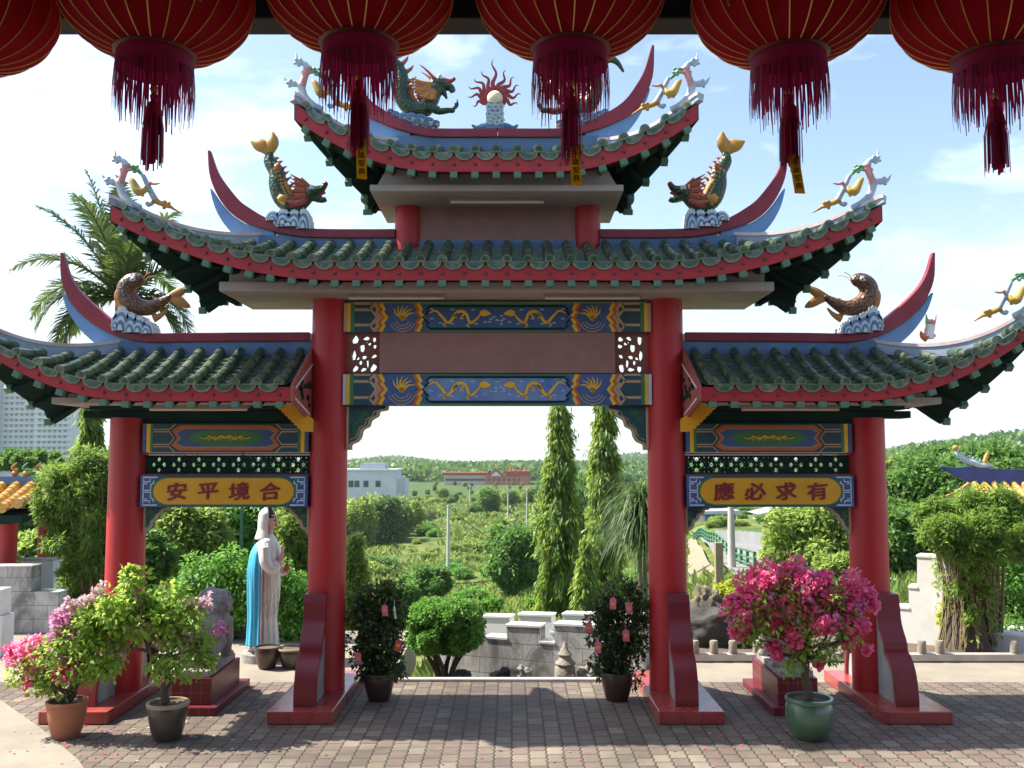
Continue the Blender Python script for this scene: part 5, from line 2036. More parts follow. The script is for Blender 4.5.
# petals and dry leaves lying on the paving
g = np.random.default_rng(9)
P_, MI_ = [], []
for (px, py), n_, m_, sp_ in (((66, 737), 46, 0, .55), ((167, 739), 40, 1, .6), ((810, 738), 70, 0, .75), ((617, 700), 14, 2, .4), ((379, 700), 14, 2, .4)):
    c = GP(px, py)
    q = g.normal(size=(n_, 2)) * sp_
    P_.append(np.stack([c.x + q[:, 0] * 1.3, np.minimum(c.y + q[:, 1], 10.9), np.full(n_, .008)], 1)); MI_.append(np.full(n_, m_))
q = np.stack([g.uniform(-5, 5, 90), g.uniform(7.6, 10.9, 90), np.full(90, .008)], 1)
P_.append(q); MI_.append(np.full(90, 2))
PETALS = (np.concatenate(P_), np.concatenate(MI_))
# ------------------------------------------------------------------ lions, statue, pots and plants in the yard
M['stone'] = mat('grey_stone', (.34, .32, .29), (.22, .205, .185), 7, .88, .5, 50, dirt=.4)
tt = NT('maroon_pedestal_tile')
co = tt.coord()
br = tt.n('ShaderNodeTexBrick')
tt.l(co, br.inputs[0])
mp_ = tt.n('ShaderNodeMapping')
x, y, z = tt.sep(co)
cb = tt.n('ShaderNodeCombineXYZ')
tt.l(tt.math('ADD', x, y), cb.inputs[0]); tt.l(z, cb.inputs[1])
tt.l(cb.outputs[0], br.inputs[0])
br.offset = 0
for k, v in (('Color1', (.14, .014, .02, 1)), ('Color2', (.11, .01, .016, 1)), ('Mortar', (.20, .07, .06, 1)), ('Scale', 1), ('Mortar Size', .004), ('Brick Width', .1), ('Row Height', .1)):
    br.inputs[k].default_value = v
M['pedtile'] = tt.done(tt.bsdf(br.outputs[0], .4, coat=.08, spec=.3))


def lion(s):
    """stone guardian lion standing with its back to the yard"""
    mb = MB()
    mb.ball((0, .02, .34), (.17, .27, .17), 16)
    mb.ball((0, -.20, .33), (.165, .15, .19), 14)
    mb.ball((0, .22, .42), (.17, .16, .20), 14)
    # mane: cap of curls
    mb.ball((0, .20, .58), (.175, .17, .175), 16)
    rr = random.Random(3)
    for k in range(70):
        u = rr.uniform(-.75, 1); a = rr.uniform(0, 2 * PI)
        q = math.sqrt(1 - u * u)
        mb.ball((q * math.cos(a) * .175, .20 + q * math.sin(a) * .165, .57 + u * .175), .035, 8)
    # face turned outwards
    mb.ball((s * .02, .36, .55), (.11, .10, .10), 12)
    mb.ball((s * .02, .45, .52), (.07, .06, .055), 10)
    for q in (-1, 1):
        mb.ball((s * .02 + q * .05, .43, .59), .02, 8)
        mb.ball((q * .145, .24, .68), (.035, .025, .045), 8)
        mb.tube([(q * .11, .25, .42), (q * .125, .29, .22), (q * .12, .28, .08), (q * .12, .31, .03)], [.09, .07, .06, .07], 10)
        mb.ball((q * .12, .35, .03), (.07, .09, .045), 10)
        mb.tube([(q * .10, -.18, .34), (q * .15, -.12, .22), (q * .135, -.26, .13), (q * .13, -.24, .03)], [.13, .10, .06, .06], 10)
        mb.ball((q * .13, -.20, .03), (.07, .10, .045), 10)
    mb.tube([(0, -.33, .38), (.0, -.40, .46), (.02, -.38, .56), (0, -.30, .60)], [.04, .05, .06, .03], 8)
    return fuse(mb, 'guardian_lion', [M['stone']], .014, 2)


for s, (pa, pb) in ((-1, (193, 230)), (1, (764.5, 801.5))):
    base_y = 9.72
    xc = s * 3.07 + GX - .02
    e = empty('lion_pedestal', (xc, base_y + .5, 0), 'maroon tiled pedestal under the stone lion in the %s bay' % ('left' if s < 0 else 'right'), 'pedestal', 'lion pedestals')
    mb = MB(); mb.box2((-.29, -.62, .002), (.29, .62, .085)); mb.build('step', M['pedtile'], e, bevel=.008)
    mb = MB(); mb.box2((-.205, -.5, .086), (.205, .5, .345)); mb.build('body', M['pedtile'], e, bevel=.008)
    me = lion(s)
    o = link('guardian_lion', me, None, (xc, base_y + .47, .40))
    mb = MB(); mb.box2((-.17, -.45, -.055), (.17, .47, .012)); mb.build('base_slab', M['stone'], o, bevel=.01)
    tag(o, 'grey stone guardian lion on a maroon pedestal, %s' % ('seen from behind between the left columns' if s < 0 else 'mostly hidden behind the magenta bougainvillea'), 'lion statue', 'guardian lions')

# ---- robed statue
M['robe'] = mat('statue_white', (.74, .71, .65), (.66, .63, .57), 5, .6, .1, 40, dirt=.25, dirtcol=(.35, .28, .22))
M['cape'] = mat('statue_cape_blue', (.05, .42, .62), (.04, .34, .55), 5, .5, .1, 40, dirt=.15, dirtcol=(.4, .45, .5))
M['skin'] = mat('statue_skin', (.62, .34, .27), (.56, .30, .24), 6, .5)
M['hair'] = mat('statue_hair', (.012, .010, .010), None, 10, .4)
so = P(264, 656, 12.2)
so.z = .13
st = empty('robed_statue', so, 'standing white robed female statue with bright blue cape and white hood, facing right', 'statue')
st.scale = (.86, .86, .925)
mb = MB(); mb.lathe([(.26, 0), (.26, .10), (.23, .129)], n=24)
tag(mb.build('statue_plinth', M['stone'], None, smooth=40, loc=(so.x - .02, so.y, -.003)), 'low round stone plinth under the robed statue', 'plinth')
mb = MB()


def robe(u, v):
    z = .0 + 1.58 * v
    rx = np.interp(v, [0, .08, .3, .55, .72, .86, .95, 1], [.205, .20, .165, .165, .17, .165, .12, .06])
    ry = np.interp(v, [0, .08, .3, .55, .72, .86, .95, 1], [.21, .20, .18, .20, .21, .24, .17, .06])
    cx = np.interp(v, [0, .3, .6, .8, 1], [.0, .005, .03, .01, .03])
    a = 2 * PI * u
    f = 1 + .06 * (1 - v) ** .6 * math.sin(13 * a + 3 * v) + .025 * math.sin(21 * a - 8 * v)
    # over-robe edge at knee height
    if v > .36 + .05 * math.cos(a):
        f += .07
    return Vector((cx + rx * f * math.cos(a), ry * f * math.sin(a), z))


mb.grid(robe, 72, 60, 0)
ring0 = [robe(k / 72, 0) for k in range(72)]
mb.add(ring0, [list(range(72))[::-1]], 0)
ring1 = [robe(k / 72, 1) for k in range(72)]
mb.add(ring1, [list(range(72))], 0)
mb.tube([(.02, 0, 1.52), (.04, 0, 1.68)], [.07, .06], 10, 1)
mb.ball((.06, 0, 1.76), (.098, .085, .125), 16, 1)
mb.ball((.06, 0, 1.715), (.075, .07, .08), 12, 1)
mb.ball((.158, 0, 1.745), (.022, .018, .025), 8, 1)
mb.ball((.148, 0, 1.70), (.018, .025, .012), 8, 3)
for q in (-1, 1):
    mb.ball((.146, q * .036, 1.778), (.006, .013, .005), 8, 2)
    mb.ball((.06, q * .085, 1.75), (.022, .016, .035), 8, 1)
mb.ball((.035, 0, 1.82), (.105, .10, .10), 14, 2)
mb.ball((.03, 0, 1.91), (.06, .06, .06), 10, 2)
# sleeves and arms
mb.tube(smooth_path([(.03, -.20, 1.40), (.06, -.25, 1.22), (.14, -.22, 1.12), (.22, -.16, 1.18)], 12), taper(.09, .075, 12), 10, 0)
mb.tube(smooth_path([(.18, -.18, 1.12), (.17, -.19, .95), (.15, -.18, .78)], 8), [.07, .075, .08, .08, .075, .07, .06, .05, .02], 10, 0, sx=.5)
mb.tube(smooth_path([(.22, -.16, 1.18), (.26, -.13, 1.26), (.27, -.12, 1.31)], 6), taper(.04, .03, 6), 8, 1)
mb.ball((.275, -.115, 1.335), (.028, .024, .045), 8, 1)
for k in range(4):
    mb.tube([(.272 + .004 * k, -.135 + .014 * k, 1.36), (.278 + .004 * k, -.135 + .014 * k, 1.40 + .012 * (1.5 - abs(k - 1.5))), (.276, -.135 + .014 * k, 1.435 + .014 * (1.5 - abs(k - 1.5)))], [.010, .009, .006], 6, 1)
mb.tube([(.265, -.09, 1.34), (.285, -.075, 1.37), (.295, -.075, 1.395)], [.011, .010, .007], 6, 1)
mb.tube(smooth_path([(.03, .20, 1.40), (.08, .24, 1.20), (.18, .18, 1.05), (.27, .10, 1.06)], 12), taper(.09, .06, 12), 10, 0)
mb.ball((.29, .08, 1.06), (.05, .04, .035), 8, 1)
me = fuse(mb, 'body', [M['robe'], M['skin'], M['hair'], M['pred']], .011, 1)
link('body', me, st)
mb = MB()
def shawl(u, v):
    a = R(-75) + R(330) * u
    z = 1.53 - .36 * v * (1 + .12 * math.sin(a * 6))
    r = float(np.interp(v, [0, .25, .6, 1], [.10, .20, .245, .255])) * (1 + .035 * math.sin(a * 14 + v))
    return Vector((.02 + r * math.cos(a) * .85, r * 1.06 * math.sin(a), z))
mb.grid(shawl, 72, 14, 0)
o = mb.build('shawl', M['robe'], st, smooth=70)
sd = o.modifiers.new('thick', 'SOLIDIFY'); sd.thickness = .016
mb = MB()
for k in range(11):
    a = R(-78 + 15 * k)
    pts = []
    for q in range(9):
        t_ = q / 8
        p_ = robe((a + .25 * math.sin(2 * t_ + k)) / (2 * PI) % 1.0, .70 - .42 * t_)
        pts.append(p_ + Vector((math.cos(a), math.sin(a), 0)) * .006)
    mb.tube(pts, [.004 + .012 * math.sin(PI * q / 8) for q in range(9)], 6)
mb.tube([robe(((R(-100) + R(200) * q / 30) / (2 * PI)) % 1.0, .385 + .05 * math.cos(R(-100) + R(200) * q / 30)) + Vector((.006, 0, 0)) for q in range(31)], .012, 6)
mb.build('folds', M['robe'], st, smooth=70)
mb = MB()
mb.lathe([(.018, -.06), (.045, -.02), (.04, .03), (.018, .07), (.028, .10)], (.30, .07, 1.10), 12)
mb.build('vase', M['dorange'], st, smooth=60)
mb = MB()


def cape(u, v):
    a = R(82) + R(196) * u
    z = 1.47 - 1.40 * v
    r = np.interp(v, [0, .08, .25, .7, 1], [.16, .235, .265, .245, .26]) * (1 + (.055 * math.sin(a * 9 + 2 * v) + .03 * math.sin(a * 23)) * min(1, v * 3))
    if 0:
        pass
    return Vector((-.02 + r * math.cos(a) * .88, r * 1.08 * math.sin(a), z + .03 * math.cos(a)))


mb.grid(cape, 60, 30, 0)
trim = MB()
for u_ in (0.0, 1.0):
    trim.tube([cape(u_, q / 24) + Vector((.012, 0, 0)) for q in range(25)], .014, 6)
trim.tube([cape(q / 60, .995) for q in range(61)], .012, 6)
o = mb.build('cape', M['cape'], st, smooth=70)
trim.build('trim', M['spink'], o)
sd = o.modifiers.new('thick', 'SOLIDIFY'); sd.thickness = .018
mb = MB()


def veil(u, v):
    a = R(62) + R(236) * u
    z = 1.95 - .44 * v
    r = np.interp(v, [0, .06, .2, .45, .7, 1], [.01, .075, .125, .135, .13, .17])
    return Vector((.005 + r * math.cos(a) * .92 - .02 * v, r * .9 * math.sin(a), z))


mb.grid(veil, 36, 24, 0)
o = mb.build('hood', M['robe'], st, smooth=70)
sd = o.modifiers.new('thick', 'SOLIDIFY'); sd.thickness = .022

# ---- pots
M['terra'] = mat('terracotta', (.40, .15, .08), (.33, .12, .065), 4, .8, .15, 50, dirt=.35, dirtcol=(.22, .12, .09))
M['potdark'] = mat('dark_glaze', (.035, .030, .022), (.06, .05, .035), 5, .35, .1, 40, coat=.3, dirt=.3, dirtcol=(.22, .2, .15))
M['potrim'] = mat('ochre_glaze', (.34, .27, .15), (.26, .2, .11), 6, .5, dirt=.3)
M['potgreen'] = mat('green_glaze', (.075, .15, .09), (.05, .11, .065), 5, .3, .1, 30, coat=.35, dirt=.3, dirtcol=(.2, .22, .16))
M['potbrown'] = mat('brown_glaze', (.06, .032, .022), (.04, .022, .016), 5, .35, .05, 40, coat=.3)


def pot(loc, r, h, body, rim, label, rib=0.0):
    e = empty('plant_pot', loc, label, 'pot')
    mb = MB()
    prof = [(r * .60, .0), (r * .66, .02), (r * .78, h * .28), (r * .90, h * .6), (r * .95, h * .86), (r * .93, h * .9)]
    if rib:
        prof = [(r * .60, .0), (r * .68, .02), (r * .88, h * .25), (r * .99, h * .55), (r * .98, h * .78), (r * .90, h * .9)]
    mb.lathe(prof, n=48, fr=(lambda a, z: 1 + rib * abs(math.sin(4.5 * a)) * math.sin(PI * min(1, z / h))) if rib else None)
    mb.build('body', M[body], e, smooth=50)
    mb = MB()
    mb.lathe([(r * .91, h * .895), (r, h * .91), (r * 1.01, h * .97), (r * .99, h), (r * .88, h), (r * .86, h * .90)], n=48, caps=False)
    mb.build('rim', M[rim], e, smooth=50)
    mb = MB()
    mb.lathe([(r * .875, h * .88), (r * .875, h * .925)], n=32)
    mb.build('soil', M['soil'], e)
    return e


pt = GP(66, 737)
pot(pt, .185, .335, 'terra', 'terra', 'faded terracotta pot at the left edge of the yard, holding the pink bougainvillea')
pd = GP(167, 739)
pot(pd, .19, .335, 'potdark', 'potrim', 'dark glazed pot with an ochre rim, second from the left')
pg = GP(810, 738)
pot(pg, .215, .37, 'potgreen', 'potgreen', 'round ribbed green glazed pot under the magenta bougainvillea', .035)
pl = GP(379, 700)
pot(pl, .175, .29, 'potbrown', 'potbrown', 'brown pot of the dark shrub beside the left inner column')
pr = GP(617, 700)
pot(pr, .18, .30, 'potbrown', 'potbrown', 'brown pot of the dark shrub beside the right inner column')
ps = GP(267, 668)
pot(ps, .16, .26, 'potbrown', 'potdark', 'empty dark brown pot on the ground in front of the robed statue')
pot(GP(293, 667), .20, .24, 'potdark', 'potrim', 'wide low pot beside the robed statue, near the left inner column')

# ---- bougainvilleas
def px_clumps(lst, Y, o, kk=None):
    out = []
    for a, b, r, *d in lst:
        y = Y + (d[0] if d else 0)
        out.append((rel(a, b, y, o), r * y / F))
    return out


def pack(lst, Y, o, n, frac=.55, seed=1):
    """split each surveyed mass into many small overlapping clumps"""
    out = []
    for c, r in px_clumps(lst, Y, o):
        out += ell_clumps(c, (r, r * .9, r), n, r * frac, .35)
    return out


# pink one in terracotta
o = pt + Vector((0, 0, .3))
mb = MB()
tips = [rel(a, b, pt.y, o) + np.array([0, d, 0]) for a, b, d in ((30, 655, .1), (48, 640, -.15), (70, 640, .2), (85, 650, -.1), (95, 640, .1), (20, 675, 0), (108, 622, 0))]
limbs(mb, (0, 0, 0), tips, .024, .006, 2, .15)
cl = pack([(28, 668, 18), (50, 655, 20), (75, 645, 20), (92, 655, 20), (60, 672, 22), (96, 625, 16), (40, 682, 14), (85, 676, 12)], pt.y, o, 9)
f1 = pack([(20, 660, 11), (35, 650, 13), (52, 668, 12), (30, 678, 9), (62, 632, 9), (70, 672, 10), (8, 648, 5)], pt.y, o, 5, .6)
f2 = pack([(72, 622, 13), (60, 632, 11), (80, 632, 12), (66, 664, 9), (55, 642, 8)], pt.y, o, 5, .6)
f3 = pack([(75, 612, 10), (88, 640, 8), (100, 660, 7)], pt.y, o, 4, .6)
plant('bougainvillea', o, 'bougainvillea with pink and magenta blossom in a terracotta pot, far left', 'flowering plant',
      [clump_leaves(cl, 1500, .05, .032, 0, .25), flowers(f1, 800, .038, 1), flowers(f2, 1100, .04, 2), flowers(f3, 500, .036, 3)],
      [M['lf_boug'], M['fl_mag'], M['fl_pink'], M['fl_pale']], mb, 'bougainvilleas in pots')
# pale one
o = pd + Vector((0, 0, .3))
mb = MB()
main = [rel(a, b, pd.y, o) for a, b in ((166, 703), (164, 690), (169, 678), (158, 668), (153, 655), (157, 642), (166, 632))]
mb.tube(smooth_path([tuple(p) for p in main], 24), taper(.042, .022, 24), 8)
tips = [rel(a, b, pd.y, o) + np.array([0, d, 0]) for a, b, d in ((120, 600, .1), (145, 590, -.2), (175, 600, .2), (200, 625, 0), (205, 650, -.1), (130, 570, .1), (100, 625, .1), (185, 665, 0))]
limbs(mb, main[4], tips, .018, .005, 5, .12)
lst = [(118, 600, 24), (140, 605, 26), (165, 605, 24), (188, 622, 22), (100, 622, 18), (120, 630, 18), (160, 625, 20), (200, 645, 13), (135, 580, 13), (128, 570, 7), (90, 612, 13), (180, 660, 17), (160, 668, 12), (205, 660, 9), (115, 655, 16), (100, 670, 12), (88, 640, 14)]
cl = pack(lst, pd.y, o, 9)
f1 = pack([(175, 612, 7), (140, 600, 6), (160, 640, 8), (110, 640, 7), (192, 640, 7), (150, 628, 9), (128, 625, 9), (118, 655, 8), (90, 600, 8), (100, 590, 7), (205, 605, 8), (190, 600, 6), (70, 606, 6)], pd.y, o, 4, .6)
f2 = pack([(178, 631, 8), (134, 622, 6), (219, 628, 7), (77, 618, 7)], pd.y, o, 4, .6)
plant('bougainvillea', o, 'large leafy bougainvillea with a twisted trunk and pale pink blossom in the dark glazed pot', 'flowering plant',
      [clump_leaves(cl, 1750, .056, .036, 0, .25), flowers(f1, 1000, .037, 1), flowers(f2, 1000, .038, 2)], [M['lf_boug'], M['fl_pale'], M['fl_pink']], mb, 'bougainvilleas in pots')
# long arching shoots of the pale one are part of its trunk; magenta one on the right
o = pg + Vector((0, 0, .33))
mb = MB()
main = [rel(a, b, pg.y, o) for a, b in ((807, 704), (808, 690), (805, 677), (806, 662), (800, 650))]
mb.tube(smooth_path([tuple(p) for p in main], 20), taper(.050, .026, 20), 8)
tips = [rel(a, b, pg.y, o) + np.array([0, d, 0]) for a, b, d in ((740, 620, .1), (770, 595, -.2), (800, 585, .2), (835, 600, -.1), (868, 600, 0), (850, 640, .2), (760, 640, 0), (815, 620, 0), (780, 615, .3))]
limbs(mb, main[3], tips, .022, .005, 9, .14)
body_ = [(745, 615, 19), (765, 598, 22), (790, 585, 18), (800, 605, 24), (828, 600, 22), (855, 604, 15), (780, 625, 22), (815, 632, 24), (845, 632, 20), (755, 632, 14), (800, 650, 16), (790, 665, 10), (835, 655, 12)]
cl = pack(body_, pg.y, o, 6)
fl = pack([(738, 612, 17), (762, 594, 22), (788, 581, 17), (812, 586, 15), (775, 612, 20), (800, 600, 21), (832, 598, 19), (858, 596, 16), (872, 602, 9), (748, 630, 13), (790, 632, 14), (822, 618, 17), (850, 622, 14), (845, 640, 9), (868, 650, 4), (778, 650, 8), (820, 664, 4), (808, 576, 6), (826, 580, 8), (732, 602, 7)], pg.y, o, 7, .55)
f2 = pack([(790, 590, 18), (770, 605, 20), (830, 605, 18), (735, 620, 10), (855, 600, 12)], pg.y, o, 5, .5)
plant('bougainvillea', o, 'magenta bougainvillea in full bloom in the green glazed pot on the right', 'flowering plant',
      [clump_leaves(cl, 1500, .05, .03, 0, .3), flowers(fl, 1250, .040, 1), flowers(f2, 600, .040, 2)], [M['lf_boug'], M['fl_mag'], M['fl_pink']], mb, 'bougainvilleas in pots')

q, mi_ = PETALS
m = len(q)
tag(link('fallen_petals', leaf_mesh('fallen_petals', [(q, np.stack([rng.normal(size=m), rng.normal(size=m), rng.random(m) * .15], 1), np.stack([rng.normal(size=m) * .2, rng.normal(size=m) * .2, np.ones(m)], 1), .035 + .02 * rng.random(m), .026, mi_)], [M['fl_mag'], M['fl_pale'], M['lf_dry']])),
    'fallen petals and dry leaves scattered over the paving', 'litter', None, 'stuff')

# ---- dark potted shrubs with paper packets
M['packet'] = mat('pink_packet', (.62, .13, .22), (.55, .10, .18), 8, .6)
M['packetr'] = mat('red_packet', (.55, .05, .06), None, 8, .6)
M['packetw'] = mat('white_packet', (.7, .62, .6), None, 8, .6)
for side, o0, cols, packs in (('left', pl, (352, 404), ((385, 611, 'packet'), (395, 613, 'packetw'), (398, 646, 'packetr'), (358, 659, 'packet'))),
                              ('right', pr, (594, 644), ((613, 604, 'packet'), (629, 609, 'packet'), (626, 636, 'packet'), (589, 628, 'packet'), (598, 648, 'packet')))):
    o = o0 + Vector((0, 0, .27))
    Y = o0.y
    mb = MB()
    tips = []
    for k in range(9):
        tips.append(rel(rnd.uniform(cols[0] + 8, cols[1] - 8), rnd.uniform(595, 640), Y + rnd.uniform(-.15, .15), o))
    limbs(mb, (0, 0, 0), tips, .016, .005, 3, .06)
    cx = (cols[0] + cols[1]) / 2
    lst = [(cx + dx, y, 14) for y in range(600, 668, 11) for dx in (-15, 0, 14)] + [(cx - 8, 592, 9), (cx + 10, 590, 9), (cx + 2, 586, 7)]
    cl = pack(lst, Y, o, 4, .62)
    cl2 = pack([(cx - 10, 590, 7), (cx + 12, 588, 7), (cx + 20, 605, 5), (cx - 20, 610, 5)], Y, o, 4, .7)
    plant('potted_shrub', o, 'dark upright shrub hung with paper packets, beside the %s inner column' % side, 'shrub',
          [clump_leaves(cl, 2300, .058, .03, 0, .0, .4, .8), clump_leaves(cl2, 700, .06, .03, 1, 0)], [M['lf_dark'], M['lf_tree2']], mb, 'dark shrubs in brown pots')
    for k, (a, b, m_) in enumerate(packs):
        w = P(a, b, Y - .27)
        mb = MB()
        hh = .052 if m_ != 'packetw' else .06
        ww = .034 if m_ != 'packetw' else .012
        mb.add([(-ww, -.004, -hh), (ww, -.004, -hh), (ww, -.004, hh), (0, -.004, hh * 1.35), (-ww, -.004, hh), (-ww, .004, -hh), (ww, .004, -hh), (ww, .004, hh), (0, .004, hh * 1.35), (-ww, .004, hh)],
               [(0, 1, 2, 3, 4), (9, 8, 7, 6, 5), (0, 5, 6, 1), (1, 6, 7, 2), (2, 7, 8, 3), (3, 8, 9, 4), (4, 9, 5, 0)])
        mb.tube([(0, 0, hh * 1.3), (.004, .05, hh * 1.3 + .05)], .002, 4)
        mb.box2((-ww * .5, -.0055, -.01), (ww * .5, -.004, .02), 1)
        o_ = mb.build('paper_packet', [M[m_], M['pgold']], None, loc=w)
        o_.rotation_euler = (rnd.uniform(-.15, .15), rnd.uniform(-.15, .15), rnd.uniform(-.5, .5))
        tag(o_, 'small %s paper packet hanging in the dark potted shrub at the %s inner column' % ({'packet': 'pink', 'packetr': 'red', 'packetw': 'narrow white'}[m_], side), 'paper packet', 'paper packets on the potted shrubs')

# ---- clipped round bush in the middle
c = P(445, 628, 12.0)
o = Vector((c.x, c.y, -.42))
mb = MB()
for k in range(6):
    a = 2 * PI * k / 6
    mb.tube(smooth_path([(.12 * math.cos(a), .12 * math.sin(a), 0), (.10 * math.cos(a + .5), .10 * math.sin(a + .5), .3), (.28 * math.cos(a + .2), .25 * math.sin(a + .2), .62)], 8), taper(.05, .02, 8), 7)
rc = c - o
cl = []
for k in range(170):
    d = Vector(rng.normal(size=3)).normalized()
    q = Vector((math.copysign(abs(d.x) ** .75, d.x) * .47, math.copysign(abs(d.y) ** .8, d.y) * .44, (abs(d.z) ** .7 * .36 if d.z > 0 else -abs(d.z) ** .5 * .26)))
    cl.append((np.array(rc + q * rnd.uniform(.80, .93)), .08))
cl += [(np.array(rc) + np.array([.16 * i, 0, .10 * j]), .13) for i in (-2, -1, 0, 1, 2) for j in (-1, 0, 1)]
plant('clipped_bush', o, 'round clipped bright green bush on dark stems before the grey crenellated wall', 'bush',
      [clump_leaves(cl, 11000, .036, .023, 0, .05, .5, .7)], [M['lf_hedge']], mb)

# ---- big bush behind the statue
o = Vector((P(245, 640, 13.6).x, 13.6, 0))
mb = MB()
limbs(mb, (0, 0, 0), [(-.6, 0, .5), (.5, 0, .5), (0, .1, .6), (-.3, -.2, .5), (.3, .2, .5)], .05, .02, 4)
lst = [(190, 588, 18), (210, 575, 22), (238, 575, 24), (268, 580, 24), (292, 590, 20), (200, 612, 24), (230, 605, 28), (262, 610, 26), (292, 620, 22), (215, 635, 20), (285, 640, 16), (320, 600, 18)]
cl = pack(lst, 13.6, o, 12, .45)
plant('round_bush', o, 'broad dark green bush growing behind the robed statue', 'bush', [clump_leaves(cl, 1900, .075, .04, 0, .4)], [M['lf_hedge']], mb)

# ---- bamboo clump at left, and vine-wrapped tree at right
def bamboo(name, loc, label, lst, Y, stems, n, per, lm, mt='vine'):
    mb = MB()
    for a, b, t in stems:
        p0 = rel(a, b, Y, loc); p0[2] = 0
        p1 = rel(a + rnd.uniform(-8, 8), t, Y + rnd.uniform(-.2, .2), loc)
        mb.tube(smooth_path([tuple(p0), tuple((p0 + p1) / 2 + np.array([rnd.uniform(-.05, .05), rnd.uniform(-.05, .05), 0])), tuple(p1)], 8), taper(.03, .015, 8), 6)
    cl = pack(lst, Y, loc, n, .42)
    return plant(name, loc, label, 'tree', [clump_leaves(cl, per * 1.7, .095, .019, 0, .5, .3, .9)], [M[lm]], mb, None, 'foliage', mt, 'stems')


Yb = 14.6
o = Vector((P(85, 640, Yb).x, Yb, 0))
lst = [(75, 470, 24), (98, 478, 24), (58, 490, 20), (50, 512, 16), (75, 505, 26), (100, 515, 24), (62, 535, 20), (85, 545, 24), (104, 560, 20), (78, 575, 18), (120, 500, 22), (128, 540, 18), (70, 600, 14), (90, 610, 14), (46, 500, 12), (42, 488, 9), (85, 462, 16), (108, 465, 14), (60, 475, 14), (112, 590, 14)]
bamboo('bamboo_clump', o, 'tall clipped bamboo clump with feathery leaves, left of the left outer column', lst, Yb, [(rnd.uniform(76, 112), 640, rnd.uniform(470, 540)) for k in range(16)], 11, 2600, 'lf_bamboo')
Yv = 12.7
o = Vector((P(968, 668, Yv).x, Yv, .015))
lst = [(940, 520, 18), (960, 508, 20), (985, 505, 22), (1010, 512, 20), (1035, 520, 18), (950, 535, 18), (975, 530, 22), (1005, 535, 20), (930, 510, 12), (985, 552, 18), (962, 555, 16), (1020, 548, 14), (975, 572, 9), (975, 610, 7), (985, 640, 6), (950, 542, 12, -.4), (968, 552, 13, -.4), (985, 552, 13, -.4), (1002, 545, 12, -.4), (972, 572, 8, -.34), (960, 588, 6, -.33), (988, 590, 6, -.33), (972, 615, 6, -.33), (932, 530, 13, -.3), (1022, 532, 14, -.3), (955, 525, 15, -.4), (985, 525, 16, -.4), (1040, 515, 15), (925, 515, 11)]
bamboo('clipped_tree', o, 'clipped bamboo-leaved tree on a thick vine-wrapped trunk at the right', lst, Yv, [(rnd.uniform(952, 1002), 668, rnd.uniform(520, 560)) for k in range(40)], 12, 2400, 'lf_bamboo')
mb = MB()
mb.lathe([(.33, 0), (.27, .15), (.21, .5), (.20, .9), (.22, 1.2), (.26, 1.45)], n=24, fr=lambda a, z: 1 + .12 * math.sin(5 * a + 2 * z) + .06 * math.sin(11 * a))
tr = mb.build('trunk', M['bark'], None, smooth=60)
for q in [q for q in COL.objects if q.name.startswith('clipped_tree')]:
    tr.parent = q
    vroot = q
mb = MB()
for k in range(46):
    a = rnd.uniform(0, 2 * PI)
    pts = []
    for j in range(9):
        z = 1.6 * (1 - j / 8.5)
        r_ = float(np.interp(z, [0, .15, .5, .9, 1.25, 1.6], [.37, .31, .26, .26, .32, .44])) * (1 + .08 * rnd.random())
        a += rnd.uniform(-.16, .16)
        pts.append((r_ * math.cos(a), r_ * math.sin(a), max(.0, z)))
    mb.tube(smooth_path(pts, 16), .009, 5)
mb.build('vines', M['vine'], vroot, smooth=60)
# ivy sprays on that trunk
cl = [(np.array([math.cos(a) * .30, math.sin(a) * .30, z]), .13) for a, z in [(rnd.uniform(0, 2 * PI), rnd.uniform(.2, 1.6)) for k in range(60)]]
link('ivy', leaf_mesh('ivy', [clump_leaves(cl, 420, .08, .03, 0, .7)], [M['lf_tree2']]), vroot)


def bush_at(name, label, lst, Y, z0, n, per, L, W, lm, frac=.5, group=None, droop=.3, cat='bush'):
    xs = sum(a for a, *_ in lst) / len(lst)
    o = Vector((P(xs, 600, Y).x, Y, z0))
    mb = MB()
    tips = [tuple(c * .9) for c, r in px_clumps(lst, Y, o)]
    limbs(mb, (0, 0, 0), tips, .03, .01, 3, .08)
    cl = pack(lst, Y, o, n, frac)
    return plant(name, o, label, cat, [clump_leaves(cl, per, L, W, 0, droop)], [M[lm]], mb, group)


bush_at('yellow_shrub', 'bright yellow-green shrub in tiers left of the vine-wrapped trunk', [(948, 600, 9), (952, 588, 7), (943, 620, 9), (948, 612, 7), (946, 645, 8), (950, 638, 8)], 12.9, .015, 7, 1500, .06, .035, 'lf_yel')
bush_at('round_tree', 'dense round green bush at the right edge behind the vine-wrapped trunk', [(1000, 565, 26), (1025, 560, 26), (1050, 570, 26), (1010, 590, 26), (1035, 595, 26), (1000, 545, 16), (995, 600, 12)], 14.6, .0, 12, 1300, .07, .04, 'lf_hedge')
bush_at('low_hedge', 'low hedge along the ground at the right edge', [(1000, 638, 12), (1020, 632, 14), (1040, 636, 14), (1060, 634, 14)], 13.6, .0, 8, 1500, .06, .035, 'lf_tree')
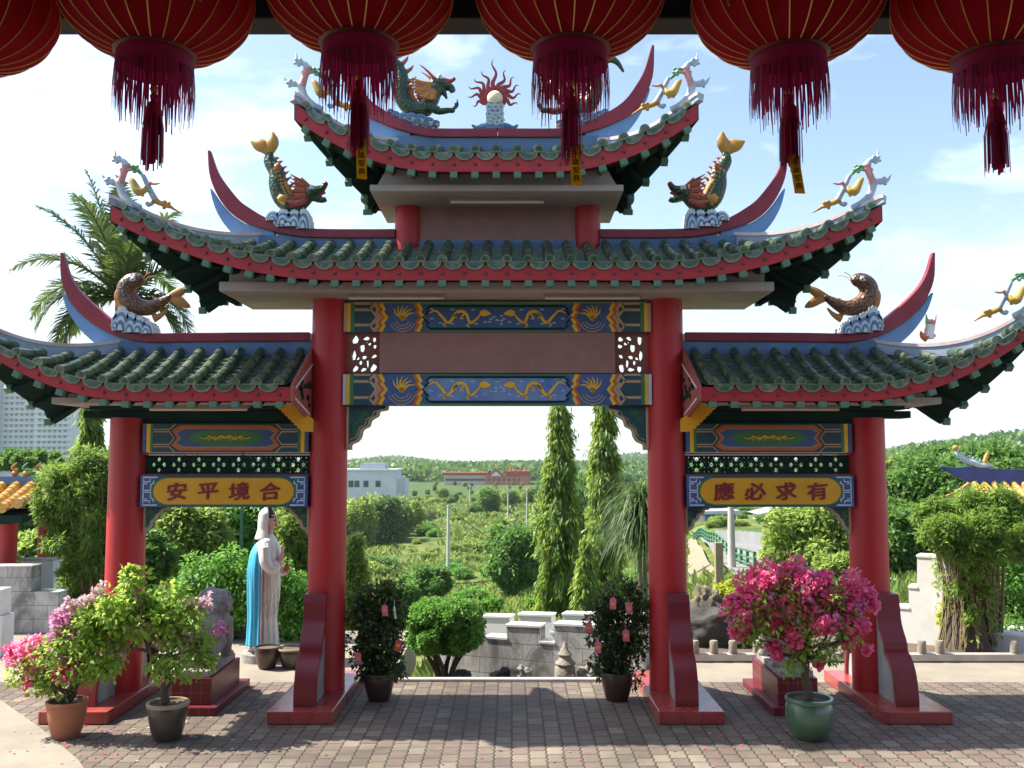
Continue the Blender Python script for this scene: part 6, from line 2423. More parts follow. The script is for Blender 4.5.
# ------------------------------------------------------------------ tall trees and far things
def mast_tree(px, py_top, Y, hw_px, label, seed, zb=None, n=9000, lm='lf_mast', L=.26, group='drooping mast trees', wscale=None):
    top = P(px, py_top, Y)
    zb = TZ(top.x, Y) if zb is None else zb
    o = Vector((top.x, Y, zb))
    H = top.z - zb
    R0 = hw_px * Y / F
    mb = MB()
    mb.tube(smooth_path([(0, 0, 0), (.03 * H * .1, 0, H * .5), (0, 0, H * .97)], 12), taper(.10, .015, 12), 8)
    g = np.random.default_rng(seed)
    cl = []
    # hanging branch sprays
    P_, T_, N_, LL = [], [], [], []
    ns = 170
    for k in range(ns):
        t = g.random() ** .9
        z = H * (.06 + .94 * t)
        prof = (1 - t) ** .72 * (.85 + .15 * math.sin(9 * t + seed)) + .13
        if t < .12:
            prof *= .6
        a = g.random() * 2 * PI
        r1 = R0 * prof * (.45 + .6 * g.random())
        droop = r1 * (.9 + .9 * g.random())
        m = n // ns
        s = g.random(m) ** .7
        q = np.stack([np.cos(a) * r1 * s, np.sin(a) * r1 * s, z - droop * s ** 1.7], 1) + g.normal(size=(m, 3)) * R0 * .085
        P_.append(q)
        T_.append(np.stack([np.cos(a) * .45 + g.normal(size=m) * .35, np.sin(a) * .45 + g.normal(size=m) * .35, -1.0 + g.normal(size=m) * .3], 1))
        N_.append(np.stack([np.cos(a) + g.normal(size=m) * .6, np.sin(a) + g.normal(size=m) * .6, .5 + g.normal(size=m) * .4], 1))
        LL.append(L * (.6 + .8 * g.random(m)))
    P_, T_, N_, LL = map(np.concatenate, (P_, T_, N_, LL))
    return plant('mast_tree', o, label, 'tree', [(P_, T_, N_, LL, LL * .26, 0)], [M[lm]], mb, group)


mast_tree(560, 405, 30, 33, 'tall drooping column tree in the central opening, the left of the tall pair', 3, n=17000, L=.22)
mast_tree(604, 400, 31.5, 32, 'tall drooping column tree in the central opening, right of its slightly slimmer twin', 8, n=17000, L=.22)
mast_tree(586, 540, 26, 22, 'short drooping column tree at the foot of the tall pair', 21, n=4500, L=.2)
mast_tree(92, 372, 21, 24, 'dark drooping column tree showing above the bamboo clump at the left', 30, zb=-.8, n=7000, L=.22)


def broad_tree(px, py, Y, rx_px, rz_px, label, seed, lm='lf_tree', n_cl=60, per=260, L=.3, group=None, name='broad_tree', cat='tree', rcl=.34, zb=None, W=None):
    c = P(px, py, Y)
    zb = TZ(c.x, Y) if zb is None else zb
    o = Vector((c.x, Y, zb))
    rx, rz = rx_px * Y / F, rz_px * Y / F
    global rng
    keep = rng
    rng = np.random.default_rng(seed)
    cc = np.array([0, 0, c.z - zb])
    cl = ell_clumps(cc, (rx, rx * .9, rz), n_cl, rcl * min(rx, rz), .5, .4)
    sets = [clump_leaves([(p, r) for p, r in cl], int(per * 2.6), L * .58, L * .28, 0, .35, .35, .8, vol=False)]
    rng = keep
    mb = MB()
    hh = max(.3, c.z - zb)
    mb.tube(smooth_path([(0, 0, -.2), (.04 * rx, 0, hh * .5), (0, 0, hh)], 8), taper(max(.06, rx * .09), max(.03, rx * .04), 8), 8)
    limbs(mb, (0, 0, max(.1, hh - rz * .8)), [tuple(p) for p, r in cl[:9]], max(.04, rx * .05), .015, seed)
    return plant(name, o, label, cat, sets, [M[lm]], mb, group)


broad_tree(812, 545, 26, 44, 38, 'loose olive-green mango tree behind the right bay', 5, 'lf_tree2', 90, 150, .30)
broad_tree(838, 575, 24, 22, 22, 'small olive-green tree in front of the mango tree, near the right outer column', 55, 'lf_tree2', 40, 110, .24)
broad_tree(925, 510, 30, 46, 44, 'dense dark green tree right of the right outer column', 6, 'lf_tree', 90, 170, .34)
broad_tree(900, 545, 27, 30, 40, 'dark tree standing low behind the white stepped wall', 61, 'lf_tree', 60, 150, .3)
broad_tree(985, 490, 38, 48, 38, 'wide green tree behind the yellow-tiled roof at the right', 62, 'lf_tree', 80, 170, .4)
broad_tree(1040, 520, 33, 46, 40, 'green tree at the right edge beyond the clipped tree', 63, 'lf_tree2', 70, 170, .36)
broad_tree(950, 468, 75, 46, 18, 'rounded tree crown on the slope below the right hill', 64, 'lf_tree', 70, 150, .7)
broad_tree(905, 476, 80, 26, 16, 'small tree crown on the slope just right of the right outer column', 65, 'lf_tree2', 50, 150, .7)
# light trees behind the statue bay
broad_tree(190, 535, 22, 34, 34, 'light green tree filling the left of the left bay behind the statue', 7, 'lf_tree2', 80, 130, .26)
broad_tree(245, 525, 25, 40, 34, 'light green loose tree behind the robed statue, centre of the left bay', 71, 'lf_hedge', 80, 110, .28)
broad_tree(298, 540, 21, 26, 40, 'thin olive tree between the robed statue and the left inner column', 72, 'lf_tree2', 50, 90, .24)
broad_tree(150, 560, 18, 20, 26, 'small green tree just right of the left outer column', 73, 'lf_tree', 40, 120, .2)
broad_tree(30, 560, 24, 40, 24, 'light green tree behind the stained wall at the left edge', 74, 'lf_tree2', 70, 130, .28)
broad_tree(50, 500, 40, 38, 30, 'dark tree beyond the small yellow-roofed pavilion at the left', 75, 'lf_tree', 70, 150, .45)
broad_tree(28, 460, 60, 34, 7, 'tree crown in front of the white tower block at the left', 76, 'lf_tree', 50, 150, .6)
broad_tree(355, 590, 17, 9, 52, 'narrow yellow-green creeper column beside the left inner column', 77, 'lf_tree2', 60, 60, .14, name='creeper_column', cat='plant', rcl=.7)
# shrubs under the middle opening
broad_tree(515, 558, 50, 27, 31, 'dark rounded bush left of the tall pair of column trees', 80, 'lf_tree', 70, 150, .38, name='field_bush', cat='bush')
broad_tree(425, 585, 40, 24, 16, 'mid green bush at the foot of the white utility pole', 81, 'lf_tree', 50, 130, .3, name='field_bush', cat='bush')
broad_tree(540, 606, 34, 12, 7, 'low bright bush below the tall pair of column trees', 82, 'lf_hedge', 40, 130, .24, name='field_bush', cat='bush')
broad_tree(492, 606, 36, 12, 6, 'low green weeds bush behind the rear crenellated wall', 83, 'lf_hedge', 40, 130, .22, name='field_bush', cat='bush')
broad_tree(466, 626, 20, 11, 6, 'small bright bush right behind the clipped round bush', 84, 'lf_hedge', 30, 110, .13, name='field_bush', cat='bush')
broad_tree(745, 595, 19, 34, 14, 'bright yellow-green shrub bank behind the magenta bougainvillea', 85, 'lf_yel', 60, 120, .14, name='field_bush', cat='bush')
broad_tree(400, 600, 22, 16, 16, 'green bush between the dark potted shrub and the clipped bush', 86, 'lf_tree', 40, 120, .16, name='field_bush', cat='bush')

# strap-leaved palm-like tree right of the pair
c = P(640, 512, 18)
o = Vector((c.x, 18, TZ(c.x, 18)))
mb = MB()
mb.tube([(0, 0, 0), (.03, 0, (c.z - o.z) * .6), (0, 0, c.z - o.z)], [.16, .10, .08], 10)
V_, F_ = MB(), None
for k in range(700):
    a = rnd.uniform(0, 2 * PI); e0 = rnd.uniform(.1, 1.4)
    ln = rnd.uniform(.7, 1.5)
    p = Vector((rnd.uniform(-.1, .1), rnd.uniform(-.1, .1), c.z - o.z + rnd.uniform(-.7, .25)))
    d = Vector((math.cos(a) * math.cos(e0), math.sin(a) * math.cos(e0), math.sin(e0)))
    pts = [p.copy()]
    for q in range(6):
        p = p + d * (ln / 6)
        d = (d + Vector((0, 0, -.52))).normalized()
        pts.append(p.copy())
    side = Vector((-math.sin(a), math.cos(a), 0))
    vs = []
    for q, pp in enumerate(pts):
        w = .020 * (1 - q / 6.2)
        vs += [pp - side * w, pp + side * w]
    V_.add(vs, [(2 * q, 2 * q + 1, 2 * q + 3, 2 * q + 2) for q in range(6)])
root = empty('strap_leaf_tree', o, 'strap-leaved tree with drooping blades beside the right inner column', 'tree')
mb.build('trunk', M['barkgrey'], root, smooth=60)
V_.build('crown', M['lf_palm'], root, recalc=False)

# feather palm rising behind the left roofs
c = P(122, 300, 17.5)
o = Vector((c.x, 17.5, TZ(c.x, 17.5)))
root = empty('feather_palm', o, 'feather palm rising behind the left roofs', 'palm')
mb = MB()
mb.tube([(.1, 0, -.2), (.05, 0, (c.z - o.z) * .5), (0, 0, c.z - o.z)], [.17, .13, .12], 12)
mb.build('trunk', M['barkgrey'], root, smooth=60)
hub = Vector((0, 0, c.z - o.z))
for k, (az, el, ln, dr_) in enumerate(((178, 62, 2.5, .07), (172, 78, 2.6, .05), (160, 48, 2.2, .12), (182, 36, 2.1, .16), (186, 16, 1.9, .2), (170, 5, 1.7, .22), (8, 50, 2.0, .16), (2, 22, 1.9, .2), (-8, 4, 1.8, .2),
                                       (60, 60, 2.0, .12), (110, 70, 2.2, .1), (240, 55, 2.0, .14), (290, 50, 1.9, .16), (90, 85, 2.3, .06), (200, 72, 2.3, .08), (150, 25, 1.9, .18), (20, 70, 2.1, .1), (-30, 15, 1.7, .22), (215, 30, 1.9, .18))):
    a, e0 = R(az), R(el)
    d = Vector((math.cos(a) * math.cos(e0), -math.sin(a) * math.cos(e0) * .9, math.sin(e0)))
    p = hub.copy()
    pts = [p.copy()]
    n = 16
    for q in range(n):
        p = p + d * (ln / n)
        d = (d + Vector((0, 0, -dr_ * (.5 + q / n)))).normalized()
        pts.append(p.copy())
    mb = MB()
    mb.tube(pts, taper(.028, .006, n), 5)
    side = d.cross(Vector((0, 0, 1)))
    side = side.normalized() if side.length > .1 else Vector((1, 0, 0))
    for q in range(2, n + 1):
        t = (pts[q] - pts[q - 1]).normalized()
        sd_ = t.cross(Vector((0, 0, 1)))
        sd_ = sd_.normalized() if sd_.length > .15 else side
        up = sd_.cross(t)
        for sg in (-1, 1):
            for h in (0, .25, .5, .75):
                b = pts[q - 1].lerp(pts[q], h)
                L_ = .70 * math.sin(PI * (.16 + .78 * q / n)) * rnd.uniform(.8, 1.1)
                dd = (sd_ * sg * .8 + t * .75 + up * rnd.uniform(-.1, .35)).normalized()
                m_ = b + dd * L_ * .5
                e_ = b + dd * L_ + Vector((0, 0, -L_ * .28))
                w = t * .021
                mb.add([b - w, b + w, m_ + w, m_ - w, e_], [(0, 1, 2, 3), (3, 2, 4)], 1)
    mb.build('frond', [M['lf_palm'], M['lf_palm']], root, recalc=False)

# ------------------------------------------------------------------ scattered shrubs of the field: one model, many individuals
protos = []
for k, lm in enumerate(('lf_tree', 'lf_hedge', 'lf_tree2')):
    cl = ell_clumps((0, 0, .62), (.75, .75, .5), 34, .26, .5, .4)
    me = leaf_mesh('foliage', [clump_leaves(cl, 150, .15, .08, 0, .25, vol=False)], [M[lm]])
    protos.append(me)
rr = random.Random(77)
cnt = 0
while cnt < 170:
    px = rr.uniform(345, 665) if cnt < 140 else rr.choice((rr.uniform(150, 312), rr.uniform(688, 770)))
    py = 497 + 108 * rr.random() ** 1.25
    if px > 688:
        py = rr.uniform(500, 528)
    g = on_land(px, py, 19)
    if g.y > 260:
        continue
    o = bpy.data.objects.new('wild_shrub', protos[rr.randrange(3)])
    COL.objects.link(o)
    s = rr.uniform(.22, .85) * (1 + g.y / 110)
    o.location = g - Vector((0, 0, .15 * s))
    o.scale = (s * rr.uniform(.9, 1.5), s, s * rr.uniform(.55, 1.0))
    o.rotation_euler = (0, 0, rr.uniform(0, 6.3))
    tag(o, 'wild green shrub growing on the overgrown field below the archway', 'shrub', 'wild shrubs on the field')
    cnt += 1
# trees of the middle distance
tp = []
for k, lm in enumerate(('lf_far', 'lf_tree', 'lf_far', 'lf_tree2')):
    cl = ell_clumps((0, 0, 4.6), (2.9, 2.9, 2.6 + .6 * k), 46, 1.15, .5, .45)
    tp.append(leaf_mesh('crown', [clump_leaves(cl, 110, .62, .34, 0, .3, vol=False)], [M[lm]]))
mb = MB(); mb.tube([(0, 0, -.5), (.1, 0, 2), (0, .1, 4.5)], [.28, .22, .12], 7)
trunk_me = mb.mesh('trunk', [M['bark']], True)
cnt = 0
while cnt < 182:
    if cnt < 12:
        px = rr.uniform(340, 415); Y = rr.uniform(120, 172)
    elif cnt < 140:
        px = rr.uniform(340, 665); Y = rr.uniform(195, 400) if 400 < px < 545 else rr.uniform(115, 300)
    elif cnt < 158:
        px = rr.uniform(-10, 315); Y = rr.uniform(60, 240)
    else:
        px = rr.uniform(685, 1040); Y = rr.uniform(110, 280)
    x = (px - 512) / F * Y
    lim = rr.uniform(487, 499) if 430 < px < 540 else (rr.uniform(493, 508) if 340 < px < 432 else rr.uniform(472, 484))
    root = bpy.data.objects.new('valley_tree', None)
    COL.objects.link(root)
    s = rr.uniform(.6, 1.05)
    s = min(s, max(.22, (P(px, lim, Y).z - TZ(x, Y)) / 7.4))
    root.location = (x, Y, TZ(x, Y) - .3)
    root.scale = (s * rr.uniform(.9, 1.3), s, s * rr.uniform(.8, 1.1))
    root.rotation_euler = (0, 0, rr.uniform(0, 6.3))
    tag(root, 'small distant green tree standing in the valley beyond the archway', 'tree', 'trees in the valley')
    link('crown', tp[rr.randrange(4)], root)
    link('trunk', trunk_me, root)
    cnt += 1

# far woods on hills and plain: nobody could count these
pts, sz = [], []
g = np.random.default_rng(4)
while len(pts) < 26000:
    q = g.uniform(-.62, .62)
    Y = 430 * (1850 / 430) ** g.random()
    x = q * Y
    z = TZ(x, Y)
    pts.append((x, Y, z)); sz.append(Y)
pts = np.array(pts)
d = sphere_dirs(len(pts)); d[:, 2] = np.abs(d[:, 2])
k = 9
PP = np.repeat(pts, k, 0); SS_ = np.repeat(np.array(sz), k)
dd = sphere_dirs(len(PP)); dd[:, 2] = np.abs(dd[:, 2])
rad = (2.6 + 2.2 * g.random(len(PP)))
PP = PP + dd * rad[:, None] * np.array([1.0, 1.0, 1.5])
LL = 2.1 * (.6 + .8 * g.random(len(PP))) * (1 + SS_ / 2000)
me = leaf_mesh('far_woods', [(PP, dd + g.normal(size=dd.shape) * .5, dd + np.array([0, 0, .8]), LL, LL * .75, 0)], [M['lf_far']])
tag(link('far_woods', me), 'continuous green woods covering the plain and the low hills at the horizon', 'woods', None, 'stuff')

# field grass
n = 40000
px_ = g.uniform(-60, 1080, n); Yg = 14.5 * (270 / 14.5) ** (g.random(n) ** .75)
xg = (px_ - 512) / F * Yg
zg_ = np.array([TZ(float(a), float(b)) for a, b in zip(xg, Yg)])
ok = np.array([noise.noise(Vector((a * .12, b * .12, 2))) > -.22 for a, b in zip(xg, Yg)])
ok &= ~((px_ > 688) & (px_ < 800) & (Yg > 27))
pos = np.stack([xg, Yg, zg_ - .05], 1)[ok]
Yk = Yg[ok]
sets = []
for b in range(3):
    m = len(pos)
    T = np.stack([g.normal(size=m) * .5, g.normal(size=m) * .5, np.ones(m)], 1)
    N = np.stack([g.normal(size=m), g.normal(size=m), g.normal(size=m) * .3], 1)
    L_ = (.16 + .30 * g.random(m)) * (.8 + np.minimum(Yk, 160) / 90)
    sets.append((pos + np.stack([g.normal(size=m), g.normal(size=m), np.zeros(m)], 1) * .18, T, N, L_, L_ * (.22 + Yk / 300), 0))
me = leaf_mesh('field_grass', sets, [M['lf_grass']])
tag(link('field_grass', me), 'rough yellow-green grass covering the slope and field below the archway', 'grass', None, 'stuff')
# weeds in the sunken bed and at the foot of the walls
cl = [(np.array([rr.uniform(-1.4, 1.7), rr.uniform(11.3, 12.3), -.40]), .10) for k in range(40)]
tag(link('bed_weeds', leaf_mesh('bed_weeds', [clump_leaves(cl, 900, .07, .03, 0, -.3)], [M['lf_tree2']])), 'small weeds over the dark soil of the sunken bed', 'weeds', None, 'stuff')
mb = MB(); mb.box2((-1.42, 11.121, -.6), (1.75, 12.72, -.40)); tag(mb.build('sunken_bed', M['soil']), kind='structure')

# ------------------------------------------------------------------ buildings
M['bwhite'] = mat('pale_building', (.66, .67, .68), (.58, .6, .61), .3, .8, dirt=.15)
M['bgrey'] = mat('grey_roof', (.34, .38, .43), None, .3, .8)
M['bred'] = mat('red_building', (.50, .17, .10), (.42, .14, .09), .2, .8)
M['bpink'] = mat('pink_building', (.58, .44, .40), (.5, .38, .35), .2, .8)
M['redroof'] = mat('red_roof', (.36, .08, .05), None, .3, .8)
M['glass'] = mat('dark_window', (.06, .075, .09), (.10, .12, .14), .5, .2)
M['bluewall'] = mat('blue_shed_wall', (.04, .16, .36), None, .6, .6)
M['zinc'] = mat('zinc_sheet', (.48, .52, .56), (.40, .44, .48), .8, .5, metal=.2)


def win(parent, x, z, w, h, y, frame=None):
    mb = MB(); mb.box2((x - w / 2, y - .06, z), (x + w / 2, y + .1, z + h)); mb.build('window', M['glass'], parent)


# white flat-roofed building left
Y = 180
a, b = P(300, 502, Y), P(396, 471, Y)
e = empty('white_building', (a.x, Y, a.z - 7), 'white flat-roofed building at the left of the central opening', 'building')
W, H = b.x - a.x, b.z - a.z + 7
mb = MB(); mb.box2((0, 0, 0), (W, 9, H)); mb.box2((-.15, -.15, H), (W + .15, 9.15, H + .35)); mb.build('wall', M['bwhite'], e)
mb = MB(); mb.box2((W - 7.2, 2, H + .35), (W - 2.4, 7, H + 1.5)); mb.build('penthouse', M['bgrey'], e)
mb = MB(); mb.box2((W, 3, 0), (W + 1.5, 9, H - 1.6)); mb.build('rear_wing', M['bwhite'], e)
for px in (351, 357, 366, 378):
    win(e, P(px, 480, Y).x - a.x, P(370, 487, Y).z - a.z + 7, .95, 1.2, 0)
# long pink and red building with a gable
Y = 390
a = P(444, 497, Y)
e = empty('long_building', (a.x, Y, a.z - 3), 'long pink and red building with a gable, far off in the central opening', 'building')
def lx(px): return P(px, 480, Y).x - a.x
def lz(py): return P(480, py, Y).z - a.z + 3
mb = MB(); mb.box2((0, 0, 0), (lx(488), 14, lz(475))); mb.build('pale_wing', M['bpink'], e)
mb = MB(); mb.box2((lx(486), -1, 0), (lx(530), 14, lz(476))); mb.build('red_wing', M['bred'], e)
mb = MB(); mb.box2((-.5, -.6, lz(475)), (lx(487), 14, lz(472.4))); mb.build('roof', M['redroof'], e)
mb = MB()
mb.prism([(lx(487), lz(476)), (lx(505), lz(476)), (lx(496), lz(468))], -1.3, 8)
mb.prism([(lx(504.5), lz(476)), (lx(531), lz(476)), (lx(529), lz(471)), (lx(507), lz(471))], -1.3, 12)
mb.build('roof', M['redroof'], e)
mb = MB(); mb.prism([(lx(490.5), lz(476)), (lx(501.5), lz(476)), (lx(496), lz(471.3))], -1.6, -1.32); mb.build('gable', M['bwhite'], e)
for px in (506, 511, 516, 521, 526):
    mb = MB(); mb.lathe([(.5, 0), (.35, .8), (.05, 2.2)], (lx(px), 2, lz(471)), 6); mb.build('finial', M['redroof'], e)
for row, py in ((0, 481), (1, 487)):
    mb = MB(); mb.box2((.6, -.1, lz(py)), (lx(485), .2, lz(py - 2.6))); mb.build('window_band', M['glass'], e)
    for px in (489, 494, 499, 504, 509, 514, 519):
        win(e, lx(px), lz(py), 1.0, 1.1, -1)
# white tower block left
Y = 330
a = P(-30, 470, Y)
e = empty('tower_block', (a.x, Y, a.z - 4), 'tall white tower block rising behind the left roofs', 'tower block')
def lx(px): return P(px, 440, Y).x - a.x
def lz(py): return P(20, py, Y).z - a.z + 4
for k, (x0, x1, top, dy) in enumerate(((-40, -4, 352, 0), (-4, 34, 345, 3), (34, 71, 350, 0))):
    mb = MB(); mb.box2((lx(x0), dy, 0), (lx(x1), 16, lz(top))); mb.build('wall', M['bwhite'], e)
    wm = M['glass2'] if 'glass2' in M else M.setdefault('glass2', mat('tower_window', (.20, .23, .27), (.28, .31, .34), .5, .3))
    rest = MB()
    py = 466
    cols = [x0 + 3.5 + 5.2 * j for j in range(int((x1 - x0 - 3) / 5.2))]
    ww_, hh_ = lx(2.6) - lx(0), lz(0) - lz(2.9)
    if k == 0:
        one = MB(); one.box2((0, -.12, 0), (ww_, .2, hh_)); wme = one.mesh('window', [wm])
        bal = {}
    one = MB(); one.box2((lx(x0 + 1), dy - .9, 0), (lx(x1 - 1), dy - .001, hh_ * .24)); bme = one.mesh('balcony', [M['bwhite']])
    while py > top + 4:
        for px in cols:
            if 0 < px < 72 and 394 < py < 450:
                link('window', wme, e, (lx(px), dy, lz(py)))
            else:
                rest.box2((lx(px), dy - .12, lz(py)), (lx(px + 2.6), dy + .2, lz(py - 2.9)))
        link('balcony', bme, e, (0, 0, lz(py - 2.7)))
        py -= 5.6
    tag(rest.build('windows', wm, e), kind='stuff')
# blue shed and pale shed right
Y = 95
a = P(706, 529, Y)
e = empty('blue_shed', (a.x, Y, TZ(a.x, Y)), 'small blue-walled shed with a pale roof beyond the road at the right', 'shed')
H = P(706, 514, Y).z - e.location.z
mb = MB(); mb.box2((0, 0, 0), (3.0, 3, H)); mb.build('wall', M['bluewall'], e)
mb = MB(); mb.prism([(-.8, H), (3.6, H), (3.3, H + .38), (-.5, H + .30)], -.5, 3.5); mb.build('roof', M['zinc'], e)
mb = MB(); mb.box2((-1.5, .3, 0), (-.002, 3, H * .8)); mb.build('annex', M['bwhite'], e)
a = P(762, 520, 105)
e = empty('pale_shed', (a.x, 105, TZ(a.x, 105)), 'pale zinc-roofed shed among trees beyond the road', 'shed')
H = P(762, 514, 105).z - e.location.z
mb = MB(); mb.box2((0, 0, 0), (5.5, 4, H)); mb.build('wall', M['bwhite'], e)
mb = MB(); mb.prism([(-.5, H), (6, H), (2.75, H + .8)], -.4, 4.4); mb.build('roof', M['zinc'], e)

# road on the right, following the land
M['road'] = mat('pale_road', (.22, .21, .195), (.18, .17, .16), .5, .9, .1, 10, dirt=.3)
def strip(name, la, lb, m, lift=.05, n=26, kind='structure'):
    mb = MB()
    vs = []
    for i in range(n + 1):
        t = i / n
        for (x, y) in ((np.interp(t, [0, 1], [la[0][0], la[1][0]]), np.interp(t, [0, 1], [la[0][1], la[1][1]])), (np.interp(t, [0, 1], [lb[0][0], lb[1][0]]), np.interp(t, [0, 1], [lb[0][1], lb[1][1]]))):
            z = TZ(x, y) + lift
            vs.append((x, y, z))
    mb.add(vs, [(2 * i, 2 * i + 1, 2 * i + 3, 2 * i + 2) for i in range(n)])
    return tag(mb.build(name, m, recalc=False), kind=kind)


def g2(px, py):
    w = on_land(px, py, 15)
    return (w.x, w.y)


strip('road', (g2(735, 585), g2(700, 541)), (g2(900, 590), g2(770, 541)), M['road'], .22)
strip('path', (g2(688, 590), g2(688, 541)), (g2(722, 590), g2(693, 541)), mat('sandy_path', (.24, .205, .13), (.19, .165, .10), .6, .95), .18)
# green railing along the road
rail = empty('green_railing', (0, 0, 0), 'green painted railing running along the pale road', 'railing')
M['railgreen'] = mat('rail_green', (.06, .20, .10), None, 3, .6)
pa, pb = Vector((*g2(755, 578), 0)), Vector((*g2(693, 541), 0))
rail.location = (pa.x, pa.y, TZ(pa.x, pa.y))
mb = MB()
tops = []
for k in range(23):
    q = pa.lerp(pb, k / 22)
    z = TZ(q.x, q.y) + .15
    loc_ = Vector((q.x, q.y, z)) - rail.location
    tops.append(loc_)
    pm = MB(); pm.box(loc_ + Vector((0, 0, .27)), (.08, .08, .6)); pm.build('post', M['railgreen'], rail)
for h in (.15, .34, .54):
    pm = MB(); pm.tube([p + Vector((0, 0, h)) for p in tops], .035, 5); pm.build('rail', M['railgreen'], rail)
# panel fence beyond the road
pa, pb = Vector((*g2(716, 545), 0)), Vector((*g2(800, 560), 0))
fz = TZ(pa.x, pa.y)
fe = empty('panel_fence', (pa.x, pa.y, fz), 'grey panel fence across the road beyond the right bay', 'fence')
mb = MB(); n_ = 12
for k in range(n_):
    q0, q1 = pa.lerp(pb, k / n_) - pa, pa.lerp(pb, (k + .94) / n_) - pa
    z0 = TZ(pa.x + q0.x, pa.y + q0.y) - fz
    pm = MB()
    pm.add([(q0.x, q0.y, z0), (q1.x, q1.y, z0), (q1.x, q1.y, z0 + .8), (q0.x, q0.y, z0 + .8), (q0.x, q0.y + .08, z0), (q1.x, q1.y + .08, z0), (q1.x, q1.y + .08, z0 + .8), (q0.x, q0.y + .08, z0 + .8)],
           [(0, 1, 2, 3), (7, 6, 5, 4), (0, 4, 5, 1), (1, 5, 6, 2), (2, 6, 7, 3), (3, 7, 4, 0)])
    pm.build('panel', M['bgrey2'] if 'bgrey2' in M else M.setdefault('bgrey2', mat('fence_panel', (.24, .25, .25), (.19, .2, .2), .8, .8)), fe)

# ------------------------------------------------------------------ poles and wires
M['pole'] = mat('pale_concrete_pole', (.52, .52, .50), (.42, .42, .40), 2, .8)
M['wire'] = mat('wire', (.02, .02, .02), None, 3, .6)
tops = {}


def pole(px, py_t, py_b, label, Y=None, r=.12, arms=True, m='pole', grp='utility poles'):
    g_ = on_land(px, py_b, 13) if Y is None else Vector((P(px, py_b, Y).x, Y, P(px, py_b, Y).z))
    t_ = P(px, py_t, g_.y)
    e = empty('utility_pole', g_, label, 'pole', grp)
    H = t_.z - g_.z
    mb = MB(); mb.lathe([(r, -.3), (r * .7, H)], n=12); mb.build('shaft', M[m], e, smooth=60)
    if arms:
        mb = MB(); mb.box((0, 0, H - .35), (1.3 * r / .12, .08, .08))
        for s in (-.5, -.2, .2, .5):
            mb.lathe([(.03, 0), (.05, .05), (.03, .12)], (s * r / .12, 0, H - .31), 6)
        mb.build('crossarm', M['bgrey'], e)
    tops[label] = Vector((g_.x, g_.y, t_.z - .3))
    return g_


pole(448, 505, 585, 'white utility pole standing alone in the middle of the field', r=.17, arms=False)
pole(508, 487, 520, 'distant pale pole, leftmost of the row left of the tall column trees', r=.16)
pole(527, 489, 528, 'distant pale pole, middle of the row left of the tall column trees', r=.16)
pole(541, 484, 532, 'distant pale pole, right end of the row beside the tall column trees', r=.16)
pole(470, 485, 502, 'far pale pole before the long pink building, left of two', r=.22)
pole(478, 486, 503, 'far pale pole before the long pink building, right of two', r=.22)
pole(641, 478, 505, 'thin pale pole beyond the strap-leaved tree', r=.16, arms=False)
pole(732, 504, 575, 'grey concrete pole by the railing behind the right bay', r=.13, arms=False, m='kerb', grp='utility poles')
g_ = P(240, 600, 17)
mb = MB(); mb.lathe([(.03, 0), (.025, 4.2)], n=8)
tag(mb.build('thin_post', M['railgreen'], None, loc=(g_.x, 17, TZ(g_.x, 17)), smooth=60), 'thin dark green post behind the robed statue, in the left bay', 'post')
mb = MB(); mb.box2((-.09, -.09, -.3), (.09, .09, 1.15))
w = P(719, 575, 22)
tag(mb.build('marker_post', M['potrim'], None, bevel=.01, loc=(w.x, 22, TZ(w.x, 22))), 'square ochre post beside the sandy path behind the right bay', 'post')


def wire(a, b, sag, label, r=.018):
    pts = [a.lerp(b, t / 20) - Vector((0, 0, sag * 4 * (t / 20) * (1 - t / 20))) for t in range(21)]
    mb = MB(); mb.tube([p - a for p in pts], r, 5)
    tag(mb.build('overhead_cable', M['wire'], None, loc=a), label, 'cable')


wire(P(349, 532, 48), P(448, 507, 62), .4, 'sagging black cable from the left inner column to the lone white pole, upper one')
wire(P(349, 545, 46), P(540, 558, 60), 1.7, 'long black cable sagging low across the overgrown field', .022)
wire(P(449, 507, 62), P(600, 535, 75), 2.2, 'black cable sagging from the lone white pole to the right', .02)
wire(P(15, 545, 30), P(112, 528, 30), .1, 'black cable behind the bamboo clump at the left', .012)
wire(P(150, 524, 24), P(240, 545, 24), .1, 'thin black cable crossing the trees in the left bay', .010)

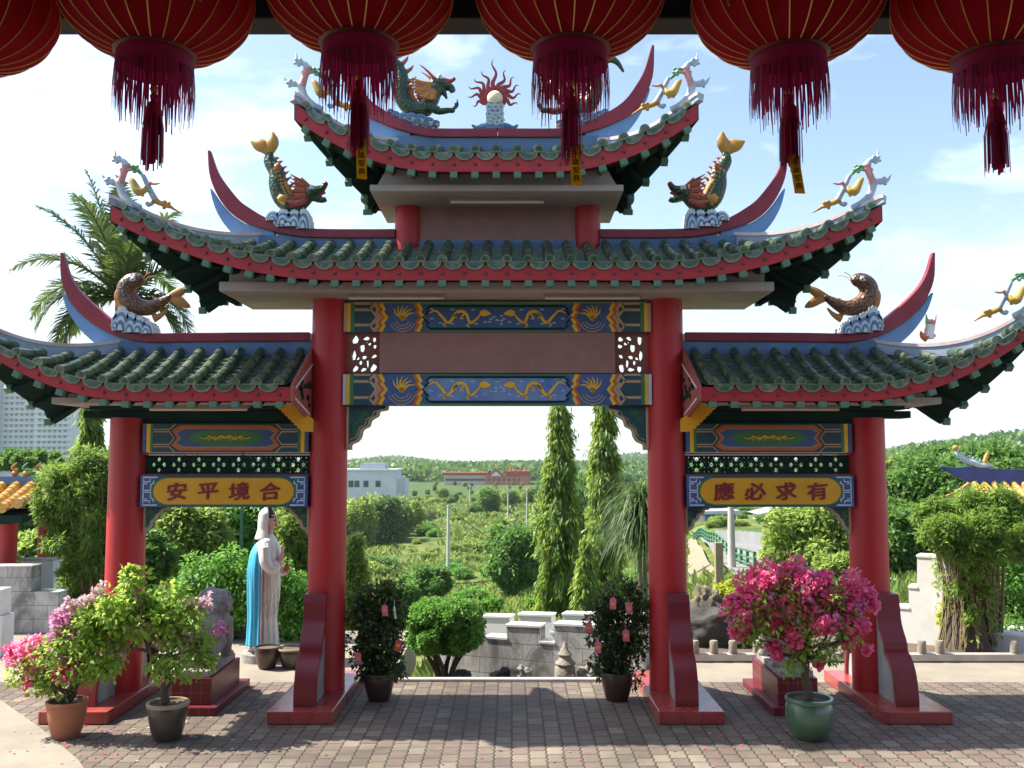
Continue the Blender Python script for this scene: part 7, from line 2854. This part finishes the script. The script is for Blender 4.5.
# ------------------------------------------------------------------ neighbouring pavilions with yellow tiles
def yellow_roof(parent, x0, x1, y0, y1, ze, zr, up=.25):
    """simple hip-and-gable roof: front and back slopes of yellow tube tiles with a lifted end"""
    mb = MB()
    n = int((x1 - x0) / .24)
    yc = (y0 + y1) / 2
    def S(x, v, s):
        t = max(0, 1 - min(x - x0, x1 - x) / .9)
        ye = y0 if s < 0 else y1
        return Vector((x, ye + (yc - ye) * v, ze + (zr - ze) * v ** 1.15 + up * t * t * (1 - v)))
    for s in (-1, 1):
        for i in range(n):
            a, b = x0 + (x1 - x0) * i / n, x0 + (x1 - x0) * (i + 1) / n
            vs = []
            for k in range(9):
                v = k / 8
                vs += [S(a, v, s), S(b, v, s)]
            mb.add(vs, [(2 * k, 2 * k + 1, 2 * k + 3, 2 * k + 2) for k in range(8)])
            for k in range(8):
                p0, p1 = S((a + b) / 2, k / 8, s), S((a + b) / 2, (k + 1) / 8, s)
                mb.tube([p0 + Vector((0, 0, .03)), p1 + Vector((0, 0, .03))], [.085, .072], 8)
    mb.build('roof', M['ytile'], parent, smooth=50, recalc=False)
    mb = MB()
    mb.box2((x0 + .05, y0 + .04, ze - .14), (x1 - .05, y0 + .10, ze - .02))
    mb.box2((x0 + .05, y1 - .10, ze - .14), (x1 - .05, y1 - .04, ze - .02))
    mb.box2((x0 + .3, y0 + .11, ze - .16), (x1 - .3, y1 - .11, ze - .03))
    mb.build('eave_board', M['greendark'], parent)


M['deepblue'] = mat('deep_blue_ridge', (.035, .05, .22), (.025, .035, .16), 4, .5)
e = empty('yellow_tiled_pavilion', (P(-60, 500, 15.5).x, 15.5, 0), 'small pavilion with yellow tiles and a red column, at the left edge', 'pavilion')
xe = P(27, 500, 14.6).x - e.location.x
ze = P(10, 514, 14.6).z
zr = P(10, 486, 15.5).z
yellow_roof(e, -3.2, xe, -.95, .95, ze, zr, .18)
for x in (xe - .42, -2.6):
    for y in (-.6, .6):
        mb = MB(); mb.lathe([(.13, 0), (.13, ze - .1)], (x, y, 0), 20); mb.build('column', M['red'], e, smooth=60)
mb = MB(); mb.box2((-3.1, -.06, zr), (xe - .15, .06, zr + .16)); mb.build('ridge', M['blue'], e)
for k, (dx, m) in enumerate(((-.12, 0), (-.30, 1), (-.52, 2), (-.7, 0))):
    mb = MB()
    mb.tube(smooth_path([(xe + dx, 0, zr + .16), (xe + dx + .03, 0, zr + .24), (xe + dx - .03, 0, zr + .30), (xe + dx + .05, 0, zr + .38)], 10), taper(.035, .01, 10), 8, m)
    mb.ball((xe + dx + .02, 0, zr + .20), (.06, .05, .05), 8, (m + 1) % 3)
    mb.ball((xe + dx + .05, 0, zr + .27), (.03, .03, .03), 8, m)
    mb.build('roof_figure', [M['dgold'], M['dorange'], M['sgreen']], e, smooth=50)
e = empty('temple_roof', (P(1060, 500, 23).x, 23, 0), 'neighbouring temple roof with a blue ridge and yellow tiles at the right edge', 'temple')
xe = P(976, 500, 22).x - e.location.x
ze = P(1000, 512, 21.8).z
zr = P(1000, 484, 23).z
yellow_roof(e, xe + .3, 5.0, -1.3, 1.3, ze, zr, .25)
mb = MB()
mb.ribbon([(xe - .35, zr + .42), (xe - .05, zr + .32), (xe + .3, zr + .24), (xe + 1.0, zr + .16), (5, zr + .12)], [.03, .16, .38, .40, .38], .14)
mb.build('ridge', M['deepblue'], e, bevel=.01)
mb = MB(); mb.box2((xe + .6, -1.0, -2), (4.8, 1.0, ze - .17)); mb.build('wall', M['bwhite'], e)
mb = MB()
dp = smooth_path([(xe + .05, 0, zr + .84), (xe + .10, 0, zr + .70), (xe + .30, 0, zr + .56), (xe + .48, 0, zr + .50), (xe + .62, 0, zr + .44), (xe + .80, 0, zr + .46), (xe + .95, 0, zr + .42)], 24)
mb.tube(dp, [.03 + .06 * math.sin(PI * i / 24) for i in range(25)], 8, 0)
mb.ball((xe + .04, 0, zr + .88), (.08, .07, .07), 10, 1)
mb.tube([(xe + .72, 0, zr + .5), (xe + .78, 0, zr + .66), (xe + .84, 0, zr + .80)], [.05, .06, .015], 8, 1)
for k in range(9):
    q = Vector(dp[2 + 2 * k])
    mb.tube([q, q + Vector((.03, 0, .09)), q + Vector((.09, 0, .14))], [.04, .03, .008], 6, 2 if k % 2 else 0)
mb.build('ridge_dragon', [M['sblue'], M['dgold'], M['sgreen']], e, smooth=50)

# ------------------------------------------------------------------ the air
mb = MB()
mb.box2((-1700, -30, -40), (1700, 1990, 120))
hz = mb.mesh('haze', [])
t = NT('valley_haze')
pv = t.n('ShaderNodeVolumePrincipled')
pv.inputs['Color'].default_value = (.86, .92, .97, 1)
pv.inputs['Density'].default_value = HAZE if 'HAZE' in globals() else .00013
pv.inputs['Anisotropy'].default_value = .2
t.l(pv.outputs[0], t.out.inputs['Volume'])
hz.materials.append(t.mat)
tag(link('haze', hz), 'thin pale haze lying over the valley', 'haze', None, 'stuff')
# ------------------------------------------------------------------ light and sky
SUN = Vector((-.79, .125, 1.02)).normalized()
sun_d = bpy.data.lights.new('sun', 'SUN')
sun_d.energy = 5.0
sun_d.angle = R(.53)
sun_d.color = (1.0, .95, .86)
sun = bpy.data.objects.new('sun', sun_d)
sun.rotation_euler = (-SUN).to_track_quat('-Z', 'Y').to_euler()
sun.location = SUN * 60
COL.objects.link(sun)
w = bpy.data.worlds.new('World')
scene.world = w
w.use_nodes = True
nt = w.node_tree
nt.nodes.clear()
wo = nt.nodes.new('ShaderNodeOutputWorld')
bg = nt.nodes.new('ShaderNodeBackground')
sky = nt.nodes.new('ShaderNodeTexSky')
sky.sky_type = 'NISHITA'
sky.sun_disc = False
sky.sun_elevation = math.asin(SUN.z)
sky.sun_rotation = math.atan2(SUN.x, SUN.y)
sky.air_density = 1.0
sky.dust_density = 1.6
sky.ozone_density = 1.2
bg.inputs['Strength'].default_value = .125
# thin cloud over the blue
tc = nt.nodes.new('ShaderNodeTexCoord')
mp = nt.nodes.new('ShaderNodeMapping')
mp.inputs['Scale'].default_value = (1, 1, 2.6)
mp.inputs['Location'].default_value = (.35, .1, .2)
nt.links.new(tc.outputs['Generated'], mp.inputs[0])
nz = nt.nodes.new('ShaderNodeTexNoise')
nz.inputs['Scale'].default_value = 4.5
nz.inputs['Detail'].default_value = 7
nz.inputs['Roughness'].default_value = .58
nt.links.new(mp.outputs[0], nz.inputs['Vector'])
rp = nt.nodes.new('ShaderNodeValToRGB')
rp.color_ramp.elements[0].position = .52
rp.color_ramp.elements[0].color = (0, 0, 0, 1)
rp.color_ramp.elements[1].position = .72
rp.color_ramp.elements[1].color = (.35, .35, .35, 1)
nt.links.new(nz.outputs[0], rp.inputs[0])
mx = nt.nodes.new('ShaderNodeMix')
mx.data_type = 'RGBA'
nt.links.new(rp.outputs[0], mx.inputs[0])
nt.links.new(sky.outputs[0], mx.inputs[6])
mx.inputs[7].default_value = (9.5, 9.8, 10.2, 1)
# whitish haze low over the horizon
sx = nt.nodes.new('ShaderNodeSeparateXYZ')
nt.links.new(tc.outputs['Generated'], sx.inputs[0])
r2 = nt.nodes.new('ShaderNodeValToRGB')
r2.color_ramp.interpolation = 'EASE'
r2.color_ramp.elements[0].position = .0
r2.color_ramp.elements[0].color = (.88, .88, .88, 1)
r2.color_ramp.elements[1].position = .30
r2.color_ramp.elements[1].color = (0, 0, 0, 1)
nt.links.new(sx.outputs[2], r2.inputs[0])
m2 = nt.nodes.new('ShaderNodeMix')
m2.data_type = 'RGBA'
nt.links.new(r2.outputs[0], m2.inputs[0])
nt.links.new(mx.outputs[2], m2.inputs[6])
m2.inputs[7].default_value = (3.55, 3.8, 4.0, 1)
nt.links.new(m2.outputs[2], bg.inputs['Color'])
nt.links.new(bg.outputs[0], wo.inputs[0])

scene.view_settings.view_transform = 'Standard'
scene.view_settings.look = 'None'
scene.view_settings.exposure = 1.2
scene.view_settings.gamma = 1
scene.view_settings.use_curve_mapping = False
scene.cycles.max_bounces = 8
scene.cycles.volume_bounces = 1
scene.cycles.use_denoising = True
scene.cycles.sample_clamp_indirect = 6
